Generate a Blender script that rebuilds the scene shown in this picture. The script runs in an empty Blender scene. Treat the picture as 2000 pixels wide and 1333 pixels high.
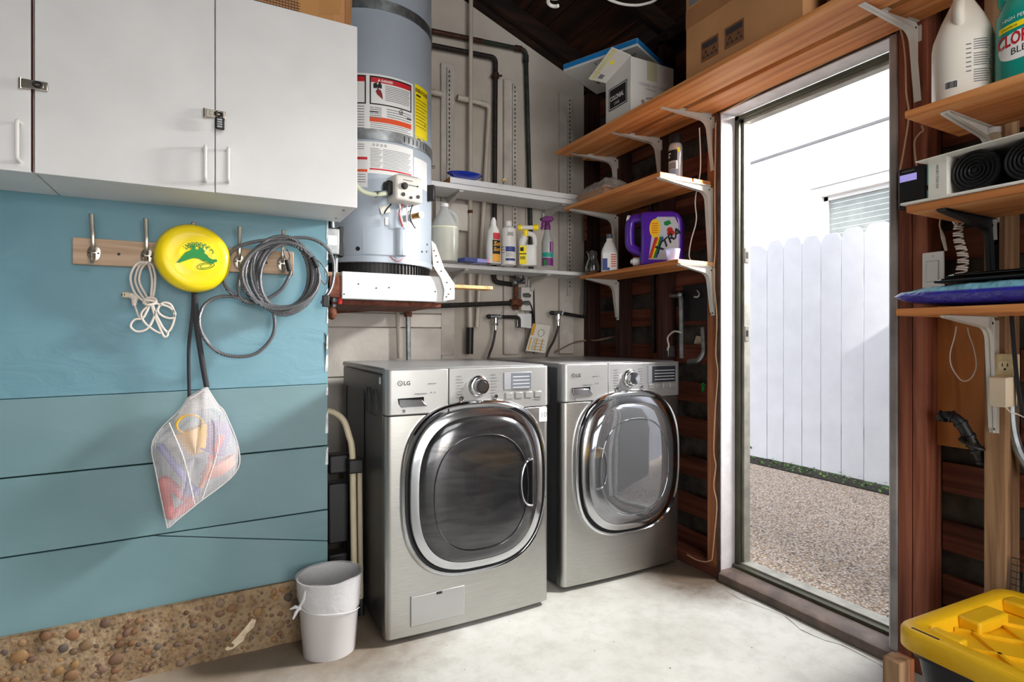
import bpy, math, random
from mathutils import Vector, Matrix, Euler
random.seed(7)
PI = math.pi
scn = bpy.context.scene
COL = scn.collection
# ------------------------------------------------------------------ camera
FPX, CAMH, ROW, YAW = 1090.0, 1.093, 661.0, math.radians(28)
cam_d = bpy.data.cameras.new('camera'); cam = bpy.data.objects.new('camera', cam_d); COL.objects.link(cam)
cam.location = (0, 0, CAMH); cam.rotation_euler = (PI/2, 0, -YAW)
cam_d.sensor_width = 36; cam_d.lens = FPX/2000*36; cam_d.shift_y = -(666.5-ROW)/2000; cam_d.clip_start = 0.02
scn.camera = cam
# ------------------------------------------------------------------ exposure, world, lights
vs = scn.view_settings
vs.view_transform = 'Standard'; vs.look = 'None'; vs.gamma = 1; vs.use_curve_mapping = False
vs.exposure = 0.0
w = bpy.data.worlds.new('sky'); scn.world = w; w.use_nodes = True
nt = w.node_tree
sky = nt.nodes.new('ShaderNodeTexSky'); sky.sky_type = 'NISHITA'; sky.sun_disc = False
sky.sun_elevation = math.radians(33); sky.sun_rotation = math.radians(196)
sky.air_density = 1.0; sky.dust_density = 2.5; sky.ozone_density = 1.0
hs = nt.nodes.new('ShaderNodeHueSaturation'); hs.inputs['Saturation'].default_value = .35      # hazy bright sky
bg = nt.nodes['Background']; bg.inputs[1].default_value = 0.86
nt.links.new(sky.outputs[0], hs.inputs['Color']); nt.links.new(hs.outputs[0], bg.inputs[0])
def lamp(name, kind, loc, aim, energy, color=(1, 1, 1), **k):
    l = bpy.data.lights.new(name, kind); l.energy = energy; l.color = color
    for a, b in k.items(): setattr(l, a, b)
    o = bpy.data.objects.new(name, l); COL.objects.link(o); o.location = loc
    o.rotation_euler = (Vector(aim)-Vector(loc)).to_track_quat('-Z', 'Y').to_euler()
    return o
lamp('sun', 'SUN', (-2, -8, 6), (-2+.285*3, -8+.959*3, 6-1.95), 5.6, (1, .97, .93), angle=math.radians(.6))
# daylight entering through the open garage door behind the camera
lamp('garage_opening_daylight', 'AREA', (0.3, -3.3, 1.25), (0.5, 2, 1.15), 66, (1, .985, .96), shape='RECTANGLE', size=3.2, size_y=2.0)
# added fill lamps: one high behind the camera, one outside shining through the doorway
lamp('high_fill', 'AREA', (0.9, -0.7, 2.55), (1.0, 1.35, 0), 22, (1, .985, .96), shape='RECTANGLE', size=1.2, size_y=1.2)
lamp('doorway_fill', 'AREA', (2.78, 1.16, 2.22), (.42, 2.08, .9), 60, (1, .985, .96), shape='DISK', size=.4, spread=math.radians(110))
# ------------------------------------------------------------------ survey helpers: where a sight line meets a plane of the room
_c, _s = math.cos(YAW), math.sin(YAW)
def _ray(px, py):
    a = (px-1000)/FPX; return Vector((_c*a+_s, -_s*a+_c, -(py-ROW)/FPX))
def on_x(px, py, x):
    r = _ray(px, py); t = x/r.x; return Vector((x, r.y*t, CAMH+r.z*t))
def on_y(px, py, y):
    r = _ray(px, py); t = y/r.y; return Vector((r.x*t, y, CAMH+r.z*t))
def on_z(px, py, z):
    r = _ray(px, py); t = (z-CAMH)/r.z; return Vector((r.x*t, r.y*t, z))
# ------------------------------------------------------------------ materials
def lin(c):
    return tuple(((x/255)/12.92 if x/255 <= .04045 else ((x/255+.055)/1.055)**2.4) for x in c)
def rgba(c): return lin(c)+(1,)
def newmat(name):
    m = bpy.data.materials.new(name); m.use_nodes = True
    return m, m.node_tree, m.node_tree.nodes['Principled BSDF']
def N(t, kind, **k):
    n = t.nodes.new(kind)
    for a, b in k.items():
        if a.startswith('i_'):
            key = a[2:].replace('_', ' ')
            n.inputs[int(key) if key.isdigit() else key].default_value = b
        else: setattr(n, a, b)
    return n
def ramp(t, fac, stops):
    r = t.nodes.new('ShaderNodeValToRGB'); el = r.color_ramp.elements
    while len(el) < len(stops): el.new(.5)
    for e, (p, c) in zip(el, stops): e.position = p; e.color = rgba(c)
    t.links.new(fac, r.inputs[0]); return r.outputs[0]
def bumpnode(t, b, h, strength, dist=.01):
    n = N(t, 'ShaderNodeBump'); n.inputs['Strength'].default_value = strength; n.inputs['Distance'].default_value = dist
    t.links.new(h, n.inputs['Height']); t.links.new(n.outputs[0], b.inputs['Normal'])
def coords(t, scale=(1, 1, 1), shift=True):
    tc = N(t, 'ShaderNodeTexCoord'); mp = N(t, 'ShaderNodeMapping'); mp.inputs['Scale'].default_value = scale
    t.links.new(tc.outputs['Object'], mp.inputs[0])
    if shift:
        oi = N(t, 'ShaderNodeObjectInfo'); mu = N(t, 'ShaderNodeMath', operation='MULTIPLY'); mu.inputs[1].default_value = 37
        t.links.new(oi.outputs['Random'], mu.inputs[0]); t.links.new(mu.outputs[0], mp.inputs['Location'])
    return mp.outputs[0]
def mat(name, c, rough=.5, metal=0, var=.06, vs=6, bump=0, bs=60, alpha=1, trans=0, ior=1.45, coat=0, spec=.5):
    m, t, b = newmat(name)
    b.inputs['Roughness'].default_value = rough; b.inputs['Metallic'].default_value = metal
    b.inputs['IOR'].default_value = ior; b.inputs['Alpha'].default_value = alpha
    b.inputs['Transmission Weight'].default_value = trans; b.inputs['Coat Weight'].default_value = coat
    b.inputs['Specular IOR Level'].default_value = spec
    v = coords(t)
    n = N(t, 'ShaderNodeTexNoise'); n.inputs['Scale'].default_value = vs; n.inputs['Detail'].default_value = 5
    t.links.new(v, n.inputs[0])
    lo = tuple(max(0, x*(1-var)) for x in c); hi = tuple(min(255, x*(1+var)) for x in c)
    t.links.new(ramp(t, n.outputs[0], [(.3, lo), (.7, hi)]), b.inputs['Base Color'])
    if bump:
        n2 = N(t, 'ShaderNodeTexNoise'); n2.inputs['Scale'].default_value = bs; n2.inputs['Detail'].default_value = 6
        t.links.new(v, n2.inputs[0]); bumpnode(t, b, n2.outputs[0], bump)
    return m
def wood(name, cs, axis='y', scale=22, rough=.6, bump=.15, stretch=.06, spec=.3):
    m, t, b = newmat(name)
    sc = [1, 1, 1]; sc['xyz'.index(axis)] = stretch
    v = coords(t, tuple(sc))
    n = N(t, 'ShaderNodeTexNoise'); n.inputs['Scale'].default_value = scale; n.inputs['Detail'].default_value = 8; n.inputs['Distortion'].default_value = 1.2
    t.links.new(v, n.inputs[0])
    k = len(cs)-1
    t.links.new(ramp(t, n.outputs[0], [(.28+.44*i/k, c) for i, c in enumerate(cs)]), b.inputs['Base Color'])
    b.inputs['Roughness'].default_value = rough; b.inputs['Specular IOR Level'].default_value = spec
    n2 = N(t, 'ShaderNodeTexNoise'); n2.inputs['Scale'].default_value = scale*3; n2.inputs['Detail'].default_value = 4
    t.links.new(v, n2.inputs[0]); bumpnode(t, b, n2.outputs[0], bump, .004)
    return m
def brushed(name, c, axis='x', rough=.3):
    m, t, b = newmat(name)
    sc = [60, 60, 60]; sc['xyz'.index(axis)] = .6
    v = coords(t, tuple(sc))
    n = N(t, 'ShaderNodeTexNoise'); n.inputs['Scale'].default_value = 8; n.inputs['Detail'].default_value = 3
    t.links.new(v, n.inputs[0])
    b.inputs['Metallic'].default_value = 1
    t.links.new(ramp(t, n.outputs[0], [(.3, tuple(x*.93 for x in c)), (.7, c)]), b.inputs['Base Color'])
    mr = N(t, 'ShaderNodeMapRange'); mr.inputs['To Min'].default_value = rough-.05; mr.inputs['To Max'].default_value = rough+.08
    t.links.new(n.outputs[0], mr.inputs[0]); t.links.new(mr.outputs[0], b.inputs['Roughness'])
    bumpnode(t, b, n.outputs[0], .03, .002)
    return m
MT = {}
MT['white_paint'] = mat('white_paint', (226, 226, 226), .45, var=.02, bump=.03)
MT['white_plastic'] = mat('white_plastic', (232, 230, 226), .35, var=.02)
MT['white_metal'] = mat('white_metal', (214, 210, 202), .4, var=.05)
MT['black'] = mat('black_plastic', (24, 24, 26), .45)
MT['black_gloss'] = mat('black_gloss', (16, 16, 18), .15)
MT['dark_metal'] = mat('dark_metal', (52, 50, 50), .45, .6)
MT['chrome'] = mat('chrome', (225, 227, 230), .08, 1, var=.02)
MT['nickel'] = mat('nickel', (188, 180, 168), .28, 1)
MT['galv'] = mat('galvanised', (150, 154, 156), .42, .9, var=.15, vs=30)
MT['rust'] = mat('rust', (96, 58, 40), .8, .3, var=.4, vs=60, bump=.3)
MT['iron'] = mat('black_iron', (44, 40, 38), .6, .4, var=.25, vs=40)
MT['copper_dark'] = mat('dark_copper', (74, 50, 40), .5, .6, var=.3, vs=30)
MT['verdigris'] = mat('green_painted_pipe', (46, 50, 44), .55, .2, var=.35, vs=20)
MT['pvc'] = mat('pvc', (196, 186, 172), .45, var=.05)
MT['brass'] = mat('brass', (150, 112, 58), .3, 1)
MT['red'] = mat('red_paint', (190, 40, 34), .4)
MT['yellow'] = mat('yellow_plastic', (247, 219, 8), .38, var=.02, coat=.2)
MT['green_ink'] = mat('green_ink', (14, 128, 52), .5)
MT['black_ink'] = mat('black_ink', (22, 22, 24), .6)
MT['grey_ink'] = mat('grey_ink', (120, 120, 124), .6)
MT['red_ink'] = mat('red_ink', (196, 30, 42), .5)
MT['orange_ink'] = mat('orange_ink', (232, 82, 30), .5)
MT['blue_ink'] = mat('blue_ink', (52, 66, 132), .5)
MT['white_ink'] = mat('white_ink', (238, 238, 236), .5, var=.01)
MT['yellow_ink'] = mat('yellow_ink', (250, 226, 20), .5, var=.01)
MT['teal_ink'] = mat('teal_ink', (20, 150, 136), .5)
MT['purple_ink'] = mat('purple_ink', (110, 30, 110), .5)
MT['lilac_ink'] = mat('lilac_ink', (150, 150, 214), .5)
MT['pink_ink'] = mat('pink_ink', (226, 150, 160), .5)
MT['orange_soft'] = mat('amber_ink', (232, 168, 50), .5)
MT['cardboard'] = mat('cardboard', (186, 134, 88), .8, var=.06, bump=.05)
MT['cardboard_dark'] = mat('cardboard_dark', (160, 110, 70), .8, var=.06)
MT['tape'] = mat('parcel_tape', (188, 138, 84), .25, var=.04)
MT['paper'] = mat('paper', (226, 222, 212), .7, var=.03)
MT['box_white'] = mat('white_card', (214, 210, 204), .65, var=.03)
MT['shelf_wood'] = wood('warm_pine_boards', [(170, 98, 50), (210, 136, 78), (232, 170, 112)], 'y', 16)
MT['shelf_wood_pale'] = wood('pale_pine_boards', [(196, 138, 90), (222, 172, 122), (236, 194, 150)], 'y', 14)
MT['fir'] = wood('fir_studs', [(116, 66, 42), (148, 90, 58), (172, 112, 76)], 'z', 26)
MT['redwood'] = wood('old_redwood', [(66, 34, 24), (104, 56, 40), (130, 76, 56)], 'y', 20, .75)
MT['redwood_v'] = wood('old_redwood_upright', [(104, 56, 40), (144, 82, 60), (168, 106, 82)], 'z', 24, .7)
MT['dark_wood_v'] = wood('dark_upright_wood', [(34, 20, 16), (58, 32, 26), (76, 44, 36)], 'z', 24, .8)
MT['dark_wood'] = wood('dark_roof_wood', [(20, 14, 11), (34, 22, 17), (58, 34, 22)], 'x', 18, .85)
MT['grey_wood_v'] = wood('weathered_stud', [(104, 74, 50), (152, 116, 84), (178, 146, 112)], 'z', 22, .8)
MT['ply'] = wood('orange_plywood', [(158, 92, 46), (186, 116, 62), (200, 132, 78)], 'z', 14, .7, .05, .15)
MT['rack_wood'] = wood('rack_pine', [(172, 140, 114), (196, 166, 140), (214, 188, 164)], 'x', 30, .6, .06)
MT['recess'] = mat('dark_mortar', (66, 60, 54), .95, var=.35, vs=12, bump=.5, bs=30)
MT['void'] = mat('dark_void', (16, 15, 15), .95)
# ------------------------------------------------------------------ mesh builder
class MB:
    def __init__(s): s.v = []; s.f = []; s.m = []; s.k = 0
    def mat(s, k): s.k = k; return s
    def add(s, vs, fs):
        o = len(s.v); s.v += [tuple(p) for p in vs]; s.f += [tuple(i+o for i in f) for f in fs]; s.m += [s.k]*len(fs); return s
    def box(s, x0, x1, y0, y1, z0, z1, M=None):
        p = [Vector((x, y, z)) for z in (z0, z1) for y in (y0, y1) for x in (x0, x1)]
        if M: p = [M @ q for q in p]
        return s.add(p, [(0, 2, 3, 1), (4, 5, 7, 6), (0, 1, 5, 4), (2, 6, 7, 3), (0, 4, 6, 2), (1, 3, 7, 5)])
    def prism(s, pts, d):
        """pts: a planar loop of points, d: the extrusion vector"""
        pts = [Vector(p) for p in pts]; d = Vector(d); n = len(pts)
        nrm = Vector((0, 0, 0))
        for i in range(n): nrm += pts[i].cross(pts[(i+1) % n])
        if nrm.dot(d) > 0: pts = pts[::-1]
        return s.add(pts+[p+d for p in pts], [tuple(range(n)), tuple(range(2*n-1, n-1, -1))]+[(i, i+n, (i+1) % n+n, (i+1) % n) for i in range(n)])
    def quad(s, a, b, c, d): return s.add([a, b, c, d], [(0, 1, 2, 3)])
    def tube(s, path, r, n=8, closed=False, flat=1.0):
        path = [Vector(p) for p in path]; L = len(path)
        rs = r if isinstance(r, (list, tuple)) else [r]*L
        vs = []; prev = None
        for i in range(L):
            if closed: t = path[(i+1) % L]-path[i-1]
            else: t = path[min(i+1, L-1)]-path[max(i-1, 0)]
            t = t.normalized() if t.length > 1e-9 else Vector((0, 0, 1))
            if prev is None:
                a = Vector((0, 0, 1)) if abs(t.z) < .9 else Vector((1, 0, 0))
                u = a.cross(t).normalized()
            else:
                u = prev-t*prev.dot(t); u = u.normalized() if u.length > 1e-6 else prev
            prev = u; w_ = t.cross(u)
            for j in range(n):
                an = 2*PI*j/n; vs.append(path[i]+(u*math.cos(an)+w_*math.sin(an)*flat)*rs[i])
        fs = []
        for i in range(L if closed else L-1):
            a, b = i*n, ((i+1) % L)*n
            for j in range(n): fs.append((a+j, a+(j+1) % n, b+(j+1) % n, b+j))
        if not closed: fs += [tuple(range(n-1, -1, -1)), tuple((L-1)*n+j for j in range(n))]
        return s.add(vs, fs)
    def cyl(s, a, b, r0, r1=None, n=16): return s.tube([a, b], [r0, r0 if r1 is None else r1], n)
    def lathe(s, prof, n=24, M=None, sx=1, sy=1, cap=True, ex=2.0):
        """prof: (radius, height) from the bottom up; ex > 2 squares the section"""
        vs = []
        for r, z in prof:
            for j in range(n):
                a = 2*PI*j/n; c, q = math.cos(a), math.sin(a)
                if ex != 2:
                    c = math.copysign(abs(c)**(2/ex), c); q = math.copysign(abs(q)**(2/ex), q)
                p = Vector((r*c*sx, r*q*sy, z)); vs.append(M @ p if M else p)
        fs = []; L = len(prof)
        for i in range(L-1):
            for j in range(n): fs.append((i*n+j, i*n+(j+1) % n, (i+1)*n+(j+1) % n, (i+1)*n+j))
        if cap:
            if prof[0][0] > 1e-5: fs.append(tuple(range(n-1, -1, -1)))
            if prof[-1][0] > 1e-5: fs.append(tuple((L-1)*n+j for j in range(n)))
        return s.add(vs, fs)
    def sphere(s, c, r, n=12, k=8, sc=(1, 1, 1)):
        M = Matrix.Translation(Vector(c)) @ Matrix.Diagonal((r*sc[0], r*sc[1], r*sc[2], 1))
        return s.lathe([(max(1e-6, math.sin(PI*i/k)), -math.cos(PI*i/k)) for i in range(k+1)], n, M, cap=False)
    def grid(s, fn, nu, nv):
        vs = [fn(i/nu, j/nv) for j in range(nv+1) for i in range(nu+1)]
        return s.add(vs, [(j*(nu+1)+i, j*(nu+1)+i+1, (j+1)*(nu+1)+i+1, (j+1)*(nu+1)+i) for j in range(nv) for i in range(nu)])
    def text(s, body, size, fn, align='LEFT', squeeze=1.0, extrude=0.0, bold=0.0, italic=0.0):
        cu = bpy.data.curves.new('lettering', 'FONT'); cu.body = body; cu.size = size; cu.align_x = align
        cu.resolution_u = 2; cu.extrude = extrude; cu.offset = bold; cu.shear = italic
        ob = bpy.data.objects.new('lettering', cu)
        COL.objects.link(ob)
        me = ob.to_mesh()
        o = len(s.v); s.v += [tuple(fn(v.co.x*squeeze, v.co.y, v.co.z)) for v in me.vertices]
        for p in me.polygons: s.f.append(tuple(i+o for i in p.vertices)); s.m.append(s.k)
        ob.to_mesh_clear(); bpy.data.objects.remove(ob); bpy.data.curves.remove(cu)
        return s
    def mesh(s, name, mats, smooth=35):
        me = bpy.data.meshes.new(name); me.from_pydata(s.v, [], s.f); me.update()
        for m in (mats if isinstance(mats, (list, tuple)) else [mats]): me.materials.append(MT[m] if isinstance(m, str) else m)
        if s.k or any(s.m): me.polygons.foreach_set('material_index', s.m)
        if smooth:
            me.polygons.foreach_set('use_smooth', [True]*len(s.f)); me.set_sharp_from_angle(angle=math.radians(smooth))
        return me
    def build(s, name, mats, parent=None, smooth=35, bevel=0, kind=None, label=None, M=None, seg=2):
        o = bpy.data.objects.new(name, s.mesh(name, mats, smooth)); COL.objects.link(o)
        if parent: o.parent = parent
        if M is not None: o.matrix_local = M
        if bevel:
            b = o.modifiers.new('edge', 'BEVEL'); b.width = bevel; b.segments = seg; b.limit_method = 'ANGLE'; b.angle_limit = math.radians(40)
        if kind: o['kind'] = kind
        if label: o['label'] = label
        return o
def inst(name, me, parent, M, bevel=0):
    o = bpy.data.objects.new(name, me); COL.objects.link(o); o.parent = parent; o.matrix_local = M
    if bevel:
        b = o.modifiers.new('edge', 'BEVEL'); b.width = bevel; b.segments = 2; b.limit_method = 'ANGLE'
    return o
def thing(name, label, cat, loc=(0, 0, 0), rz=0, group=None):
    o = bpy.data.objects.new(name, None); COL.objects.link(o); o.empty_display_size = .05
    o.location = loc; o.rotation_euler = (0, 0, rz); o['label'] = label; o['category'] = cat
    if group: o['group'] = group
    return o
def tag(o, label, cat, group=None):
    o['label'] = label; o['category'] = cat
    if group: o['group'] = group
    return o
def setting(name, loc=(0, 0, 0)):
    o = bpy.data.objects.new(name, None); COL.objects.link(o); o.location = loc; o['kind'] = 'structure'; return o
def spl(pts, k=8, closed=False):
    """smooth curve through points"""
    P = [Vector(p) for p in pts]; n = len(P); out = []
    for i in range(n if closed else n-1):
        p0 = P[i-1] if (i or closed) else P[0]; p1 = P[i]; p2 = P[(i+1) % n]; p3 = P[(i+2) % n] if (closed or i+2 < n) else P[-1]
        for j in range(k):
            t = j/k
            out.append(.5*((2*p1)+(p2-p0)*t+(2*p0-5*p1+4*p2-p3)*t*t+(3*p1-p0-3*p2+p3)*t**3))
    if not closed: out.append(P[-1])
    return out
def bend(pts, r=.03, k=5):
    """poly-line with rounded corners"""
    P = [Vector(p) for p in pts]; out = [P[0]]
    for i in range(1, len(P)-1):
        a = P[i]+(P[i-1]-P[i]).normalized()*r; b = P[i]+(P[i+1]-P[i]).normalized()*r
        for j in range(k+1):
            t = j/k; out.append(a*(1-t)**2+P[i]*2*t*(1-t)+b*t*t)
    return out+[P[-1]]
T = Matrix.Translation
def R(a, ax): return Matrix.Rotation(a, 4, ax)
# flat placement of print: xz plane facing the camera side (-y), yz plane facing the room (-x)
def at_y(x0, y, z0): return lambda a, b, c=0: Vector((x0+a, y-c, z0+b))
def at_x(x, y0, z0): return lambda a, b, c=0: Vector((x-c, y0-a, z0+b))
def rect_y(mb, x0, x1, z0, z1, y): mb.quad((x0, y, z0), (x1, y, z0), (x1, y, z1), (x0, y, z1)); return mb
def rect_x(mb, y0, y1, z0, z1, x): mb.quad((x, y1, z0), (x, y0, z0), (x, y0, z1), (x, y1, z1)); return mb
# ================================================================== SETTING
WX, SX = 2.02, 2.11          # stud faces and sheathing of the door wall
BY, BL = 2.85, 2.17          # plaster wall behind the machines, blue wall
def roof_z(x): return 2.677+(2.058-x)*.375 if x > -.2 else 3.524-(-.2-x)*.375
# --- floor
m, t, b = newmat('concrete_floor'); MT['floor'] = m
v = coords(t, shift=False)
n1 = N(t, 'ShaderNodeTexNoise', i_Scale=1.6, i_Detail=8, i_Roughness=.6); n2 = N(t, 'ShaderNodeTexNoise', i_Scale=14, i_Detail=8, i_Roughness=.7)
n3 = N(t, 'ShaderNodeTexVoronoi', i_Scale=9)
for q in (n1, n2, n3): t.links.new(v, q.inputs['Vector'])
c1 = ramp(t, n1.outputs[0], [(.3, (172, 170, 162)), (.5, (194, 193, 187)), (.7, (206, 205, 201))])
c2 = ramp(t, n2.outputs[0], [(.32, (196, 193, 186)), (.55, (255, 255, 255))])
mx = N(t, 'ShaderNodeMix', data_type='RGBA', blend_type='MULTIPLY'); mx.inputs[0].default_value = .35
t.links.new(c1, mx.inputs[6]); t.links.new(c2, mx.inputs[7])
sp = ramp(t, n3.outputs['Distance'], [(.02, (150, 142, 130)), (.05, (255, 255, 255))])
mx2 = N(t, 'ShaderNodeMix', data_type='RGBA', blend_type='MULTIPLY'); mx2.inputs[0].default_value = .35
t.links.new(mx.outputs[2], mx2.inputs[6]); t.links.new(sp, mx2.inputs[7])
# damp brown stain beside the dryer corner and along the foundation
def stain(center, radius, prev, col, strength):
    tc = N(t, 'ShaderNodeVectorMath', operation='DISTANCE'); tc.inputs[1].default_value = center
    nz = N(t, 'ShaderNodeVectorMath', operation='SCALE'); t.links.new(n2.outputs['Color'], nz.inputs[0]); nz.inputs['Scale'].default_value = .22
    ad = N(t, 'ShaderNodeVectorMath', operation='ADD'); t.links.new(v, ad.inputs[0]); t.links.new(nz.outputs[0], ad.inputs[1])
    t.links.new(ad.outputs[0], tc.inputs[0])
    mr = N(t, 'ShaderNodeMapRange', i_1=radius*.35, i_2=radius, i_3=strength, i_4=0.0); t.links.new(tc.outputs['Value'], mr.inputs[0])
    k = N(t, 'ShaderNodeMix', data_type='RGBA', blend_type='MULTIPLY'); k.inputs[7].default_value = rgba(col)
    t.links.new(mr.outputs[0], k.inputs[0]); t.links.new(prev, k.inputs[6]); return k.outputs[2]
o_ = stain((2.05, 2.0, .1), .36, mx2.outputs[2], (112, 84, 56), .9)
o_ = stain((.5, 2.25, .1), .5, o_, (150, 120, 86), .8)
o_ = stain((.05, 2.2, .1), .35, o_, (170, 140, 104), .7)
t.links.new(o_, b.inputs['Base Color']); b.inputs['Roughness'].default_value = .55
bumpnode(t, b, n2.outputs[0], .12, .004)
fl_ = setting('floor')
MB().box(-2.7, 2.02, -3.7, 2.95, -.12, 0).build('slab', 'floor', fl_)
ck = MB(); rr = random.Random(14)
pts_ = [(1.955-.02*math.sin(i*.9)+rr.uniform(-.008, .008), 1.70-.045*i) for i in range(22)]
for (xa, ya), (xb, yb_) in zip(pts_, pts_[1:]):
    wa = rr.uniform(.0008, .003); ck.add([(xa-wa, ya, .0006), (xa+wa, ya, .0006), (xb+wa*.7, yb_, .0006), (xb-wa*.7, yb_, .0006)], [(0, 3, 2, 1)])
for i in range(40):
    x, y = rr.uniform(.6, 1.9), rr.uniform(.7, 1.85); r = rr.uniform(.001, .0035)
    ck.add([(x+r*math.cos(a), y+r*math.sin(a)*rr.uniform(.5, 1.2), .0006) for a in [2*PI*k/6 for k in range(6)]], [tuple(range(6))])
ck.build('cracks_and_specks', mat('crack_grey', (110, 104, 96), .9), fl_, kind='stuff')
# --- plaster wall behind the machines with its boards and battens
m, t, b = newmat('old_plaster'); MT['plaster'] = m
v = coords(t, shift=False)
n1 = N(t, 'ShaderNodeTexNoise', i_Scale=2.2, i_Detail=7); n2 = N(t, 'ShaderNodeTexNoise', i_Scale=40, i_Detail=5)
t.links.new(v, n1.inputs[0]); t.links.new(v, n2.inputs[0])
t.links.new(ramp(t, n1.outputs[0], [(.3, (172, 162, 149)), (.55, (198, 189, 178)), (.75, (212, 205, 196))]), b.inputs['Base Color'])
b.inputs['Roughness'].default_value = .85; bumpnode(t, b, n2.outputs[0], .25, .004)
MT['plaster_board'] = mat('plaster_painted_board', (214, 207, 198), .8, var=.08, vs=5, bump=.15, bs=40)
MT['batten'] = mat('batten_paint', (190, 183, 174), .75, var=.1, vs=8, bump=.2, bs=60)
wb = setting('wall_back')
MB().prism([(.2, BY, 0), (2.11, BY, 0), (2.11, BY, roof_z(2.11)), (.2, BY, roof_z(.2))], (0, .1, 0)).build('plaster', 'plaster', wb)
# painted boards low on the wall behind the washer
zs = [.9, on_y(760, 640, BY-.02).z, on_y(760, 612, BY-.02).z, 1.34]
xr = on_y(872, 640, BY-.02).x
for z0, z1, x1 in ((zs[0], zs[1], xr-.03), (zs[1], zs[2], xr-.03), (zs[2], zs[3], xr+.02), (.5, .9, xr-.03)):
    MB().box(.24, x1, BY-.02, BY, z0+.003, z1-.003).build('board', 'plaster_board', wb, bevel=.002)
MB().box(xr-.025, xr+.045, BY-.016, BY, .4, zs[2]-.004).build('board', 'plaster_board', wb, bevel=.002)
# upright battens, each with a slotted steel standard
def batten(pl, pr, ptop, slot):
    a, c = on_y(pl, ptop, BY-.03), on_y(pr, ptop, BY-.03)
    MB().box(a.x, c.x, BY-.022, BY, 1.0, a.z).build('batten', 'batten', wb, bevel=.002)
    if slot:
        xs = on_y(slot, ptop+12, BY-.03)
        st = MB().box(xs.x-.013, xs.x+.013, BY-.034, BY-.022, 1.35, xs.z).build('slotted_standard', 'batten', wb, bevel=.001)
        mb = MB()
        z = 1.4
        while z < xs.z-.02:
            mb.box(xs.x-.003, xs.x+.003, BY-.0355, BY-.033, z, z+.012); z += .025
        mb.build('slots', 'black_ink', st, kind='stuff')
batten(863, 889, 120, 877); batten(986, 1014, 152, 1005); batten(1095, 1122, 180, 1112)
MB().box(1.60, 1.615, BY-.01, BY, 1.0, 2.2).build('batten', 'batten', wb)
MB().box(on_y(845, 440, BY).x, on_y(912, 440, BY).x, BY-.05, BY, on_y(880, 448, BY-.05).z, on_y(880, 396, BY-.05).z).build('board', 'plaster_board', wb, bevel=.002)
# --- blue wall: a sheet above three wide planks
m, t, b = newmat('blue_paint'); MT['blue'] = m
def bluepaint(name, lo, hi, bump):
    m, t, b = newmat(name); MT[name] = m
    v = coords(t, (1, 1, 1)); v2 = coords(t, (.5, 1, 1))
    n1 = N(t, 'ShaderNodeTexNoise', i_Scale=3, i_Detail=6); t.links.new(v, n1.inputs[0])
    t.links.new(ramp(t, n1.outputs[0], [(.3, lo), (.7, hi)]), b.inputs['Base Color'])
    n2 = N(t, 'ShaderNodeTexNoise', i_Scale=11, i_Detail=7, i_Distortion=1.0); t.links.new(v2, n2.inputs[0])
    b.inputs['Roughness'].default_value = .42; bumpnode(t, b, n2.outputs[0], bump, .012)
bluepaint('blue_sheet', (96, 142, 157), (108, 154, 169), .30)
bluepaint('blue_plank', (100, 132, 138), (112, 144, 150), .12)
wl = setting('wall_left')
XL, XR = -2.65, .372
def seam(a, c):
    p, q = on_y(a[0], a[1], BL), on_y(c[0], c[1], BL); k = (q.z-p.z)/(q.x-p.x)
    return lambda x: p.z+k*(x-p.x)
s0 = seam((0, 780.7), (637, 750)); s1 = seam((0, 936), (637, 871)); s2 = seam((0, 1091.7), (639, 996)); sb = seam((0, 1246.7), (570, 1134))
s3 = seam((386, 1050), (639, 1057))
g = .0022
MB().prism([(XL, BL, s0(XL)+.0004), (XR, BL, s0(XR)+.0004), (XR, BL, 3.2), (XL, BL, 3.2)], (0, .03, 0)).build('sheet', 'blue_sheet', wl, bevel=.002)
def plank(lo, hi, x0=XL, x1=XR, g=g):
    MB().prism([(x0, BL, lo(x0)+g), (x1, BL, lo(x1)+g), (x1, BL, hi(x1)-g), (x0, BL, hi(x0)-g)], (0, .03, 0)).build('plank', 'blue_plank', wl, bevel=.002)
plank(s1, lambda x: s0(x)+.0008); plank(s2, s1)
xm = on_y(300, 1046, BL).x
MB().prism([(XL, BL, sb(XL)), (XR, BL, sb(XR)), (XR, BL, s3(XR)-g), (xm, BL, s2(xm)-g), (XL, BL, s2(XL)-g)], (0, .03, 0)).build('plank', 'blue_plank', wl, bevel=.002)
MB().prism([(xm+.01, BL, s2(xm)-.001), (XR, BL, s3(XR)+.001), (XR, BL, s2(XR)-g)], (0, .03, 0)).build('plank', 'blue_plank', wl, bevel=.0012)
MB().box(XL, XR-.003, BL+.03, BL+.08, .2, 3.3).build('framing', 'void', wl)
MT['chipped'] = mat('chipped_white_paint', (206, 214, 216), .7, var=.15, vs=40, bump=.4, bs=40)
ed = MB()
rr = random.Random(5)
z = .62
while z < 1.5:       # the flaking edge where the wall ends
    h = rr.uniform(.03, .09); wv = rr.uniform(.004, .011)
    ed.prism([(XR-wv, BL-.0015, z), (XR+.001, BL-.0015, z), (XR+.001, BL-.0015, z+h), (XR-wv*.6, BL-.0015, z+h*.8)], (0, .002, 0)); z += h+rr.uniform(.01, .06)
ed.build('paint_flake', 'chipped', wl, kind='stuff')
ec = MB()
for a in ((636, 650, 690), (635, 668, 715)): 
    p, q = on_y(a[0]-2, a[1], BL-.002), on_y(a[0]+1, a[2], BL-.002); ec.prism([(p.x, BL-.002, p.z), (q.x, BL-.002, p.z-.01), (q.x, BL-.002, q.z)], (0, .002, 0))
ec.build('bare_wood_chip', 'black_ink', wl, kind='stuff')
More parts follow.
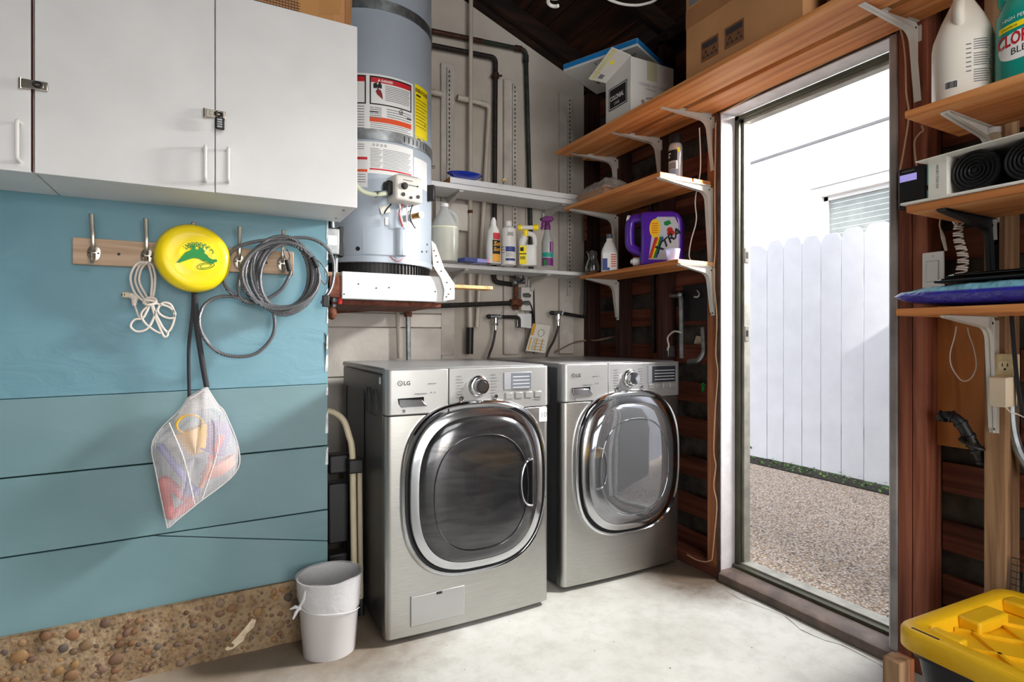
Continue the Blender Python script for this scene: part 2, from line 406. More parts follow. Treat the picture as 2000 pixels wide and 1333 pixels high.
# closet framing that shuts the nook behind the blue wall
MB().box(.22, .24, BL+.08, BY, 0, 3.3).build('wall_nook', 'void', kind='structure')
# --- foundation with pebbles set in it
m, t, b = newmat('foundation_concrete'); MT['foundation'] = m
v = coords(t, shift=False)
n1 = N(t, 'ShaderNodeTexNoise', i_Scale=7, i_Detail=8, i_Roughness=.65); vo = N(t, 'ShaderNodeTexVoronoi', i_Scale=60)
n3 = N(t, 'ShaderNodeTexNoise', i_Scale=70, i_Detail=6)
for q in (n1, vo, n3): t.links.new(v, q.inputs['Vector'])
c1 = ramp(t, n1.outputs[0], [(.28, (92, 70, 46)), (.45, (130, 108, 82)), (.6, (154, 134, 108)), (.74, (200, 186, 164))])
c2 = ramp(t, vo.outputs['Distance'], [(.1, (120, 100, 80)), (.5, (255, 250, 240))])
mx = N(t, 'ShaderNodeMix', data_type='RGBA', blend_type='MULTIPLY'); mx.inputs[0].default_value = .6
t.links.new(c1, mx.inputs[6]); t.links.new(c2, mx.inputs[7]); t.links.new(mx.outputs[2], b.inputs['Base Color'])
b.inputs['Roughness'].default_value = .9; bumpnode(t, b, n3.outputs[0], .6, .01)
fd = setting('foundation')
rr = random.Random(11)
def fface(u, w_):
    x = XL+(XR-XL)*u; e = math.sin(x*31+w_*7)*math.sin(x*17-w_*13)
    return Vector((x, BL-.012-.012*(1-w_)+.004*e, w_*(sb(x)+.002)))
MB().grid(fface, 220, 10).build('concrete', 'foundation', fd)
MB().box(XL, XR, BL, BL+.3, 0, .208).build('core', 'foundation', fd)
MB().grid(lambda u, w_: Vector((XL+(XR-XL)*u, BL-.014+.016*w_, sb(XL+(XR-XL)*u)+.0015)), 10, 1).build('ledge', 'foundation', fd)
m, t, b = newmat('pebble'); MT['pebble'] = m
oi = N(t, 'ShaderNodeObjectInfo'); n1 = N(t, 'ShaderNodeTexNoise', i_Scale=90, i_Detail=4)
c1 = ramp(t, oi.outputs['Random'], [(0, (92, 60, 40)), (.2, (138, 98, 64)), (.36, (92, 82, 76)), (.52, (122, 84, 64)), (.66, (156, 120, 72)), (.8, (108, 94, 82)), (1, (140, 112, 92))])
c2 = ramp(t, n1.outputs[0], [(.3, (170, 160, 150)), (.7, (255, 255, 255))])
mx = N(t, 'ShaderNodeMix', data_type='RGBA', blend_type='MULTIPLY'); mx.inputs[0].default_value = .8
t.links.new(c1, mx.inputs[6]); t.links.new(c2, mx.inputs[7]); t.links.new(mx.outputs[2], b.inputs['Base Color']); b.inputs['Roughness'].default_value = .6
stones = []
for k in range(5):
    mb = MB(); q = random.Random(k)
    mb.sphere((0, 0, 0), 1, 9, 5)
    mb.v = [tuple(Vector(p)*q.uniform(.84, 1.1)) for p in mb.v]
    stones.append(mb.mesh('stone', 'pebble', 60))
placed = []
tries = 0
while len(placed) < 250 and tries < 9000:
    tries += 1
    x = rr.uniform(-.72, .345); z = rr.uniform(.015, .192)
    left = (x+.75)/1.1
    if rr.random() < .55*left: continue
    r = rr.choice([.006, .008, .009, .011, .014, .018])*(1.12-.35*left)*rr.uniform(.85, 1.25)
    if z < .05 and x < .1: r *= .75
    if any((x-a)**2+(z-c)**2 < (r*.95+d*.95)**2 for a, c, d in placed): continue
    placed.append((x, z, r))
    y = BL-.012-.012*(1-z/.2)
    inst('stone', stones[len(placed) % 5], fd, T((x, y+r*.1, z)) @ R(rr.uniform(-.6, .6), 'Y') @ Matrix.Diagonal((r*rr.uniform(.9, 1.35), r*.5, r, 1)))
MT['plaster_patch'] = mat('old_render_patch', (206, 188, 160), .8, var=.12, vs=30, bump=.3)
for pp in ([(440, 1268), (462, 1246), (478, 1228), (492, 1210), (500, 1212), (496, 1226), (480, 1240), (476, 1252), (455, 1268), (443, 1272)],):
    MB().prism([on_y(a, c, BL-.026) for a, c in pp], (0, .02, 0)).build('render_patch', 'plaster_patch', fd)
# --- door wall: studs, spaced sheathing boards, mortar behind
wr = setting('wall_right')
DY0, DY1, DZ = 1.07, 1.78, 2.108
MB().box(SX+.02, SX+.05, DY1, BY+.05, -.02, 2.66).build('backing', 'recess', wr)
MB().box(SX+.02, SX+.05, -3.6, DY0-.03, -.02, 2.66).build('backing', 'recess', wr)
MB().box(SX+.02, SX+.05, DY0-.03, DY1, DZ+.03, 2.66).build('backing', 'recess', wr)
for y0, y1, mt in ((1.797, 1.866, 'fir'), (2.155, 2.195, 'dark_wood_v'), (2.50, 2.54, 'dark_wood_v'), (2.80, 2.85, 'dark_wood_v'),
                   (1.002, 1.044, 'redwood_v'), (.957, 1.0, 'redwood_v'), (.755, .808, 'grey_wood_v'), (.40, .44, 'redwood_v'), (.02, .06, 'redwood_v'), (-.4, -.36, 'redwood_v')):
    MB().box(WX, SX, y0, y1, .05 if y0 > 1.1 else 0, 2.62).build('stud', mt, wr, bevel=.003)
bm = MB().box(SX, SX+.02, 0, 1, 0, .098).mesh('board', 'redwood')
k = 0
for z in [.03+.188*i for i in range(14)]:
    for y0, y1 in ((1.866, 2.84), (-.6, .957)):
        if y1 < 1 and .62 < z < 1.15: y0, y1 = (-.6, .755)
        o = inst('board', bm, wr, T((0, y0, z-.004*(k % 3))) @ Matrix.Diagonal((1, y1-y0, 1, 1)), .002); k += 1
MB().box(SX-.03, SX-.018, .808, .957, .745, 1.24).build('plywood_panel', 'ply', wr, bevel=.001)
MB().box(WX-.005, SX, 1.80, 2.8, 0, .055).build('sole_plate', 'redwood', wr, bevel=.004)
MB().box(WX, SX, -3.6, .957, 0, .05).build('sole_plate', 'redwood', wr, bevel=.004)
MB().box(WX, SX, -3.6, BY, 2.60, 2.66).build('top_plate', 'dark_wood', wr)
# upright board and black patches behind the pipes
MB().box(SX-.012, SX-.001, 2.20, 2.31, .9, 1.42).build('upright_board', 'redwood_v', wr, bevel=.002)
MB().box(SX-.006, SX-.001, 1.92, 2.10, 1.18, 1.36).build('tar_paper', 'black', wr)
for y0, z0, w_, h in ((1.975, 1.045, .07, .06), (1.90, 1.06, .03, .04)):
    MB().prism([(SX+.012, y0, z0), (SX+.012, y0+w_*.6, z0-.005), (SX+.012, y0+w_, z0+h*.4), (SX+.012, y0+w_*.8, z0+h), (SX+.012, y0+w_*.1, z0+h*.9)], (.02, 0, 0)).build('mortar_lump', 'plaster_patch', wr)
# --- door opening
MT['jamb'] = mat('jamb_white', (216, 212, 214), .55, var=.05, vs=14, bump=.1)
MT['bronze'] = mat('bronze_aluminium', (84, 84, 70), .4, .5, var=.12)
MT['bronze_light'] = mat('aged_aluminium', (162, 160, 150), .45, .4, var=.1, vs=18)
MT['trim_brown'] = mat('brown_trim', (72, 56, 50), .6, var=.2, vs=20)
MT['sill_brown'] = mat('worn_brown_sill', (98, 84, 76), .55, var=.2, vs=14, bump=.15)
d = setting('door_1')
MB().box(WX-.005, 2.105, DY1, DY1+.018, 0, DZ+.018).build('jamb', 'jamb', d, bevel=.002)
MB().box(WX-.005, 2.105, DY0-.02, DY0, 0, DZ+.018).build('jamb', 'jamb', d, bevel=.002)
MB().box(WX-.005, 2.105, DY0, DY1, DZ, DZ+.018).build('jamb', 'jamb', d, bevel=.002)
MB().box(WX-.008, WX+.06, DY1+.004, DY1+.022, 0, DZ+.022).build('casing', 'trim_brown', d, bevel=.002)
MB().box(WX-.008, WX+.06, DY0-.026, DY0-.004, 0, DZ+.022).build('casing', mat('haze_grey_casing', (150, 144, 142), .6, var=.2, vs=6), d, bevel=.003)  # near casing greyed: lens haze painted into its colour
MB().box(WX-.008, WX+.06, DY0-.03, DY1+.022, DZ+.004, DZ+.036).build('casing', 'trim_brown', d, bevel=.002)
# aluminium storm-door frame
fr = MB()
fr.box(2.105, 2.125, DY1-.022, DY1+.01, 0, DZ).box(2.105, 2.125, DY0, DY0+.018, 0, DZ).box(2.105, 2.125, DY0, DY1, DZ-.02, DZ)
fr.build('metal_frame', 'bronze', d, bevel=.002)
f2 = MB()
f2.box(2.125, 2.165, DY1-.034, DY1+.01, .06, DZ).box(2.125, 2.165, DY0+.01, DY0+.03, .06, DZ).box(2.125, 2.165, DY0, DY1, DZ-.035, DZ)
f2.build('door_stop', 'bronze_light', d, bevel=.002)
for pz in (500, 652):
    z = on_x(1453, pz, 2.14).z
    s_ = MB().box(2.129, 2.152, DY1-.037, DY1-.033, z-.034, z+.034).build('strike_plate', 'nickel', d, bevel=.001)
    MB().box(2.135, 2.147, DY1-.0385, DY1-.036, z-.014, z+.014).build('latch_hole', 'black', s_)
MB().prism([(1.995, DY0-.03, 0), (1.995, DY0-.03, .035), (2.02, DY0-.03, .048), (2.10, DY0-.03, .048), (2.10, DY0-.03, 0)], (0, DY1-DY0+.03, 0)).build('threshold', 'sill_brown', d, bevel=.004)
MB().box(2.085, 2.115, DY0-.02, DY1, .02, .062).build('sill_track', 'bronze', d, bevel=.002)
MB().box(2.115, 2.175, DY0-.02, DY1, .02, .07).build('sill_plate', 'bronze_light', d, bevel=.002)
MB().prism([(2.19, 1.05, .09), (2.80, .79, .09), (2.812, .82, .09), (2.202, 1.08, .09)], (0, 0, 1.99)).build('door_leaf', mat('leaf_grey', (44, 44, 44), .5), d, bevel=.004)
# --- other walls of the garage (behind the camera) and roof
MT['garage_inner'] = mat('garage_inner', (150, 140, 128), .9)
MB().box(-2.75, -2.65, -3.7, BL+.1, 0, 2.7).build('wall_side', 'garage_inner', kind='structure')
fw = MB().box(-2.75, -2.2, -3.7, -3.6, 0, 2.7).box(1.9, 2.16, -3.7, -3.6, 0, 2.7).prism([(-2.75, -3.7, 2.2), (2.16, -3.7, 2.2), (2.16, -3.7, roof_z(2.16)), (-.2, -3.7, roof_z(-.2)), (-2.75, -3.7, roof_z(-2.75))], (0, .1, 0))
fw.build('wall_front', 'garage_inner', kind='structure')
ce = setting('ceiling')
sl = math.atan(.375)
rm = MB().prism([(2.6, 0, roof_z(2.6)), (-.2, 0, roof_z(-.2)), (-.2, 0, roof_z(-.2)+.1), (2.6, 0, roof_z(2.6)+.1)], (0, .04, 0)).mesh('rafter', 'dark_wood')
rm2 = MB().prism([(-.2, 0, roof_z(-.2)), (-2.9, 0, roof_z(-2.9)), (-2.9, 0, roof_z(-2.9)+.1), (-.2, 0, roof_z(-.2)+.1)], (0, .04, 0)).mesh('rafter', 'dark_wood')
for i in range(11):
    y = 2.78-.6*i
    inst('rafter', rm, ce, T((0, y, 0))); inst('rafter', rm2, ce, T((0, y, 0)))
dm = MB().box(0, .155, -3.9, 3.2, 0, .02).mesh('roof_board', wood('roof_boards', [(22, 14, 10), (46, 26, 16), (92, 50, 26)], 'y', 10, .85))
n_b = 19
for i in range(n_b):
    x = 2.6-.15*i*math.cos(sl)*1.06
    inst('roof_board', dm, ce, T((x, 0, roof_z(x)+.1)) @ R(sl, 'Y') @ T((-.155, 0, 0)))
MB().prism([(-.2, -3.9, roof_z(-.2)+.11), (-3.0, -3.9, roof_z(-3.0)+.11), (-3.0, -3.9, roof_z(-3.0)+.14), (-.2, -3.9, roof_z(-.2)+.14)], (0, 7.1, 0)).build('roof_deck', 'dark_wood', ce)
MB().prism([(-.2, -3.9, roof_z(-.2)+.125), (2.62, -3.9, roof_z(2.62)+.125), (2.62, -3.9, roof_z(2.62)+.15), (-.2, -3.9, roof_z(-.2)+.15)], (0, 7.1, 0)).build('roof_deck', 'dark_wood', ce)
# rake board along the plaster wall
MB().prism([(.2, BY-.025, roof_z(.2)-.03), (2.11, BY-.025, roof_z(2.11)-.03), (2.11, BY-.025, roof_z(2.11)+.1), (.2, BY-.025, roof_z(.2)+.1)], (0, .025, 0)).build('rake_board', 'dark_wood', ce)
# ------------------------------------------------------------------ outdoors
m, t, b = newmat('exposed_aggregate'); MT['gravel'] = m
v = coords(t, shift=False)
vo = N(t, 'ShaderNodeTexVoronoi', i_Scale=95); t.links.new(v, vo.inputs['Vector'])
se = N(t, 'ShaderNodeSeparateColor'); t.links.new(vo.outputs['Color'], se.inputs[0])
c1 = ramp(t, se.outputs[0], [(0, (110, 100, 94)), (.2, (204, 180, 150)), (.4, (236, 222, 204)), (.6, (196, 164, 132)), (.8, (222, 212, 204)), (1, (156, 134, 116))])
c2 = ramp(t, vo.outputs['Distance'], [(.2, (255, 255, 255)), (.75, (120, 108, 96))])
mx = N(t, 'ShaderNodeMix', data_type='RGBA', blend_type='MULTIPLY'); mx.inputs[0].default_value = .8
t.links.new(c1, mx.inputs[6]); t.links.new(c2, mx.inputs[7]); t.links.new(mx.outputs[2], b.inputs['Base Color'])
b.inputs['Roughness'].default_value = .8; bumpnode(t, b, vo.outputs['Distance'], .6, .006)
MB().box(2.02, 12, -9, 12, -.2, -.005).build('ground', 'gravel', kind='structure')
MB().box(-12, 2.02, -12, -3.7, -.2, -.01).build('ground', 'floor', kind='structure')
MT['fence_white'] = mat('fence_white', (222, 222, 226), .6, var=.02, bump=.05)
FX = 4.2
fe = thing('picket_fence', 'white dog-eared board fence standing across the gravel path outside the door', 'fence')
cuts = [1460-36, 1498, 1530, 1566, 1603, 1643, 1687, 1742]
ys = [on_x(c, 600, FX).y for c in cuts]
wid = .166
ylist = [(ys[i+1], ys[i]) for i in range(len(ys)-1)]
y = ys[0]
while y < 6.5: ylist.append((y, y+wid)); y += wid
y = ys[-1]
while y > 1.4: ylist.append((y-wid, y)); y -= wid
for y0, y1 in ylist:
    g_ = .003; zt = 1.915+.012*math.sin(y0*9); zb = .052+.004*math.sin(y0*5); e = (y1-y0)*.26
    MB().prism([(FX, y0+g_, zb), (FX, y1-g_, zb), (FX, y1-g_, zt-.06), (FX, y1-g_-e*.55, zt-.012), (FX, y1-g_-e, zt), (FX, y0+g_+e, zt), (FX, y0+g_+e*.55, zt-.012), (FX, y0+g_, zt-.06)], (.018, 0, 0)).build('picket', 'fence_white', fe, bevel=.001)
for z in (.35, 1.55): MB().box(FX+.018, FX+.056, 1.2, 6.6, z, z+.09).build('rail', 'fence_white', fe)
for y in (1.6, 3.9, 6.2): MB().box(FX+.018, FX+.1, y, y+.09, -.1, 1.8).build('post', 'fence_white', fe)
# added gate outside the frame, beyond the right jamb, to shade the fence's foot
ga = setting('added_shade_gate')
for i in range(11): MB().box(2.36+.165*i, 2.36+.165*i+.16, .3, .32, .05, 2.48).build('shade_gate_board', 'fence_white', ga)
# added tall block, out of frame, shading the garage and most of the fence
nb = setting('added_shade_block')
MB().box(-16, .80, -9, -6.0, 0, 15).build('shade_block_wall', 'fence_white', nb)
MB().prism([(-16.05, -9.05, 15), (.82, -9.05, 15), (.82, -5.95, 15), (-16.05, -5.95, 15)], (0, 0, .12)).build('shade_block_roof', 'trim_brown', nb)
# low plants at the foot of the fence
rr = random.Random(3)
lf = MB()
for i in range(1500):
    y = rr.uniform(1.6, 5.2); x = rr.uniform(FX-.045, FX+.25); z = abs(rr.gauss(0, .045))+.004
    if x < FX-.01: z *= .6
    r = rr.uniform(.008, .02); a = rr.uniform(0, 6.3); tl = rr.uniform(-.9, .9)
    M = T((x, y, z)) @ R(a, 'Z') @ R(tl, 'X')
    lf.add([M @ Vector(p) for p in ((0, -r, 0), (r*.6, 0, .003), (0, r, 0), (-r*.6, 0, .003))], [(0, 1, 2, 3)])
m, t, b = newmat('leaf'); MT['leaf'] = m
ge = N(t, 'ShaderNodeNewGeometry'); t.links.new(ramp(t, ge.outputs['Random Per Island'], [(0, (24, 56, 14)), (.5, (58, 110, 28)), (1, (110, 160, 56))]), b.inputs['Base Color'])
lo = lf.build('ground_cover', 'leaf', smooth=0, kind='stuff'); tag(lo, 'low green plants growing under the bottom edge of the white fence', 'plants')
MB().box(FX-.05, FX+1.2, 1.2, 9, -.02, .002).build('ground', mat('soil', (40, 34, 26), .95, bump=.4), kind='structure')
# neighbour's house
MT['stucco'] = mat('white_stucco', (236, 236, 236), .8, var=.01, bump=.12, bs=90)
HX = 6.5
ho = thing('house', 'white stucco house with a blind window behind the fence', 'house')
wy0, wy1, wz1 = 3.30, 4.20, 2.80
hw = MB().box(HX, HX+.2, -6, wy0, 0, 5.2).box(HX, HX+.2, wy1, 14, 0, 5.2).box(HX, HX+.2, wy0, wy1, wz1, 5.2).box(HX, HX+.2, wy0, wy1, 0, 1.4)
hw.build('stucco_wall', 'stucco', ho)
MB().box(HX-.012, HX, -6, 14, 3.485, 3.515).build('wall_seam', mat('seam_grey', (120, 120, 122), .8), ho)
ca = MB().box(HX-.04, HX, wy1, wy1+.12, 1.3, wz1+.12).box(HX-.04, HX, wy0-.12, wy0, 1.3, wz1+.12).box(HX-.04, HX, wy0, wy1, wz1, wz1+.12)
wn = ca.build('window_casing', 'white_paint', ho, bevel=.004)
MB().box(HX-.06, HX, wy0-.14, wy1+.14, wz1+.12, wz1+.15).build('drip_cap', 'white_paint', wn)
MB().box(HX+.02, HX+.06, wy0, wy0+.05, 1.4, wz1).box(HX+.02, HX+.06, wy1-.05, wy1, 1.4, wz1).box(HX+.02, HX+.06, wy0, wy1, wz1-.05, wz1).build('sash', 'white_paint', wn)
MT['blind_cream'] = mat('blind_cream', (206, 204, 192), .7, var=.02)
for i in range(22):
    MB().box(HX+.085, HX+.09, wy0, wy1, 1.42+.062*i, 1.42+.062*i+.058).build('blind_slat', 'blind_cream', wn)
MB().box(HX+.04, HX+.046, wy0+.04, wy1-.04, 1.4, wz1-.04).build('pane', mat('window_glass', (230, 235, 235), .03, trans=.9, spec=.5), wn)
# ================================================================== WASHER AND DRYER
MT['steel'] = brushed('brushed_graphite_steel', (186, 185, 181), 'x', .34)
MT['panel_silver'] = mat('panel_silver', (172, 172, 171), .36, .6, var=.02)
MT['graphite'] = mat('graphite_enamel', (84, 85, 87), .38, .3, var=.04)
MT['top_grey'] = mat('top_grey_enamel', (150, 151, 152), .3, .3, var=.04)
MT['bezel'] = mat('polished_bezel', (205, 207, 210), .14, 1, var=.02)
def smoky(name, c, rough, smear):
    m, t, b = newmat(name); MT[name] = m
    v = coords(t, (1.0, 1, 5)); n = N(t, 'ShaderNodeTexNoise', i_Scale=5, i_Detail=6, i_Distortion=1.5); t.links.new(v, n.inputs[0])
    t.links.new(ramp(t, n.outputs[0], [(.35, tuple(x*(1-smear) for x in c)), (.7, tuple(min(255, x*(1+smear)) for x in c))]), b.inputs['Base Color'])
    b.inputs['Metallic'].default_value = .75; b.inputs['Roughness'].default_value = rough; b.inputs['Coat Weight'].default_value = .6; b.inputs['Coat Roughness'].default_value = .04
smoky('smoked_glass', (78, 78, 80), .17, .14)
smoky('mirror_glass', (150, 152, 156), .04, .02)
def superloft(mb, cx, cz, hx, hz, prof, ex=2.8, n=72, cap=False):
    vs = []
    for ins, y in prof:
        for j in range(n):
            a = 2*PI*j/n; c, q = math.cos(a), math.sin(a)
            vs.append((cx+(hx-ins)*math.copysign(abs(c)**(2/ex), c), y, cz+(hz-ins)*math.copysign(abs(q)**(2/ex), q)))
    L = len(prof); fs = []
    for i in range(L-1):
        for j in range(n): fs.append((i*n+j, i*n+(j+1) % n, (i+1)*n+(j+1) % n, (i+1)*n+j))
    if cap: fs.append(tuple((L-1)*n+j for j in range(n)))
    return mb.add(vs, fs)
def superring(cx, cz, hx, hz, y, ex=3.0, n=72):
    out = []
    for j in range(n):
        a = 2*PI*j/n; c, q = math.cos(a), math.sin(a)
        out.append((cx+hx*math.copysign(abs(c)**(2/ex), c), y, cz+hz*math.copysign(abs(q)**(2/ex), q)))
    return out
MW, MD, MH = .675, .755, .985
def machine(name, label, cat, loc, glass, handle_right, pump):
    t = thing(name, label, cat, loc)
    def section(inset=0, bul=.010, yb=.05, r=.022):
        pts = [(inset, yb), ]
        for i in range(5):
            a = PI+PI/2*i/4; pts.append((inset+r+r*math.cos(a), r+r*math.sin(a)))
        for i in range(1, 8):
            u = i/8; pts.append((inset+r+(MW-2*inset-2*r)*u, -bul*4*u*(1-u)))
        for i in range(5):
            a = 1.5*PI+PI/2*i/4; pts.append((MW-inset-r+r*math.cos(a), r+r*math.sin(a)))
        pts.append((MW-inset, yb)); return pts
    sec = section()
    MB().box(.004, MW-.004, .05, MD, .018, .962).build('body', 'graphite', t, bevel=.006)
    sp_ = MB()
    for y0, y1, z0, z1 in ((.12, .20, .80, .90), (.22, .30, .80, .90), (.33, .68, .1, .88)):
        sp_.tube([(.003, y, z) for y, z in ((y0, z0), (y1, z0), (y1, z1-.03), (y1-.02, z1), (y0+.02, z1), (y0, z1-.03))], .003, 6, True)
    sp_.build('side_embossing', 'graphite', t)
    MB().prism([(x, y, .022) for x, y in sec], (0, 0, .793)).build('front_panel', 'steel', t, bevel=.002)
    MB().box(0, MW, .03, MD, .962, MH).build('top', 'top_grey', t, bevel=.008)
    # control panel split at the detergent drawer
    xs = .232
    pan = [(x, y-.004, .818) for x, y in sec]
    lft = [p for p in pan if p[0] <= xs]; yl = lft[-2][1] if len(lft) > 2 else 0
    yseam = -.010*4*((xs-.022)/(MW-.044))*(1-(xs-.022)/(MW-.044))-.004
    L = [pan[0]]+[p for p in pan[1:-1] if p[0] < xs]+[(xs-.0008, yseam, .818), (xs-.0008, .05, .818)]
    Rr = [(xs+.0008, .05, .818), (xs+.0008, yseam, .818)]+[p for p in pan[1:-1] if p[0] > xs]+[pan[-1]]
    dr = MB().prism(L, (0, 0, .163)).build('detergent_drawer', 'panel_silver', t, bevel=.004)
    cp = MB().prism(Rr, (0, 0, .163)).build('control_panel', 'panel_silver', t, bevel=.004)
    yf = lambda x: -.010*4*((x-.022)/(MW-.044))*(1-(x-.022)/(MW-.044))-.0055
    # drawer grip: dark scoop with a bright lower lip
    MB().prism([(.045, yf(.1), .858), (.055, yf(.1), .846), (.19, yf(.1), .846), (.205, yf(.1), .858), (.21, yf(.1), .882), (.042, yf(.1), .878)], (0, .004, 0)).build('grip_recess', 'black_gloss', dr)
    MB().prism([(.045, yf(.1)-.004, .858), (.055, yf(.1)-.008, .846), (.15, yf(.1)-.008, .846), (.128, yf(.1)-.003, .872), (.044, yf(.1)-.001, .876)], (0, .006, 0)).build('grip_lip', 'bezel', dr, bevel=.002)
    # maker's mark and print
    pr = MB(); y0 = yf(.06)-.001
    f = lambda a, b_, c=0: Vector((.062+a, y0, .925+b_))
    pr.text('LG', .021, f, bold=.0003)
    pr.tube([(.050+.0085*math.cos(a), y0, .932+.0085*math.sin(a)) for a in [2*PI*i/16 for i in range(16)]], .0009, 4, True)
    pr.box(.049, .0503, y0, y0+.0005, .929, .936).box(.049, .054, y0, y0+.0005, .9285, .9297)
    pr.build('maker_mark', 'grey_ink' if 0 else 'black_ink', dr)
    pr = MB(); pr.box(.152, .184, yf(.16)-.0008, yf(.16), .926, .929).box(.103, .148, yf(.13)-.0008, yf(.13), .890, .894).box(.162, .167, yf(.16)-.0008, yf(.16), .893, .897).box(.176, .181, yf(.17)-.0008, yf(.17), .893, .897)
    pr.lathe([(.006, 0), (.006, .001)], 12, T((.064, yf(.064), .832)) @ R(PI/2, 'X'))
    for sd, x0, wd in ((0, .262, .03), (1, .405, .03)):
        for i in range(8):
            z = .952-.0115*i-(0 if sd else .0); ww = wd*(.7+.3*((i*7) % 5)/4)
            if sd: pr.box(x0, x0+ww, yf(x0)-.0008, yf(x0), z, z+.0022)
            else: pr.box(x0+(wd-ww)*.2, x0+ww, yf(x0)-.0008, yf(x0), z-.002, z+.0002)
    pr.box(.60, .635, yf(.6)-.0012, yf(.6), .848, .851)
    pr.build('panel_print', 'grey_ink', cp)
    # knob
    kx, kz = .352, .912; ky = yf(kx)
    kn = MB().lathe([(.041, 0), (.041, .006), (.037, .012), (.033, .014)], 32, T((kx, ky, kz)) @ R(PI/2, 'X')).build('knob_collar', 'bezel', cp)
    k2 = MB()
    k2.lathe([(.030, .0), (.029, .026), (.027, .030), (.0, .0315)], 32, T((kx, ky-.008, kz)) @ R(PI/2, 'X'))
    k2.build('knob', 'chrome', cp)
    if pump: MB().lathe([(.021, .0), (.019, .0025), (0, .003)], 24, T((kx, ky-.0385, kz)) @ R(PI/2, 'X')).build('knob_face', 'dark_metal', cp)
    for bx, bz, br in ((.283, .865, .011), (.427, .867, .0095)):
        MB().lathe([(br, 0), (br, .003), (br*.8, .005), (br*.75, .003), (0, .0035)], 20, T((bx, yf(bx), bz)) @ R(PI/2, 'X')).build('button', 'bezel', cp)
    # display
    dx0, dx1, dz0, dz1 = .462, .605, .892, .962
    if pump:
        ds = MB().box(dx0, dx1-.02, yf(.5)-.002, yf(.5)+.004, dz0, dz1-.003).build('display', mat('display_grey', (148, 150, 154), .3), cp, bevel=.001)
        MB().box(dx0+.032, dx1-.022, yf(.5)-.0028, yf(.5), dz0+.002, dz1-.006).build('screen', mat('screen_grey', (106, 110, 116), .2), ds)
    else:
        ds = MB().box(dx0, dx1+.03, yf(.5)-.002, yf(.5)+.004, dz0-.008, dz1+.003).build('display', mat('display_silver', (150, 152, 156), .3), cp, bevel=.001)
        MB().box(dx0+.025, dx1+.026, yf(.5)-.0028, yf(.5), dz0-.006, dz1).build('screen', mat('screen_dark', (44, 46, 52), .15), ds)
    dp = MB()
    for i in range(4):
        dp.box(dx0+.038, dx1-.03+(.05 if not pump else 0), yf(.5)-.0034, yf(.5), dz0+.006+.014*i, dz0+.009+.014*i)
    dp.build('segment', mat('segments', (196, 200, 206), .4), ds, kind='stuff')
    bt = MB()
    for i in range(4):
        x = .468+.045*i
        bt.box(x, x+.031, yf(x)-.0014, yf(x)+.002, .856, .880)
        bt.box(x+.0015, x+.0295, yf(x)-.002, yf(x)+.002, .8575, .8785)
    bt.build('touch_keys', 'panel_silver', cp, bevel=.0007)
    # door: bright rim, black gap, polished bezel, smoked glass
    cx, cz, hx, hz = .352, .531, .2975, .324
    do = superloft(MB(), cx, cz, hx, hz, [(-.004, .004), (-.004, -.016), (0, -.024), (.006, -.028), (.011, -.022), (.012, -.010)]).build('door', 'chrome', t)
    superloft(MB(), cx, cz, hx, hz, [(.011, -.010), (.022, -.010)]).build('door_gap', 'black', do)
    superloft(MB(), cx, cz, hx, hz, [(.021, -.010), (.022, -.026), (.027, -.034), (.045, -.040), (.054, -.041)]).build('door_bezel', 'bezel', do)
    gl = superloft(MB(), cx, cz, hx, hz, [(.053, -.037), (.056, -.042), (.080, -.051), (.115, -.0575), (.16, -.060), (.22, -.0615), (.27, -.062), (.292, -.062)], cap=True).build('door_glass', glass, do, smooth=60)
    ring = MB().tube(superring(cx, cz-.012, .192, .215, -.0595, 2.4), .0022, 6, True)
    ring.build('glass_step', glass, do)
    sg = 1 if handle_right else -1
    hxp = cx+sg*.196
    hp = [(hxp+sg*(.018), -.0565, cz+.09), (hxp-sg*.006, -.0595, cz+.085), (hxp-sg*.024, -.0605, cz+.06), (hxp-sg*.033, -.061, cz+.02), (hxp-sg*.033, -.061, cz-.02), (hxp-sg*.024, -.0605, cz-.06), (hxp-sg*.006, -.0595, cz-.085), (hxp+sg*.018, -.0565, cz-.09)]
    if pump:
        MB().prism([Vector(p) for p in hp], (0, .006, 0)).build('handle_recess', 'black_gloss', do, bevel=.002)
        MB().tube(spl(hp, 4), .004, 6).build('handle_rim', 'bezel', do)
    else:
        MB().tube(spl(hp, 4), .003, 6).build('handle_rim', 'mirror_glass', do)
    if pump:
        pc = MB().box(.088, .298, -.0115, .01, .055, .165).build('pump_cover', 'panel_silver', t, bevel=.003)
        MB().box(.185, .207, -.013, 0, .154, .163).build('latch', 'dark_metal', pc, bevel=.001)
        st = MB().box(.628, .664, -.003, .004, .755, .81).build('warranty_sticker', 'white_ink', t)
        MB().text('10', .032, lambda a, b_, c=0: Vector((.632+a, -.0036, .772+b_))).build('sticker_print', 'grey_ink', st)
        MB().box(-.0005, .003, .075, .09, .925, .95).build('tape_tab', 'white_ink', t)
    ft = MB().lathe([(.022, 0), (.024, .006), (.014, .010), (.009, .03)], 14).mesh('foot', 'black')
    for x, y in ((.05, .07), (MW-.05, .07), (.05, MD-.06), (MW-.05, MD-.06)): inst('foot', ft, t, T((x, y, 0)))
    return t
machine('washing_machine', 'graphite steel front loader with a smudged grey window, beside the wastebasket', 'washer', (.530, 1.945, 0), 'smoked_glass', True, True)
machine('tumble_dryer', 'graphite steel dryer with a mirror-like door beside the outside doorway', 'dryer', (1.312, 2.005, 0), 'mirror_glass', False, False)
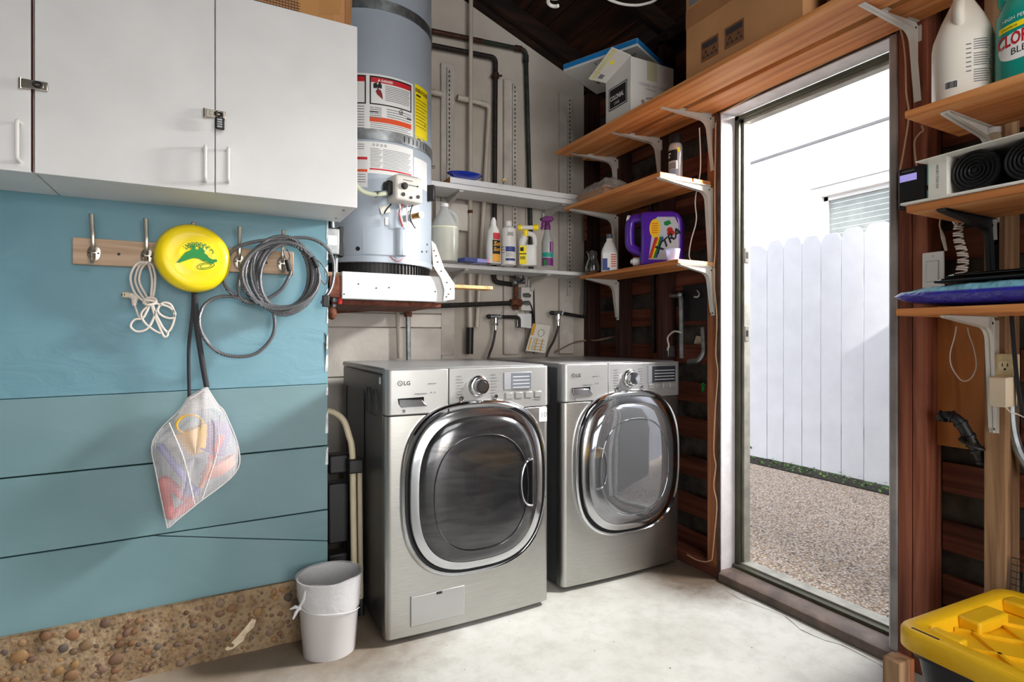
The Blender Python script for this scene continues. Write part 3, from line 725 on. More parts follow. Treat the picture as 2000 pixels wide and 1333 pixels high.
# ================================================================== WASTEBASKET, STEP STOOL
MT['bin_grey'] = mat('bin_grey', (186, 182, 182), .4, var=.02)
bx, by = .355, 2.033
wbk = thing('wastebasket', 'small pale grey wastebasket with a knotted clear liner on the floor', 'bin', (bx, by, 0))
H_ = .262
MB().lathe([(.001, .004), (.082, .004), (.088, .0), (.108, H_), (.1105, H_+.002), (.106, H_+.002), (.084, .008), (.001, .008)], 40, sx=1, sy=.93).build('bucket', 'bin_grey', wbk, smooth=50)
m, t, b = newmat('liner_film'); MT['liner'] = m
b.inputs['Base Color'].default_value = rgba((240, 240, 242)); b.inputs['Roughness'].default_value = .25; b.inputs['Alpha'].default_value = .36
v = coords(t); n = N(t, 'ShaderNodeTexNoise', i_Scale=26, i_Detail=5, i_Distortion=2); t.links.new(v, n.inputs[0]); bumpnode(t, b, n.outputs[0], .35, .012)
rr = random.Random(2)
wob = [[rr.uniform(-1, 1) for _ in range(48)] for _ in range(9)]
def liner(u, w_):
    j = int(round(u*48)) % 48; i = int(round(w_*8)); a = 2*PI*u
    drop = .085+.03*math.cos(a+1.0)
    z = H_+.006-drop*w_
    r = .088+(.020)*(z/H_)+.0042+.0016*wob[i][j]*(.3+w_)+(.002 if w_ == 0 else 0)
    return Vector((r*math.cos(a), r*math.sin(a)*.93, z))
ln = MB().grid(liner, 48, 8).grid(lambda u, w_: Vector(((.105-.016*w_)*math.cos(2*PI*u), (.105-.016*w_)*math.sin(2*PI*u)*.93, H_+.005-.16*w_+.002*math.sin(u*40))), 48, 6)
lnr = ln.build('bin_liner', 'liner', wbk, smooth=80)
kn = MB()
ka = PI*1.12; kc = Vector((.112*math.cos(ka), .112*math.sin(ka)*.93, .185))
kn.sphere(kc, .008, 10, 7, (1, 1, 1.2))
kn.tube([kc, kc+Vector((-.012, -.004, -.012)), kc+Vector((-.022, -.008, -.03))], [.004, .006, .003], 7)
kn.tube([kc, kc+Vector((-.014, .0, .006)), kc+Vector((-.03, .004, .0))], [.004, .006, .002], 7)
kn.tube([kc, kc+Vector((.012, -.016, .035)), kc+Vector((.016, -.02, .062))], [.004, .006, .004], 7)
hem_ = MB().tube([kc]+[Vector((.1085*math.cos(a), .1085*math.sin(a)*.93, .18-.03*q-.002*math.sin(q*9))) for q, a in [(i/10, ka+(.9+1.2)*i/10+.1) for i in range(1, 11)]], .0016, 5)
hem_.build('liner_hem', mat('hem_film', (236, 236, 238), .35, alpha=.55), lnr)
kn.build('knot', mat('liner_knot', (232, 232, 234), .35, alpha=.6), lnr)
# folded step stool between the blue wall and the washer
MT['cream'] = mat('cream_enamel', (206, 192, 164), .35, var=.03)
ss = thing('step_stool', 'folded step stool of cream tubes and black treads beside the washer', 'step stool', (.47, 2.25, 0))
P = lambda px, py, y: on_y(px, py, y)-Vector((.47, 2.25, 0))
top = [P(640, 803, 2.26), P(655, 808, 2.25), P(671, 822, 2.235), P(681, 850, 2.225), P(688, 885, 2.22)]
fl = spl(top+[P(690, 1000, 2.215), P(693, 1225, 2.20)], 6)
fl[-1].z = .03
MB().tube(fl, .0125, 12).build('front_leg', 'cream', ss)
a_ = P(702, 905, 2.23); b_ = P(705, 1215, 2.23); b_.z = .02
MB().tube([a_, b_], .0105, 12).build('rear_leg', 'cream', ss)
for p in (fl[-1], b_):
    MB().lathe([(.015, -.03), (.015, .03), (.013, .035)], 12, T((p.x, p.y, .03))).build('rubber_foot', 'black', ss)
c_ = P(696, 905, 2.222)
MB().box(c_.x-.035, c_.x+.022, c_.y-.03, c_.y+.03, c_.z-.035, c_.z+.02).build('hinge_block', 'black', ss, bevel=.006)
for z0, z1, yy in ((.56, .635, 2.30), (.28, .52, 2.32), (.06, .24, 2.32)):
    MB().box(-.08, .003, yy-2.25-.05, yy-2.25+.02, z0, z1).build('tread', 'black', ss, bevel=.008)
# ================================================================== WALL CABINETS
CF, CB, CT = 1.885, 1.532, 2.13
def handle_pull(px, p0, p1, door):
    a, c = on_y(px, p0, CF-.03), on_y(px, p1, CF-.03)
    pts = bend([(a.x, CF, a.z), (a.x, CF-.03, a.z), (a.x, CF-.03, c.z), (a.x, CF, c.z)], .012, 5)
    return MB().tube(pts, .0048, 10).build('handle', 'white_plastic', door)
def cabinet(label, x0, x1, splits):
    t = thing('wall_cabinet', label, 'cabinet')
    MB().box(x0, x1, CF+.019, BL-.001, CB, CT).build('carcass', 'white_paint', t, bevel=.0015)
    return t
xg = on_y(65, 200, CF).x; xm_ = on_y(420, 200, CF).x; xr_ = on_y(698, 200, CF).x
c2 = cabinet('wide white wall cabinet with two doors, a padlock hanging on its hasp', xg+.001, xr_, None)
c1_ = cabinet('white wall cabinet cut off by the picture edge, hasp without padlock', -1.45, xg-.003, None)
d1 = MB().box(-.95, xg-.005, CF, CF+.018, CB-.004, CT+.002).build('door', 'white_paint', c1_, bevel=.0015)
MB().box(-1.45, -.954, CF, CF+.018, CB-.004, CT+.002).build('door', 'white_paint', c1_, bevel=.0015)
d2 = MB().box(xg+.0025, xm_-.0015, CF, CF+.018, CB-.004, CT+.002).build('door', 'white_paint', c2, bevel=.0015)
d3 = MB().box(xm_+.0015, xr_, CF, CF+.018, CB-.004, CT+.002).build('door', 'white_paint', c2, bevel=.0015)
handle_pull(33, 233, 310, d1); handle_pull(401, 284, 350, d2); handle_pull(446, 288, 352, d3)
MT['edge_brown'] = mat('raw_chipboard_edge', (120, 70, 56), .8)
MB().box(xg-.0048, xg-.0042, CF+.0005, CF+.018, CB, CT).build('door_edge', 'edge_brown', c1_)
def hasp(pl, pr, pt, pb, par):
    a, c = on_y(pl, pt, CF-.012), on_y(pr, pb, CF-.012)
    h = MB().box(a.x, a.x+.018, CF-.006, CF, c.z+.001, a.z-.001).build('hasp', 'nickel', par, bevel=.002)
    MB().cyl((a.x+.004, CF-.006, c.z), (a.x+.004, CF-.006, a.z), .005, n=10).build('hinge_pin', 'nickel', h)
    MB().box(a.x+.006, c.x, CF-.013, CF-.009, c.z+.002, a.z-.002).build('hinged_strap', 'nickel', h, bevel=.0015)
    MB().box(a.x+.016, c.x-.008, CF-.0148, CF-.0128, c.z+.008, a.z-.008).build('raised_rib', 'nickel', h, bevel=.0008)
    xs_ = c.x-.020
    zc = (a.z+c.z)/2
    MB().tube([(xs_+.009*math.cos(q), CF-.010-.008, zc+.006*math.sin(q)) for q in [2*PI*i/14 for i in range(14)]], .0026, 7, True).build('staple', 'dark_metal', h)
    return xs_, zc
hasp(35, 93, 150, 180, c1_)
hx_, hz_ = hasp(397, 441, 210, 235, c2)
pk = thing('padlock', 'small black combination padlock hanging from the cabinet hasp', 'padlock', (hx_+.004, CF-.022, hz_))
MB().tube(bend([(-.008, 0, -.02), (-.008, 0, .006), (.008, 0, .006), (.008, 0, -.02)], .007, 5), .0022, 8).build('shackle', 'nickel', pk)
pb_ = MB().box(-.0125, .0125, -.006, .006, -.047, -.013).build('lock_body', 'black', pk, bevel=.003)
for i in range(4):
    MB().lathe([(.0055, -.0065), (.0055, .0065)], 14, T((0, -.0035, -.0195-.0068*i)) @ R(PI/2, 'Y')).build('number_wheel', 'galv', pb_)
sc_ = MB()
for px, py in ((660, 407), (624, 421)):
    p = on_z(px, py, CB)
for x, y in ((xr_-.03, 1.96), (xr_-.03, 2.10)):
    MB().lathe([(.004, -.0012), (.004, 0)], 10, T((x, y, CB))).build('screw', 'dark_metal', c2)
# torn cardboard box lying on the cabinet
cb = thing('cardboard_box', 'torn brown carton with parcel tape lying on top of the white cabinet', 'box', (.40, 1.93, CT+.002))
m_ = MB().box(-.50, -.012, 0, .20, .0, .16)
m_.build('carton', 'cardboard', cb, bevel=.003)
MB().prism([(-.012, -.002, .003), (.004, -.012, .02), (.012, -.01, .16), (-.012, 0, .16)], (0, .19, 0)).build('torn_flap', 'cardboard', cb)
MB().box(-.16, -.05, -.0008, .0, .0, .16).build('tape', 'tape', cb)
MB().prism([(-.10, -.0014, .03), (-.03, -.0014, .05), (-.02, -.0014, .16), (-.09, -.0014, .16)], (0, .0006, 0)).build('tape', 'tape', cb)
nt_ = MB()
for i in range(16):
    x = -.30+.009*i; nt_.box(x, x+.0012, -.0016, 0, 0, .06)
for i in range(6):
    nt_.box(-.30, -.155, -.0016, 0, .006+.009*i, .0072+.009*i)
nt_.build('printed_grid', 'dark_metal', cb, kind='stuff')
MB().prism([(-.02, .0, -.001), (-.006, -.004, 0), (-.004, -.012, .008), (-.012, -.004, .012)], (0, .05, 0)).build('torn_scrap', 'cardboard', cb)
# ================================================================== COAT RACK AND WHAT HANGS ON IT
a, c = on_y(141, 460, BL-.02), on_y(574, 533, BL-.02)
z1, z0 = 1.405, 1.322
rk = thing('coat_rack', 'pale pine coat rack board with five metal hooks on the blue wall', 'coat rack', (0, BL, 0))
MB().box(a.x, c.x, -.02, 0, z0, z1).build('board', 'rack_wood', rk, bevel=.003)
hooks = []
HR = (math.hypot(1, 0))
for i, px in enumerate((181, 286, 378, 468, 553)):
    x = on_y(px, 490, BL-.045).x; zc = 1.358
    h = MB().lathe([(.026, .0), (.025, .004), (.018, .006)], 20, T((x, -.0195, zc)) @ R(PI/2, 'X'), sx=.72).build('hook', 'nickel', rk)
    up = spl([(x, -.026, zc+.005), (x, -.040, zc+.02), (x, -.046, zc+.055), (x, -.056, zc+.085), (x, -.066, zc+.115)], 6)
    MB().tube(up, [.0045+.0025*(k/len(up)) for k in range(len(up))], 8, flat=.6).build('upper_prong', 'nickel', h)
    lo_ = spl([(x, -.026, zc-.002), (x, -.034, zc-.016), (x, -.05, zc-.03), (x, -.066, zc-.022), (x, -.069, zc-.006)], 5)
    MB().tube(lo_, .0048, 8).build('lower_prong', 'nickel', h)
    for q in (-1, 1): MB().sphere((x+q*.011, -.0255, zc), .0028, 8, 5).build('screw', 'dark_metal', h)
    hooks.append(x)
for px in (232, 520):
    x = on_y(px, 497, BL-.02).x
    MB().lathe([(.0045, 0), (.003, .002)], 10, T((x, -.0205, 1.36)) @ R(PI/2, 'X')).build('screw', 'dark_metal', rk)
# flying disc
fy = BL-.095
fc = on_y(381, 503, fy)
fz = thing('flying_disc', 'yellow flying disc with a green dinosaur, hung on the rack', 'flying disc', fc)
r_ = .112
Mf = R(math.radians(14), 'Z') @ R(math.radians(-4), 'X') @ R(PI/2, 'X')
MB().lathe([(0, .012), (.045, .0125), (.048, .0135), (.05, .0125), (.08, .012), (.078, .0122), (.081, .0118), (.092, .0105), (.101, .005), (.107, -.005), (r_, -.018), (r_-.003, -.022), (r_-.006, -.018), (.104, -.007), (.097, .002), (.085, .008), (0, .009)], 64, Mf, cap=False).build('disc', 'yellow', fz, smooth=60)
fm = lambda x, z, c=0: Mf @ Vector((x, -z if 0 else z, .0142+c)) 
Mf2 = R(math.radians(14), 'Z') @ R(math.radians(-4), 'X')
fpt = lambda px, py: Mf2 @ Vector(((px-381)*.113/73, -.0145, -(py-503)*.113/73))
dino = [(345, 519), (357, 503), (362, 496), (372, 490), (374, 480), (380, 481), (380, 487), (385, 489), (387, 481), (393, 484), (398, 490), (396, 494), (402, 498), (405, 503), (411, 506), (420, 505), (421, 510), (414, 513), (412, 516), (404, 514), (400, 511), (395, 512), (388, 507), (378, 506), (370, 509), (360, 514), (352, 518)]
MB().prism([fpt(*p) for p in dino], (0, -.0004, 0)).build('dinosaur_print', 'green_ink', fz)
dd = MB()
for rx_, rz_ in ((17, 6.5), (11, 4)):
    dd.tube([fpt(399+rx_*math.cos(q)*.96+rz_*math.sin(q)*.25, 521+rz_*math.sin(q)-rx_*math.cos(q)*.28) for q in [2*PI*i/24 for i in range(24)]], .0009, 4, True)
dd.build('thrown_disc_print', 'green_ink', fz)
lt = MB()
word = 'CRRRRRRR!'                      # printed upside down along an arc
for i, ch in enumerate(word):
    q = math.radians(62-15.6*i*.86) ; rr_ = 33
    q = math.radians(80+8.6*i)
    q2 = math.radians(30+ (140-30)*i/8)
    px, py = 384+33*math.cos(q2)*1.05, 505-33*math.sin(q2)*1.0
    o0 = fpt(px, py)
    rot = q2-PI/2+PI
    lt.text(ch, .023, lambda a_, b_, c_=0, o0=o0, rot=rot: o0+Vector((a_*math.cos(rot)-b_*math.sin(rot), 0, a_*math.sin(rot)+b_*math.cos(rot))), 'CENTER', .9, bold=.0004)
lt.build('lettering', 'green_ink', fz)
# white extension cord
MT['cord_white'] = mat('cord_white', (226, 214, 204), .45)
ey = BL-.05
ec_ = thing('extension_cord', 'tied white extension cord hanging from the second hook', 'cord')
E_ = lambda pts, dy=0: [on_y(p[0], p[1], ey-(p[2] if len(p) > 2 else 0)-dy) for p in pts]
loops = [[(286, 512, .02), (268, 515), (255, 540), (262, 570), (280, 588), (291, 590)],
         [(286, 513, .02), (272, 520), (264, 548), (275, 575), (290, 591)],
         [(286, 514, .022), (276, 526), (272, 550), (284, 575), (293, 590)],
         [(286, 512, .02), (297, 518), (303, 540), (301, 570), (296, 588)],
         [(287, 512, .024), (292, 522), (297, 548), (295, 575), (294, 590)]]
for l in loops: MB().tube(spl(E_(l), 6), .0036, 7).build('cord_loop', 'cord_white', ec_)
MB().tube(spl(E_([(282, 588, .006), (290, 582, .012), (303, 584, .006), (304, 592, .01), (290, 596, .014), (281, 592, .008), (285, 586, .014), (302, 589, .012)]), 5), .0042, 7).build('knot', 'cord_white', ec_)
tails = [[(294, 592), (286, 610), (278, 622), (262, 625), (255, 638), (268, 648), (288, 642), (300, 622), (304, 606)],
         [(299, 592), (312, 595), (330, 600), (342, 612), (336, 622), (318, 618), (308, 606), (318, 592), (334, 596), (341, 618), (335, 640), (327, 650)],
         [(297, 592), (305, 615), (318, 640), (328, 652), (321, 658), (312, 640), (302, 615), (296, 596)],
         [(293, 594), (276, 612), (282, 630), (300, 645), (314, 652)]]
for l in tails: MB().tube(spl(E_(l, .004), 6), .0036, 7).build('cord_tail', 'cord_white', ec_)
MB().tube(spl(E_([(262, 592), (266, 605), (272, 620), (280, 624)]), 6), .003, 7).build('cord_tail', 'cord_white', ec_)
p = on_y(250, 577, ey)
soc = MB().box(p.x-.016, p.x+.006, p.y-.010, p.y+.010, p.z-.008, p.z+.010).build('socket', mat('ivory', (208, 196, 170), .4), ec_, bevel=.004)
p2 = on_y(262, 590, ey)
MB().tube([p+Vector((.004, 0, .002)), p2+Vector((.002, 0, .012)), p2+Vector((0, 0, -.012))], [.009, .011, .006], 8).build('socket_body', 'ivory' if 'ivory' in MT else 'cord_white', ec_)
for q in (-.004, .003): MB().box(p.x-.012+q, p.x-.010+q, p.y-.0105, p.y-.0095, p.z-.003, p.z+.004).build('slot', 'black_ink', soc)
# braided steel cable
m, t, b = newmat('braided_cable'); MT['cable'] = m
v = coords(t); wv = N(t, 'ShaderNodeTexWave', i_Scale=120, i_Distortion=1.0); wv.bands_direction = 'DIAGONAL'; t.links.new(v, wv.inputs[0])
t.links.new(ramp(t, wv.outputs[0], [(.2, (54, 54, 58)), (.8, (150, 150, 154))]), b.inputs['Base Color']); b.inputs['Metallic'].default_value = .5; b.inputs['Roughness'].default_value = .35
bumpnode(t, b, wv.outputs[0], .4, .002)
cy = BL-.055
st_ = thing('steel_cable', 'coiled braided steel cable with looped ends hanging from the last hook', 'cable')
C_ = lambda pts: [on_y(p[0], p[1], cy-(p[2] if len(p) > 2 else 0)) for p in pts]
rr = random.Random(9)
for k in range(10):
    cx_, cz_ = 552+rr.uniform(-6, 12), 538+rr.uniform(-6, 6); ra, rb = 66+rr.uniform(-14, 12), 70+rr.uniform(-8, 7); ph = rr.uniform(0, 6)
    pts = []
    for i in range(28):
        q = 2*PI*i/28; pts.append((cx_+ra*math.cos(q)*(1+.03*math.sin(2*q+ph)), cz_+rb*math.sin(q)*(1+.02*math.cos(3*q+ph)), .004*k+.006*math.sin(q+ph)))
    MB().tube(C_(pts), .0064, 8, True).build('coil_turn', 'cable', st_)
strands = [[(545, 478, .03), (500, 492, .02), (472, 530, .015), (468, 580, .02), (500, 592, .02), (545, 570, .024), (565, 540, .03), (568, 528, .03)],
           [(437, 540, .0), (441, 560, .01), (462, 580, .014), (500, 592, .016), (520, 592, .018), (535, 615, .02), (533, 655, .02), (505, 688, .02), (470, 697, .02), (430, 690, .018), (402, 665, .018), (390, 630, .018), (398, 598, .018), (425, 581, .018), (455, 580, .018), (485, 588, .02)],
           [(437, 545, 0), (440, 512, 0), (460, 485, .01), (500, 472, .016), (545, 468, .02), (600, 465, .02), (636, 482, .02), (652, 515, .02), (648, 560, .02), (630, 590, .02), (636, 592, .02)],
           [(520, 592, .02), (500, 560, .02), (495, 520, .02), (505, 490, .02), (540, 474, .026)]]
for s_ in strands: MB().tube(spl(C_(s_), 8), .006, 8).build('cable_strand', 'cable', st_)
thin = [[(553, 488, .05), (556, 500, .05), (561, 515, .05)], [(560, 486, .05), (566, 500, .05), (562, 517, .05)], [(617, 507, .04), (632, 520, .03), (640, 540, .03), (636, 556, .03), (626, 545, .03), (616, 525, .04)]]
for s_ in thin: MB().tube(spl(C_(s_), 6), .0028, 6).build('end_loop', 'cable', st_)
for (x0, y0, x1, y1) in ((560, 508, 566, 530), (610, 502, 620, 523)):
    p, q = C_([(x0, y0, .048), (x1, y1, .048)]); MB().cyl(p, q, .0085, n=12).build('crimp_sleeve', 'black', st_)
p = on_y(634, 588, cy-.02)
MB().box(p.x-.008, p.x+.016, p.y-.008, p.y+.008, p.z-.022, p.z+.02).build('lock_barrel', 'black', st_, bevel=.003)
# mesh bag of sand toys on a dark strap
by_ = BL-.075
m, t, b = newmat('white_net'); MT['net'] = m
v = coords(t, shift=False); se = N(t, 'ShaderNodeSeparateXYZ'); t.links.new(v, se.inputs[0])
mt_ = []
for ax in ('X', 'Z'):
    mu = N(t, 'ShaderNodeMath', operation='MULTIPLY', i_1=230.0); t.links.new(se.outputs[ax], mu.inputs[0])
    fr_ = N(t, 'ShaderNodeMath', operation='FRACT'); t.links.new(mu.outputs[0], fr_.inputs[0])
    gt = N(t, 'ShaderNodeMath', operation='LESS_THAN', i_1=.25); t.links.new(fr_.outputs[0], gt.inputs[0]); mt_.append(gt)
mxm = N(t, 'ShaderNodeMath', operation='MAXIMUM'); t.links.new(mt_[0].outputs[0], mxm.inputs[0]); t.links.new(mt_[1].outputs[0], mxm.inputs[1])
t.links.new(mxm.outputs[0], b.inputs['Alpha']); b.inputs['Base Color'].default_value = rgba((232, 228, 232)); b.inputs['Roughness'].default_value = .7
bag = thing('mesh_bag', 'white net bag full of sand toys hanging by a dark strap', 'bag')
outl = [(404, 757), (425, 790), (440, 808), (452, 840), (466, 876), (459, 925), (425, 955), (385, 985), (352, 1012), (327, 1032), (318, 990), (306, 930), (299, 860), (330, 825), (352, 800), (370, 776), (388, 766)]
ob_ = spl([Vector((p[0], p[1], 0)) for p in outl], 4, True)
ctr = Vector((382, 890, 0)); nO = len(ob_)
def netface(sign, bulge):
    vs = []; rings = 9
    for k in range(rings+1):
        f_ = k/rings
        for i, p in enumerate(ob_):
            q = ctr+(p-ctr)*f_; h = bulge*max(0, 1-f_**4)**.6
            h += .003*math.sin(i*.35)*f_*(1-f_)*4
            vs.append(on_y(q.x, q.y, by_-sign*h))
    fs = []
    for k in range(rings):
        for i in range(nO): fs.append((k*nO+i, k*nO+(i+1) % nO, (k+1)*nO+(i+1) % nO, (k+1)*nO+i))
    return vs, fs
MB().add(*netface(1, .062)).build('net', 'net', bag, smooth=80)
MB().add(*netface(-1, .05)).build('net', 'net', bag, smooth=80)
MT['hem'] = mat('white_hem', (226, 222, 220), .7, alpha=.8)
hm = [on_y(q[0], q[1], by_-.012) for q in ((404, 757), (425, 790), (436, 808), (420, 798), (396, 800), (372, 806), (352, 818), (340, 822), (358, 795), (372, 777), (390, 766))]
MB().prism(hm, (0, -.003, 0)).build('hem', 'hem', bag)
for l in ([(404, 757), (425, 790), (440, 808), (466, 876), (459, 925), (385, 985), (327, 1032)], [(327, 1032), (306, 930), (299, 860), (352, 800), (370, 776), (404, 757)], [(330, 826), (360, 900), (380, 985)], [(430, 812), (425, 880), (395, 975)]):
    MB().tube(spl([on_y(p[0], p[1], by_-(.004 if len(l) > 4 else .062)) for p in l], 5), .002, 5).build('seam', 'hem', bag)
MT['strap'] = mat('charcoal_webbing', (58, 58, 62), .8)
def ribbon(pts, wd):
    pp = spl(pts, 8); vs = []
    for p in pp:
        vs += [p+Vector((-wd, 0, 0)), p+Vector((wd, -.002, 0))]
    o = MB().add(vs, [(2*i, 2*i+1, 2*i+3, 2*i+2) for i in range(len(pp)-1)]).build('strap', 'strap', bag)
    s2 = o.modifiers.new('thick', 'SOLIDIFY'); s2.thickness = .0015
ribbon([Vector((hooks[2], BL-.069, 1.34)), on_y(377, 600, BL-.06), on_y(369, 680, BL-.06), on_y(370, 776, by_)], .0052)
ribbon([Vector((hooks[2]+.004, BL-.0715, 1.34)), on_y(383, 620, BL-.062), on_y(394, 700, BL-.064), on_y(404, 757, by_)], .0085)
toy = {'toy_yellow': (238, 186, 60), 'toy_red': (206, 84, 74), 'toy_purple': (122, 92, 146), 'toy_blue': (104, 110, 180), 'toy_orange': (220, 136, 98)}
for k, c in toy.items(): MT[k] = mat(k, c, .4)
iy = by_+.006
def toyobj(name, label, cat): return thing(name, label, 'toy')
tg = thing('toy_bucket', 'yellow toy sand bucket near the top of the net bag', 'toy')
q0, q1 = on_y(372, 838, iy), on_y(392, 880, iy)
dv = (q1-q0).normalized()
MB().tube([q0+Vector((0, -.012, 0)), q0+dv*.01+Vector((0, -.012, 0)), q1+Vector((0, -.012, 0))], [.05, .047, .034], 24).build('bucket', 'toy_yellow', tg)
MB().tube([q0-dv*.001+Vector((.036*math.cos(a), -.05, .02+.03*math.sin(a))) for a in [2*PI*i/20 for i in range(20)]], .004, 6, True).build('rim', 'toy_yellow', tg)
tg = thing('toy_mould', 'purple toy sand mould in the upper half of the net bag', 'toy')
MB().lathe([(.052, -.045), (.05, -.015), (.04, .03), (.018, .048), (0, .05)], 8, T(on_y(420, 850, iy+.006)) @ R(.5, 'Y')).build('shell', 'toy_purple', tg)
MB().lathe([(.058, -.05), (.058, -.044)], 16, T(on_y(420, 850, iy+.006)) @ R(.5, 'Y')).build('rim', 'toy_purple', tg)
tg = thing('toy_shovel', 'red toy shovel standing upright inside the net bag', 'toy')
q0, q1, q2 = on_y(432, 850, iy-.032), on_y(392, 950, iy-.03), on_y(386, 968, iy-.03)
MB().tube([q0, (q0+q1)/2], .013, 10).build('handle', 'toy_red', tg)
MB().tube([(q0+q1)/2, (q0*.4+q1*.6), q1], [.01, .036, .026], 12, flat=.3).build('blade', 'toy_orange', tg)
tg = thing('toy_rake', 'blue toy rake lying diagonally in the net bag', 'toy')
q0, q1 = on_y(312, 870, iy-.01), on_y(378, 958, iy-.02)
MB().tube([q0, q1], .011, 10).build('handle', 'toy_blue', tg)
MB().box(q1.x-.03, q1.x+.02, q1.y-.005, q1.y+.005, q1.z-.006, q1.z+.008).build('rake_head', 'toy_blue', tg, bevel=.002)
for i in range(4): MB().box(q1.x-.028+.013*i, q1.x-.022+.013*i, q1.y-.004, q1.y+.004, q1.z-.02, q1.z-.005).build('tine', 'toy_blue', tg)
tg = thing('toy_triangle', 'red triangular toy in the bottom point of the net bag', 'toy')
tri = [on_y(*p, iy) for p in ((318, 935), (333, 1010), (375, 982))]
MB().tube(bend([(tri[0]+tri[2])/2, tri[2], tri[1], tri[0], (tri[0]+tri[2])/2], .012, 4), .015, 10).build('frame', 'toy_red', tg)
tg = thing('toy_boat', 'orange red toy boat by the edge of the net bag', 'toy')
q0 = on_y(430, 915, iy)
MB().lathe([(.006, -.024), (.032, -.014), (.042, .018), (.04, .019), (.028, -.008)], 16, T(q0) @ R(-.5, 'Y'), sx=1.4, sy=.8, cap=False).build('hull', 'toy_orange', tg)
MB().box(q0.x-.012, q0.x+.012, q0.y-.01, q0.y+.01, q0.z, q0.z+.022).build('cabin', 'toy_red', tg, bevel=.003)
# ================================================================== WATER HEATER AND ITS PLATFORM
MT['tank'] = mat('tank_enamel', (172, 182, 194), .34, .1, var=.02, bump=.02, bs=20)
HC = Vector((.630, 2.525, 0)); HR_ = .262; HZ = 1.352
pfm = thing('heater_platform', 'white painted timber platform under the water heater', 'platform')
fa, fb_ = on_y(668, 538, 2.2), on_y(868, 545, 2.2)
PZ = 1.342
MB().box(fa.x, fb_.x+.012, 2.20, 2.238, 1.245, PZ+.009).build('front_beam', 'white_paint', pfm, bevel=.003)
MB().box(fa.x-.06, fb_.x, 2.238, BY-.02, PZ-.012, PZ+.008).build('deck', mat('raw_deck', (170, 140, 112), .8), pfm)
MB().box(fa.x-.045, fa.x, 2.205, 2.24, 1.25, PZ-.01).build('beam_end', 'redwood', pfm, bevel=.002)
MB().box(fa.x-.03, fb_.x, 2.24, 2.75, 1.225, 1.243).build('soffit', 'redwood', pfm)
MB().box(fb_.x-.03, fb_.x+.005, 2.24, 2.80, 1.25, PZ-.012).build('side_beam', 'redwood', pfm)
g1 = [(843, 470), (851, 478), (868, 525), (888, 555), (888, 585), (866, 588), (868, 566), (862, 545), (846, 520)]
MB().prism([on_y(*p, 2.185) for p in g1], (0, .003, 0)).build('gusset_plate', 'white_metal', pfm)
gh = MB()
for p in ((848, 490), (855, 512), (862, 530), (873, 552), (876, 575), (852, 500), (880, 565), (872, 580)):
    q = on_y(*p, 2.184); gh.lathe([(.003, 0), (.003, .001)], 8, T(q) @ R(PI/2, 'X'))
gh.build('nail_holes', 'black_ink', pfm, kind='stuff')
for p in ((700, 555), (760, 562), (735, 563), (850, 570), (672, 575)):
    q = on_y(*p, 2.1995); MB().lathe([(.003, 0), (.003, .0012)], 8, T(q) @ R(PI/2, 'X')).build('nail', 'dark_metal', pfm)
cl = thing('timber_offcut', 'pale pine offcut sticking out beside the heater platform', 'timber')
p, q = on_y(890, 556, 2.30), on_y(963, 566, 2.30)
MB().box(fb_.x+.004, q.x, 2.30, 2.38, q.z, p.z-.0).build('board', 'shelf_wood_pale', cl, bevel=.002)
he = thing('water_heater', 'tall grey gas water heater with warning labels standing on the white platform', 'water heater', (HC.x, HC.y, 0))
MB().lathe([(HR_-.004, HZ+.052), (HR_, HZ+.056), (HR_, 2.86), (HR_-.01, 2.885), (.1, 2.90), (0, 2.90)], 64).build('tank', 'tank', he, smooth=40)
MB().lathe([(HR_-.003, HZ+.05), (HR_+.004, HZ+.052), (HR_+.004, HZ+.075), (HR_+.001, HZ+.078)], 64, cap=False).build('skirt', 'tank', he)
MB().lathe([(HR_-.006, HZ-.002), (HR_+.002, HZ), (HR_+.002, HZ+.006), (HR_-.006, HZ+.008)], 64).build('base_rim', 'galv', he)
MB().lathe([(HR_-.014, HZ+.004), (HR_-.014, HZ+.052)], 64, cap=False).build('base_core', 'black', he)
lm = MB().box(-.0022, .0022, -.003, .003, 0, .044).mesh('louvre', 'dark_metal')
lv = None
for i in range(72):
    a = math.radians(150+3.75*i)
    inst('louvre', lm, he, T(((HR_-.011)*math.cos(a), (HR_-.011)*math.sin(a), HZ+.007)) @ R(a, 'Z'))
MB().cyl((0, 0, 2.89), (0, 0, 3.2), .04, n=20).build('flue', 'galv', he)
VA = math.atan2(-1, 0)      # facing -y
def hang(px, py):
    """tank angle and height seen at a picture point"""
    r = _ray(px, py); o = Vector((0, 0)); dxy = Vector((r.x, r.y)); cc = Vector((HC.x, HC.y))
    A_ = dxy.dot(dxy); B_ = -2*dxy.dot(cc); C0 = cc.dot(cc)-HR_*HR_; D_ = B_*B_-4*A_*C0
    t_ = (-B_-math.sqrt(max(D_, 0)))/(2*A_)
    p = r*t_; return math.atan2(p.y-HC.y, p.x-HC.x), CAMH+p.z
def cpt(a, z, o=.0008): return Vector(((HR_+o)*math.cos(a), (HR_+o)*math.sin(a), z))
def patch(a0, a1, z0, z1, o=.0008, mb=None, n=14):
    mb = mb or MB()
    return mb.grid(lambda u, w_: cpt(a0+(a1-a0)*u, z0+(z1-z0)*w_, o), n, 1)
A0, Z_t = hang(712, 142); A1, _ = hang(806, 165); A2 = A1+.32
_, z_mid = hang(720, 255)
zz = lambda py: hang(716, py)[1]
def prt(s, size, a, z, o=.0016, mb=None, **k): return mb.text(s, size, lambda x, y, c=0: cpt(a+x/HR_, z+y, o), **k)
AL = A0-.55
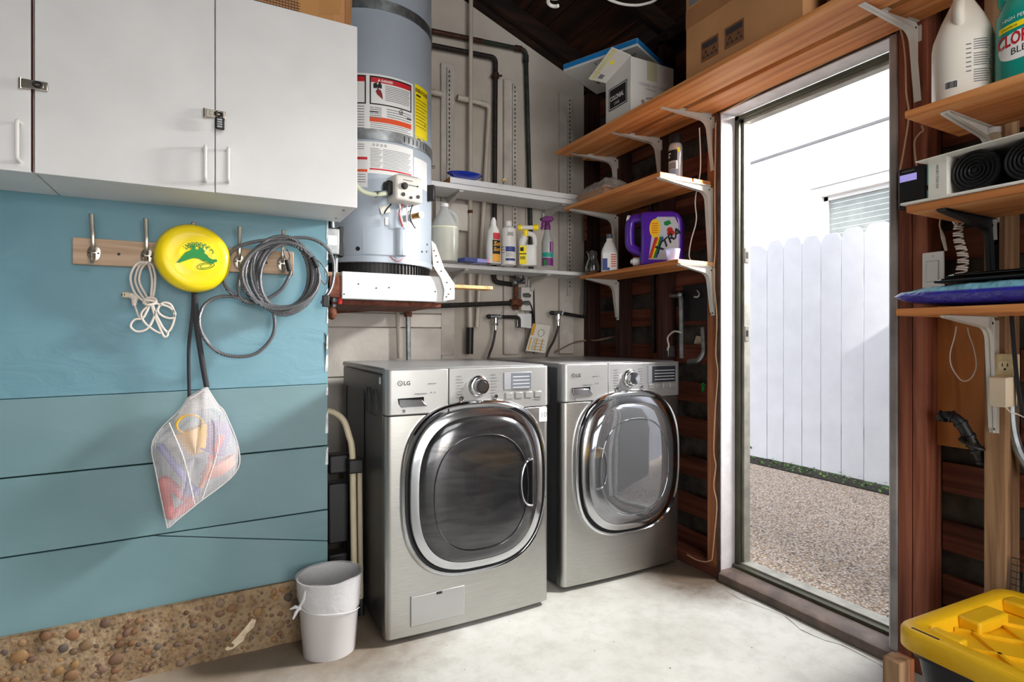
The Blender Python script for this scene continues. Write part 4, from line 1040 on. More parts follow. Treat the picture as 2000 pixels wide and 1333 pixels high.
# upper white label sheet with a warning panel
lb = patch(AL, A1+.005, zz(254), zz(143)).build('warning_label', 'white_ink', he)
zt, zb_ = zz(147), zz(203); aa0, aa1 = hang(722, 150)[0], hang(803, 165)[0]
mb = MB()
for (x0, x1, y0, y1) in ((aa0, aa1, zt-.006, zt), (aa0, aa1, zb_, zb_+.005), (aa0, aa0+.02, zb_, zt), (aa1-.02, aa1, zb_, zt)): patch(x0, x1, y0, y1, .0014, mb)
mb.build('label_frame', 'black_ink', lb)
mb = MB()
for (x0, x1, y0, y1) in ((AL, aa0-.055, zt-.006, zt), (AL, aa0-.055, zb_, zb_+.005), (aa0-.075, aa0-.055, zb_, zt)): patch(x0, x1, y0, y1, .0014, mb)
mb.build('label_frame', 'black_ink', lb)
mb = patch(aa0+.02, aa1-.02, zt-.026, zt-.006, .0013); patch(AL, aa0-.075, zt-.026, zt-.006, .0013, mb)
mb.build('red_band', 'red_ink', lb)
prt('\u25b2 DANGER', .013, aa0+.12, zt-.021, mb=MB(), squeeze=.9, bold=.0004).build('lettering', 'white_ink', lb)
mb = MB()
for i in range(9): patch(aa0+.235, aa1-.035-.01*(i % 3), zt-.036-.0072*i, zt-.0335-.0072*i, .0014, mb, 6)
for i in range(6):
    patch(aa0+.005, aa0+.06+.02*(i % 3), zb_-.014-.008*i, zb_-.011-.008*i, .0014, mb, 6); patch(aa0+.07, aa0+.18, zb_-.014-.008*i, zb_-.011-.008*i, .0014, mb, 6)
for i in range(4): patch(aa0+.26, aa1-.01, zb_-.014-.01*i, zb_-.011-.01*i, .0014, mb, 6)
for i in range(4): patch(aa0+.01, aa1-.02-.05*(i % 2), zz(240)-.008*i, zz(240)+.0024-.008*i, .0014, mb, 6)
for i in range(12): patch(AL, aa0-.08, zb_-.012-.011*i, zb_-.009-.011*i, .0014, mb, 6)
mb.build('small_print', 'grey_ink', lb, kind='stuff')
mb = MB()                                        # pictogram: flames, can and hand
for k, (da, dz, s_) in enumerate(((.04, -.040, .008), (.06, -.038, .009), (.085, -.042, .007), (.105, -.034, .010), (.12, -.040, .007))):
    mb.prism([cpt(aa0+.02+da*1.25+s_*3*math.cos(q)*.7, zt+dz+s_*math.sin(q)*1.5, .0016) for q in [2*PI*i/8 for i in range(8)]], (0, -.0004, 0))
mb.build('flame_pictogram', 'black_ink', lb)
MB().prism([cpt(aa0+x, zt-y, .0014) for x, y in ((.09, .062), (.12, .050), (.17, .056), (.19, .07), (.20, .092), (.16, .084), (.11, .074))], (0, -.0004, 0)).build('hand_pictogram', mat('dark_red_ink', (130, 30, 40), .6), lb)
ca_, cz_ = hang(783, 205)
mb = MB().tube([cpt(ca_+.03*math.cos(q), zz(209)+.0085*math.sin(q), .0015) for q in [2*PI*i/20 for i in range(20)]], .0013, 5, True)
mb.prism([cpt(ca_+.014*x, zz(209)+.005*y, .0014) for x, y in ((-1, .6), (-.3, -.3), (.6, 1), (1, .2), (.3, -1), (-.6, -.8))], (0, -.0004, 0))
mb.build('round_emblem', 'black_ink', lb)
mb = patch(aa0, aa0+.13, zz(217)-.003, zz(217)+.002, .0014); patch(aa1-.09, aa1, zz(217)-.003, zz(217)+.002, .0014, mb); mb.build('rule', 'black_ink', lb)
patch(aa0, aa1, zz(237), zz(227), .0014).build('orange_band', 'orange_ink', lb)
# yellow energy label
A1b, _ = hang(810, 170); A2b, _ = hang(833.5, 190)
zy1, zy0 = hang(812, 165)[1]+.002, hang(818, 268)[1]
yl = patch(A1b, A2b, zy0, zy1, .0012).build('energy_label', 'yellow_ink', he)
patch(A1b, A1b+.2, zy0-.022, zy0-.003, .0012).build('label_tail', 'yellow_ink', yl)
mb = MB(); prt('ENERGYGUIDE', .022, A1b+.01, zy1-.032, mb=mb, squeeze=.62, bold=.0008); mb.build('lettering', 'black_ink', yl)
mb = MB()
for i in range(9): patch(A1b+.02, A2b-.03-.05*(i % 2), zy1-.065-.014*i, zy1-.0625-.014*i, .0016, mb, 6)
patch(A1b+.03, A1b+.14, zy1-.05, zy1-.042, .0016, mb, 6); prt('N', .02, A2b-.1, zy0+.055, mb=mb); patch(A1b+.05, A1b+.14, zy0-.017, zy0-.008, .0016, mb)
mb.build('small_print', 'black_ink', yl, kind='stuff')
# lower label
lb2 = patch(AL, A1+.005, zz(338), zz(276)).build('instruction_label', 'white_ink', he)
patch(A1+.02, A2b, zz(345)-.01, zz(290), .0008).build('plain_label', 'white_paint', lb2)
mb = MB()
for i in range(13):
    z = zz(290)-.0062*i
    patch(aa0+.01, aa0+.15+.015*(i*3 % 4), z, z+.002, .0014, mb, 6); patch(aa0+.20, aa1-.01-.015*(i*5 % 4), z, z+.002, .0014, mb, 6)
for i in range(4): mb.tube([cpt(aa0+.06+.06*i+.014*math.cos(q), zz(282)+.005*math.sin(q), .0014) for q in [2*PI*j/8 for j in range(8)]], .0008, 4, True)
for i in range(3): patch(AL, aa0-.08, zz(283)-.009*i, zz(283)+.0024-.009*i, .0014, mb, 6)
mb.build('small_print', 'grey_ink', lb2, kind='stuff')
patch(aa0, aa1, zz(331), zz(328), .0014).build('rule', 'red_ink', lb2)
sd = patch(AL, aa0-.03, zz(366), zz(306)).build('side_label', 'white_paint', he)
patch(AL, aa0-.035, zz(312), zz(307), .0014).build('red_band', 'red_ink', sd); patch(AL, aa0-.035, zz(336), zz(331), .0014).build('red_band', 'orange_ink', sd)
mb = MB()
for i in range(4): patch(AL, aa0-.06, zz(342)-.01*i, zz(342)+.003-.01*i, .0014, mb, 6)
mb.build('small_print', 'grey_ink', sd, kind='stuff')
# galvanised straps with perforated ends
def strap(py, tilt=0):
    z0 = zz(py)-.02; o = MB().lathe([(HR_+.003, z0), (HR_+.004, z0), (HR_+.004, z0+.042), (HR_+.003, z0+.042)], 64).build('seismic_strap', 'galv', he)
    mb = MB()
    for i in range(7): patch(A1-.18+.085*i, A1-.165+.085*i, z0+.008, z0+.034, .0048, mb, 1)
    mb.build('strap_slots', 'dark_metal', o, kind='stuff')
    a = math.radians(8); MB().tube([cpt(a, z0+.02, .0), cpt(a, z0+.02, .05)], .008, 8).build('strap_bolt', 'galv', o)
strap(262)
z_up = hang(760, 14)[1]
HZs = z_up
MB().lathe([(HR_+.003, HZs-.02), (HR_+.004, HZs-.02), (HR_+.004, HZs+.022), (HR_+.003, HZs+.022)], 64).build('seismic_strap', 'galv', he)
# gas control
va, vz = hang(783, 376)
Mv = T((0, 0, 0)) @ R(va+PI/2, 'Z')
vb = MB().box(-.062, .062, -HR_-.075, -HR_+.01, -.052, .052, T((0, 0, vz)))
gv = vb.build('gas_control', mat('control_ivory', (214, 210, 202), .4), he, bevel=.010, M=R(va+PI/2, 'Z'), seg=3)
def on_valve(x, z, yo=-.0): return Vector((x, -HR_-.0755+yo, vz+z))
mb = MB().prism([(-.045, -HR_-.062, vz+.0525), (.045, -HR_-.062, vz+.0525), (.038, -HR_-.015, vz+.0525), (-.038, -HR_-.015, vz+.0525)], (0, 0, .004)); mb.build('grille', 'grey_ink', gv)
MB().lathe([(.014, 0), (.014, .006), (.011, .014), (0, .0145)], 20, T(on_valve(-.026, .006)) @ R(PI/2, 'X')).build('dial', 'dark_metal', gv)
for x, z, r_ in ((-.03, -.028, .008), (.038, -.028, .0075), (.035, .014, .0035), (.005, -.036, .006)):
    MB().lathe([(r_, 0), (r_, .003), (0, .003)], 14, T(on_valve(x, z)) @ R(PI/2, 'X')).build('port', 'dark_metal', gv)
mb = MB(); mb.box(-.005, .03, -HR_-.0765, -HR_-.075, vz+.012, vz+.016).box(-.03, .012, -HR_-.0765, -HR_-.075, vz+.03, vz+.033); mb.build('valve_print', 'grey_ink', gv)
MB().box(-.085, -.06, -HR_-.05, -HR_, vz-.03, vz+.028).build('gas_inlet', 'dark_metal', gv, bevel=.008)
# flexible gas tube entering from the left
pl_ = lambda px, py, y: on_y(px, py, y)-Vector((HC.x, HC.y, 0))
MB().tube(spl([pl_(690, 355, 2.19), pl_(705, 372, 2.185), pl_(722, 379, 2.185), pl_(738, 380, 2.19), pl_(752, 378, 2.20)], 6), .009, 10).build('gas_tube', mat('coated_tube', (200, 204, 178), .4, .3), he)
MB().cyl(pl_(733, 380, 2.19), pl_(754, 378, 2.21), .013, n=6).build('tube_nut', 'galv', he)
# wires from the control to the burner door and the tag
for pts, mt in (([(775, 402), (777, 425), (783, 448)], 'white_ink'), ([(788, 402), (787, 425), (788, 450)], 'white_ink'), ([(798, 400), (793, 420), (795, 435), (802, 448)], 'black'), ([(780, 402), (774, 420), (780, 445)], 'red'), ([(760, 402), (752, 412), (748, 420)], 'black')):
    MB().tube(spl([cpt(*hang(*p), .03)+Vector((0, 0, 0)) for p in pts], 6), .0032, 6).build('wire', mt, he)
ta, tz = hang(751, 411)
MB().box(-.02, .02, -.001, .001, -.015, .015).build('tag', 'paper', he, M=T(cpt(ta, tz, .014)) @ R(ta+PI/2, 'Z') @ R(-.3, 'Y'))
ta, tz = hang(754, 433)
MB().box(-.006, .006, -.001, .001, -.016, .016).build('tag', 'paper', he, M=T(cpt(ta, tz, .012)) @ R(ta+PI/2, 'Z'))
# access door, manifold cover, drain valve, sight port, side clip
a0_, z1_ = hang(715, 446); a1_, z0_ = hang(772, 500)
mb = MB().grid(lambda u, w_: cpt(a0_-.05+(a1_-a0_+.1)*u, z0_+(z1_-z0_)*w_, .004), 12, 1); mb.build('access_door', 'tank', he)
a_m, _z = hang(782, 480); ztop, zbot = hang(782, 447)[1], hang(782, 500)[1]
MB().tube([cpt(a_m, zbot, -.004), cpt(a_m, ztop, -.004)], .026, 20).build('manifold_cover', 'tank', he)
MB().grid(lambda u, w_: cpt(a_m-.09+.32*u, zbot-.026+.03*w_, .006), 8, 1).build('cover_flange', 'tank', he)
a_d, z_d = hang(806, 423)
MB().tube([cpt(a_d, z_d, 0), cpt(a_d, z_d, .006)], .028, 20).build('escutcheon', 'white_plastic', he)
dv_ = MB().tube([cpt(a_d, z_d, .006), cpt(a_d, z_d, .05)], .012, 14).build('drain_valve', 'brass', he)
MB().tube([cpt(a_d, z_d, .05), cpt(a_d, z_d, .054)], [.015, .015], 14).build('valve_lip', 'brass', dv_)
a_s, z_s = hang(699, 486)
MB().tube([cpt(a_s, z_s, 0), cpt(a_s, z_s, .002)], .009, 14).build('sight_port', 'black', he)
a_c, z_c = hang(836.3, 378)
MB().box(-.012, .012, -.03, 0, -.035, .035).build('side_clip', 'dark_metal', he, bevel=.004, M=T(cpt(a_c, z_c, .0)) @ R(a_c+PI/2, 'Z'))
mb = MB()
for px, py in ((824, 492), (833, 492), (834, 478)): mb.tube([cpt(*hang(px, py), 0), cpt(*hang(px, py), .0015)], .0045, 8)
mb.build('vent_slots', 'black', he, kind='stuff')
aw, zw = hang(775, 508)
MB().tube([cpt(aw-.12+.24*i/8, zw+.014-.02*math.sin(PI*i/8), .006) for i in range(9)], .0015, 5).build('pilot_wire', 'red', he)
# ================================================================== PIPES
def pipe(name, label, pts, r, mt, rb=.03, n=10, extra=()):
    t = thing(name, label, 'pipe')
    MB().tube(bend(pts, rb), r, n).build('pipe_run', mt, t)
    for p, q, rr2, m2, nm in extra: MB().cyl(p, q, rr2, n=12).build(nm, m2, t)
    return t
W = lambda px, py, d=.03: on_y(px, py, BY-d)
p1, p2, p3 = W(830, 58), W(1027, 98), W(1042, 650)
pipe('copper_pipe', 'dark pipe bending from the heater down the wall, green lower part, farther from heater', [p1, p2, p3], .0125, 'verdigris', extra=[(p1, p1+(p2-p1)*.55, .0135, 'copper_dark', 'sleeve'), (p2+(p1-p2).normalized()*.07, p2+(p1-p2).normalized()*.03, .017, 'copper_dark', 'fitting'), (p2+Vector((0, 0, -.03)), p2+Vector((0, 0, -.07)), .017, 'verdigris', 'fitting')])
p1, p2, p3, p4 = W(830, 86, .035), W(968, 113, .035), W(965, 551, .035), W(1000, 556, .035)
pipe('black_pipe', 'black pipe elbowing down the wall left of the green one', [p1, p2, p3, p4], .0135, 'iron', extra=[(W(968, 143, .035), W(968, 153, .035), .019, 'copper_dark', 'pipe_clamp'), (W(959, 148, .035), W(980, 148, .035), .006, 'copper_dark', 'clamp_ear')])
pipe('conduit_pipe', 'straight pale grey conduit running down from the roof beside the heater', [W(920, -60, .06), W(918, 690, .06)], .0115, 'pvc', extra=[(W(918.5, 411, .06), W(918.5, 417, .06), .0135, 'rust', 'band'), (W(918, 640, .06), W(917, 692, .06), .02, 'dark_metal', 'hose_sleeve')])
p1, p2, p3 = W(893, 190, .045), W(956, 206, .045), W(932, 640, .045)
pipe('drain_pipe', 'white plastic drain pipe with an elbow behind the grey conduit', [p1, p2, p3], .0125, 'pvc', extra=[(p1, p1+(p2-p1).normalized()*.06, .016, 'pvc', 'coupling'), (p2+(p1-p2).normalized()*.05, p2+(p1-p2).normalized()*.02, .0155, 'pvc', 'coupling')])
pipe('drain_stub', 'short white plastic pipe stub beside the heater warning label', [W(826, 176, .045), W(864, 184, .045)], .0125, 'pvc', extra=[(W(846, 180, .045), W(864, 184, .045), .0155, 'pvc', 'coupling')])
gy = .08
g0, g1_, g2 = W(650, 607, gy), W(797, 600, gy), W(1012, 592, gy)
gp = pipe('gas_pipe', 'rusty black gas pipe running level under the heater platform', [g0, g1_, g2], .0135, 'iron', extra=[(g1_+Vector((-.03, 0, 0)), g1_+Vector((.035, 0, 0)), .021, 'rust', 'tee'), (g1_, g1_+Vector((0, 0, -.05)), .02, 'rust', 'tee_branch'), (g1_+(g2-g1_)*.19, g1_+(g2-g1_)*.25, .016, 'galv', 'coupling'), (g2+Vector((-.05, 0, 0)), g2+Vector((0.02, 0, 0.0)), .02, 'rust', 'elbow'), (g0+Vector((0, 0, 0)), g1_+Vector((-.03, 0, 0)), .0145, 'rust', 'rusty_length')])
pipe('galvanised_pipe', 'upright galvanised pipe dropping from the rusty tee behind the washer', [g1_+Vector((0, 0, -.05)), W(798, 706, gy)], .0125, 'galv')
pipe('painted_pipe', 'thin beige pipe on the wall left of the galvanised drop', [W(776, 606, .02), W(780, 700, .02)], .012, 'plaster_board' if 0 else 'pvc')
pipe('riser_pipe', 'rusty upright pipe with a tee behind the papers', [W(1008, 545, .06), W(1008, 606, .06)], .0125, 'rust', extra=[(W(1008, 584, .06), W(1008, 604, .06), .019, 'rust', 'tee'), (W(1000, 548, .06), W(1024, 550, .06), .017, 'galv', 'union')])
# stop valve on the pipe under the shelf
sv = thing('stop_valve', 'tarnished stop valve on the black pipe under the white shelf', 'valve')
c0 = W(1006, 552, .06)
MB().sphere(c0, .02, 12, 8).build('valve_body', 'galv', sv)
MB().cyl(c0, c0+Vector((.01, -.03, .025)), .007, n=8).build('stem', 'galv', sv)
MB().tube([c0+Vector((.01, -.032, .027))+Vector((.026*math.cos(a), .006*math.sin(a), .024*math.sin(a))) for a in [2*PI*i/16 for i in range(16)]], .0045, 7, True).build('hand_wheel', 'dark_metal', sv)
c1v = W(1000, 537, .06); MB().tube([c1v+Vector((.02*math.cos(a), .004*math.sin(a), .014*math.sin(a))) for a in [2*PI*i/12 for i in range(12)]], .004, 6, True).build('hand_wheel', 'rust', sv)
# laundry taps with braided hoses
def tap(px, py, label, elbow, hose_pts, hl):
    t = thing('laundry_tap', label, 'tap')
    c = W(px, py, .06)
    MB().cyl(c+Vector((-.035, 0, 0)), c+Vector((.035, 0, 0)), .013, n=12).build('valve_body', 'galv', t)
    MB().sphere(c+Vector((-.042, 0, 0)), .013, 10, 7, (1.3, 1, 1)).build('handle', 'dark_metal', t)
    MB().cyl(c+Vector((.02, -.012, -.01)), c+Vector((.03, -.02, .03)), .003, n=6).build('lever', 'galv', t)
    MB().cyl(c+Vector((0, 0, 0)), c+Vector((0, 0, -.035)), .011, n=10).build('spout', 'chrome', t)
    MB().cyl(c+Vector((0, 0, -.035)), c+Vector((0, 0, -.05)), .014, n=6).build('hose_nut', 'galv', t)
    MB().tube(bend([c+Vector((.03, 0, 0))]+elbow, .02), .0105, 10).build('supply_pipe', 'iron', t)
    h = thing('supply_hose', hl, 'hose')
    MB().tube(spl([c+Vector((0, 0, -.05))]+hose_pts, 8), .007, 8).build('hose', 'dark_metal', h)
    MB().cyl(c+Vector((0, 0, -.045)), c+Vector((0, 0, -.075)), .0085, n=10).build('ferrule', 'nickel', h)
tap(968, 619, 'laundry tap nearer the heater, with a dark supply pipe', [W(1014, 620, .06), W(1014, 640, .06)], [W(967, 650, .055), W(962, 675, .06), Vector((W(953, 694, .08).x, 2.77, .97)), Vector((W(950, 700, .08).x, 2.775, .8))], 'grey braided hose dropping behind the washing machine')
tap(1090, 612, 'laundry tap nearer the corner, on a pipe with a green elbow', [W(1142, 620, .06), W(1144, 560, .06), W(1145, 500, .06)], [W(1090, 640, .055), W(1082, 665, .06), Vector((W(1070, 690, .08).x, 2.78, .99)), Vector((W(1064, 700, .08).x, 2.79, .8))], 'grey braided hose dropping behind the dryer')
# wall outlet with plugs, hanging paper and booklet
ot = thing('wall_outlet', 'old white outlet plate with two grey plugs below the stop valve', 'outlet')
p, q = W(1016, 561, .03), W(1039, 608, .03)
MB().box(p.x, q.x, BY-.045, BY-.005, q.z, p.z).build('outlet_box', 'box_white', ot, bevel=.004)
for py in (577, 592):
    c = W(1031, py, .06); MB().tube([c+Vector((-.022, .012, 0)), c+Vector((0, -.01, 0)), c+Vector((.014, .0, -.004))], [.011, .013, .008], 10).build('plug', 'galv', ot)
MB().tube(spl([W(1036, 593, .05), W(1043, 620, .05), W(1044, 650, .04), W(1042, 690, .06)], 6), .004, 7).build('plug_cord', 'dark_metal', ot)
pp = thing('paper_sheet', 'blank white sheet taped below the outlet plate', 'paper')
MB().add([W(1011, 613, .06), W(1024, 613, .066), W(1038, 613, .06), W(1010, 638, .062), W(1024, 640, .075), W(1038, 642, .07)], [(0, 1, 4, 3), (1, 2, 5, 4)]).build('sheet', 'white_paint', pp, smooth=0)
bk = thing('instruction_booklet', 'tilted instruction leaflet with amber print standing behind the dryer top', 'leaflet')
B = [W(1042, 632, .085), W(1075, 637, .085), W(1065, 690, .10), W(1027, 686, .10)]
MB().prism(B, (0, .006, 0)).build('leaflet', 'paper', bk)
def bl(u, w_, o=.002): return B[0].lerp(B[1], u).lerp(B[3].lerp(B[2], u), w_)+Vector((0, -o, 0))
mb = MB(); mb.quad(bl(0, 0), bl(.16, 0), bl(.16, .42), bl(0, .42))
for x in (.06, .38, .68): mb.quad(bl(x, .5), bl(x+.06, .5), bl(x+.06, .95), bl(x, .95))
mb.build('amber_print', 'orange_soft', bk)
mb = MB().tube([bl(.55+.17*math.cos(a), .30+.13*math.sin(a)) for a in [2*PI*i/16 for i in range(16)]], .0012, 5, True)
for i in range(8): mb.quad(bl(.2, .52+.055*i), bl(.34+.5*(i % 2), .52+.055*i), bl(.34+.5*(i % 2), .535+.055*i), bl(.2, .535+.055*i))
mb.build('small_print', 'grey_ink', bk, kind='stuff')
cw = thing('sagging_cable', 'thin brown cable sagging across the plaster into the corner', 'cable')
MB().tube(spl([W(1085, 688, .03), W(1120, 670, .02), W(1150, 665, .03), Vector((2.02, 2.72, 1.08)), on_x(1200, 658, 2.08)], 8), .005, 7).build('cable_run', mat('cable_tan', (140, 112, 86), .6), cw)
# electrical box and valve on the end of the blue wall
eb = thing('junction_box', 'grey electrical box with a sticker at the end of the blue wall', 'electrical box')
p, q = on_y(640, 445, 2.22), on_y(663, 498, 2.22)
MB().box(p.x-.02, q.x, 2.22, 2.27, q.z, p.z).build('box', 'galv', eb, bevel=.003)
MB().box(q.x, q.x+.018, 2.225, 2.265, q.z-.004, p.z+.01).build('cover', 'black', eb, bevel=.002)
MB().box(q.x-.045, q.x-.008, 2.2185, 2.2195, q.z+.035, p.z-.028).build('sticker', 'white_ink', eb)
cp_ = MB().tube(spl([on_y(647, 420, 2.25), on_y(648, 432, 2.25), on_y(649, 446, 2.25)], 5), .011, 10).build('flex_conduit', 'galv', eb)
gs = thing('gas_cock', 'red handled gas cock on a copper tube below the electrical box', 'valve')
MB().tube([on_y(656, 500, 2.25), on_y(655, 560, 2.25), on_y(652, 600, 2.25)], .009, 10).build('tube', 'galv', gs)
MB().tube([on_y(655, 562, 2.25), on_y(653, 590, 2.25)], .014, 10).build('valve_body', 'galv', gs)
MB().tube(spl([on_y(661, 572, 2.23), on_y(665, 580, 2.22), on_y(663, 594, 2.22)], 4), [.006, .007, .008, .009, .009, .009, .009, .009, .008], 8).build('handle', 'red', gs)
MB().sphere(on_y(648, 612, 2.25), .02, 12, 8, (1, 1, 1.3)).build('elbow', 'rust', gs)
# ================================================================== SHELVES
def bracket_mesh(Lh, Lv, mt):
    """pressed steel bracket; wall plane x=0, arm along -x, top at z=0"""
    pts = [(-Lh, 0), (-Lh+.004, -.006), (-.075, -.030)]
    for i in range(6):
        a = i/5*PI/2; pts.append((-.075+.045*math.sin(a), -.075+.045*math.cos(a)))
    pts += [(-.008, -Lv+.014), (-.004, -Lv), (0, -Lv)]
    for i in range(4):
        a = i/3*PI/2; pts.append((-.014+.014*math.cos(a), -.014+.014*math.sin(a)))
    mb = MB().prism([(x, -.0015, z) for x, z in pts], (0, .003, 0))
    inner = pts[:-6+0] if 0 else pts[1:10]
    vs = []; 
    for x, z in [pts[0]]+inner: vs += [(x, -.011, z), (x, .011, z)]
    k = len(vs)//2
    mb.add(vs, [(2*i, 2*i+1, 2*i+3, 2*i+2) for i in range(k-1)])
    mb.box(-.0015, 0, -.012, .012, -Lv, -.01); mb.box(-Lh, -.01, -.012, .012, -.0015, 0)
    return mb.mesh('bracket', mt)
scm = MB().lathe([(.0042, 0), (.004, .001), (0, .0016)], 10).mesh('screw', 'dark_metal')
def add_bracket(sh, me, Lv, M):
    b_ = inst('bracket', me, sh, M)
    for x, z in ((-.013, -.018), (-.006, -Lv+.012)):
        inst('screw', scm, b_, T((x, -.0016, z)) @ R(PI/2, 'X'))
    return b_
BK = {}
for nm, lh, lv, mt in (('big', .378, .28, 'white_metal'), ('mid', .32, .37, 'white_metal'), ('low', .215, .225, 'white_metal'), ('wall', .215, .10, 'white_metal'), ('blk', .30, .25, 'black'), ('near', .28, .34, 'white_metal')):
    BK[nm] = (bracket_mesh(lh, lv, mt), lv)
# long top shelf over the door: two boards, slightly drooping to the front
ts = thing('top_shelf', 'long two-board pine shelf on white brackets running over the door', 'shelf')
zf, zb = 2.090, 2.121
def zsh(x): return zf+(zb-zf)*(x-1.632)/(2.015-1.632)
for x0, x1, y0, y1, mt in ((1.632, 1.812, .5, 2.57, 'shelf_wood'), (1.848, 2.014, .5, 2.62, 'shelf_wood')):
    MB().prism([(x0, y0, zsh(x0)), (x1, y0, zsh(x1)), (x1, y0, zsh(x1)+.019), (x0, y0, zsh(x0)+.019)], (0, y1-y0, 0)).build('board', mt, ts, bevel=.002)
for y in (2.525, 2.174, 1.835, .985):
    add_bracket(ts, *BK['big'], T((WX-.001, y, zb-.001)) @ R(math.atan((zb-zf)/.38)*-0-0.0, 'Y'))
    o = ts.children[-1]
    o.matrix_local = T((WX-.001, y, zb-.001)) @ Matrix(((1, 0, 0, 0), (0, 1, 0, 0), ((zb-zf)/.383, 0, 1, 0), (0, 0, 0, 1)))
ms = thing('pine_shelf', 'pine shelf of three boards holding the spray can and bagged tray', 'shelf')
ZM = 1.815
for x0, x1, y0 in ((1.70, 1.795, 1.832), (1.80, 1.90, 1.842), (1.905, 2.015, 1.838)):
    MB().box(x0, x1, y0, 2.585, ZM-.02, ZM).build('board', 'shelf_wood', ms, bevel=.002)
for y in (1.842, 2.525): add_bracket(ms, *BK['mid'], T((WX-.001, y, ZM-.021)))
ls = thing('bowed_shelf', 'bowed pine shelf holding the purple detergent jug', 'shelf')
ZL = 1.443
MB().box(1.80, 2.015, 1.828, 2.585, ZL-.02, ZL).build('board', 'shelf_wood', ls, bevel=.003)
MB().box(1.797, 2.017, 1.822, 1.828, ZL-.018, ZL-.002).build('board_end', 'shelf_wood_pale', ls)
for y in (1.830, 2.518): add_bracket(ls, *BK['low'], T((WX-.001, y, ZL-.021)))
us = thing('upper_wall_shelf', 'white two-layer shelf on the plaster wall holding a blue dish', 'shelf')
ZU0, ZU1 = 1.868, 1.901
MB().box(.935, 1.84, 2.60, BY-.062, ZU0-.025, ZU0).build('board', 'white_paint', us, bevel=.002)
tb = MB().box(1.036, 1.84, 2.605, BY-.062, ZU0+.003, ZU1).build('board', 'white_paint', us, bevel=.002)
MB().box(1.0345, 1.036, 2.607, BY-.064, ZU0+.004, ZU1-.001).build('raw_end', 'shelf_wood', us)
for x in (1.10, 1.72): add_bracket(us, *BK['wall'], T((x, BY-.023, ZU0-.026)) @ R(PI/2, 'Z'))
lw = thing('lower_wall_shelf', 'white shelf on the plaster wall crowded with cleaning bottles', 'shelf')
ZW = 1.466
MB().box(.985, 1.86, 2.60, BY-.062, ZW-.02, ZW).build('board', 'white_paint', lw, bevel=.002)
for x in (1.13, 1.62): add_bracket(lw, *BK['wall'], T((x, BY-.023, ZW-.021)) @ R(PI/2, 'Z'))
# ================================================================== BOTTLES
m, t, b = newmat('milky_plastic'); MT['milky'] = m
b.inputs['Base Color'].default_value = rgba((226, 224, 200)); b.inputs['Roughness'].default_value = .35; b.inputs['Transmission Weight'].default_value = .25; b.inputs['Subsurface Weight'].default_value = .1
MT['milky_clear'] = mat('milky_clear', (206, 208, 206), .25, alpha=.55)
MT['liquid'] = mat('pale_soap', (224, 224, 192), .2, var=.01)
MT['clear'] = mat('clear_plastic', (225, 230, 232), .05, alpha=.28, spec=.8)
MT['bottle_white'] = mat('bottle_white', (228, 226, 222), .3, var=.015)
def spot(px, py, z, off): 
    p = on_z(px, py, z); d_ = Vector((p.x, p.y, 0)).normalized(); return p+d_*off
def wrap(mb, r, a0, a1, z0, z1, o=.0006, n=10, sx=1, sy=1): return mb.grid(lambda u, w_: Vector(((r+o)*math.cos(a0+(a1-a0)*u)*sx, (r+o)*math.sin(a0+(a1-a0)*u)*sy, z0+(z1-z0)*w_)), n, 1)
def wtext(mb, s, size, r, a, z, o=.0010, sx=1, sy=1, **k): return mb.text(s, size, lambda x, y, c=0: Vector(((r+o)*math.cos(a+x/r)*sx, (r+o)*math.sin(a+x/r)*sy, z+y)), **k)
AC = math.radians(-118)      # direction of the camera seen from the back wall shelf
# gallon jug of pale soap
p = spot(868, 511, ZW, .07)
j = thing('soap_jug', 'translucent gallon jug of pale liquid at the heater end of the shelf', 'jug', p, math.radians(-20))
MB().lathe([(.06, 0), (.071, .006), (.072, .165), (.066, .185), (.05, .215), (.03, .25), (.02, .268), (.019, .285)], 28, ex=2.6).build('jug_body', 'milky_clear', j, smooth=60)
MB().lathe([(.058, .003), (.0695, .008), (.0705, .175), (0, .176)], 28, ex=2.6).build('liquid', 'liquid', j)
MB().lathe([(.0215, .28), (.0215, .296), (.019, .298), (0, .298)], 18).build('cap', 'bottle_white', j)
MB().tube(bend([(.06, 0, .18), (.062, 0, .225), (.035, 0, .26), (.015, 0, .262)], .02), .012, 10).build('handle', 'milky_clear', j)
mb = MB(); wtext(mb, 'soap', .03, .072, math.radians(-165), .115, italic=.3); wtext(mb, 'hand', .026, .072, math.radians(-165), .055, italic=.3)
mb2 = MB()
for k_, z in ((0, .12), (1, .055)):
    pts = [Vector((.0735*math.cos(math.radians(-172+2.2*i)), .0735*math.sin(math.radians(-172+2.2*i)), z+.008*math.sin(i*1.9+k_)*(1-.02*i))) for i in range(16)]
    mb2.tube(spl(pts, 3), .0012, 5)
mb2.build('marker_scribble', 'black_ink', j)
# flat box
p = on_z(935, 512, ZW)
bx_ = thing('flat_box', 'flat blue and lilac box with a pink end lying on the shelf', 'box', (p.x, p.y+.005, ZW))
MB().box(-.075, .085, 0, .07, 0, .018).build('carton', 'lilac_ink', bx_, bevel=.001, M=R(math.radians(6), 'Z'))
mb = MB().box(.052, .0855, -.0006, .0706, .0006, .0184); mb.build('pink_end', 'pink_ink', bx_, M=R(math.radians(6), 'Z'))
mb = MB().box(-.0756, -.005, -.0006, .0706, -.0004, .0184); mb.build('blue_end', 'blue_ink', bx_, M=R(math.radians(6), 'Z'))
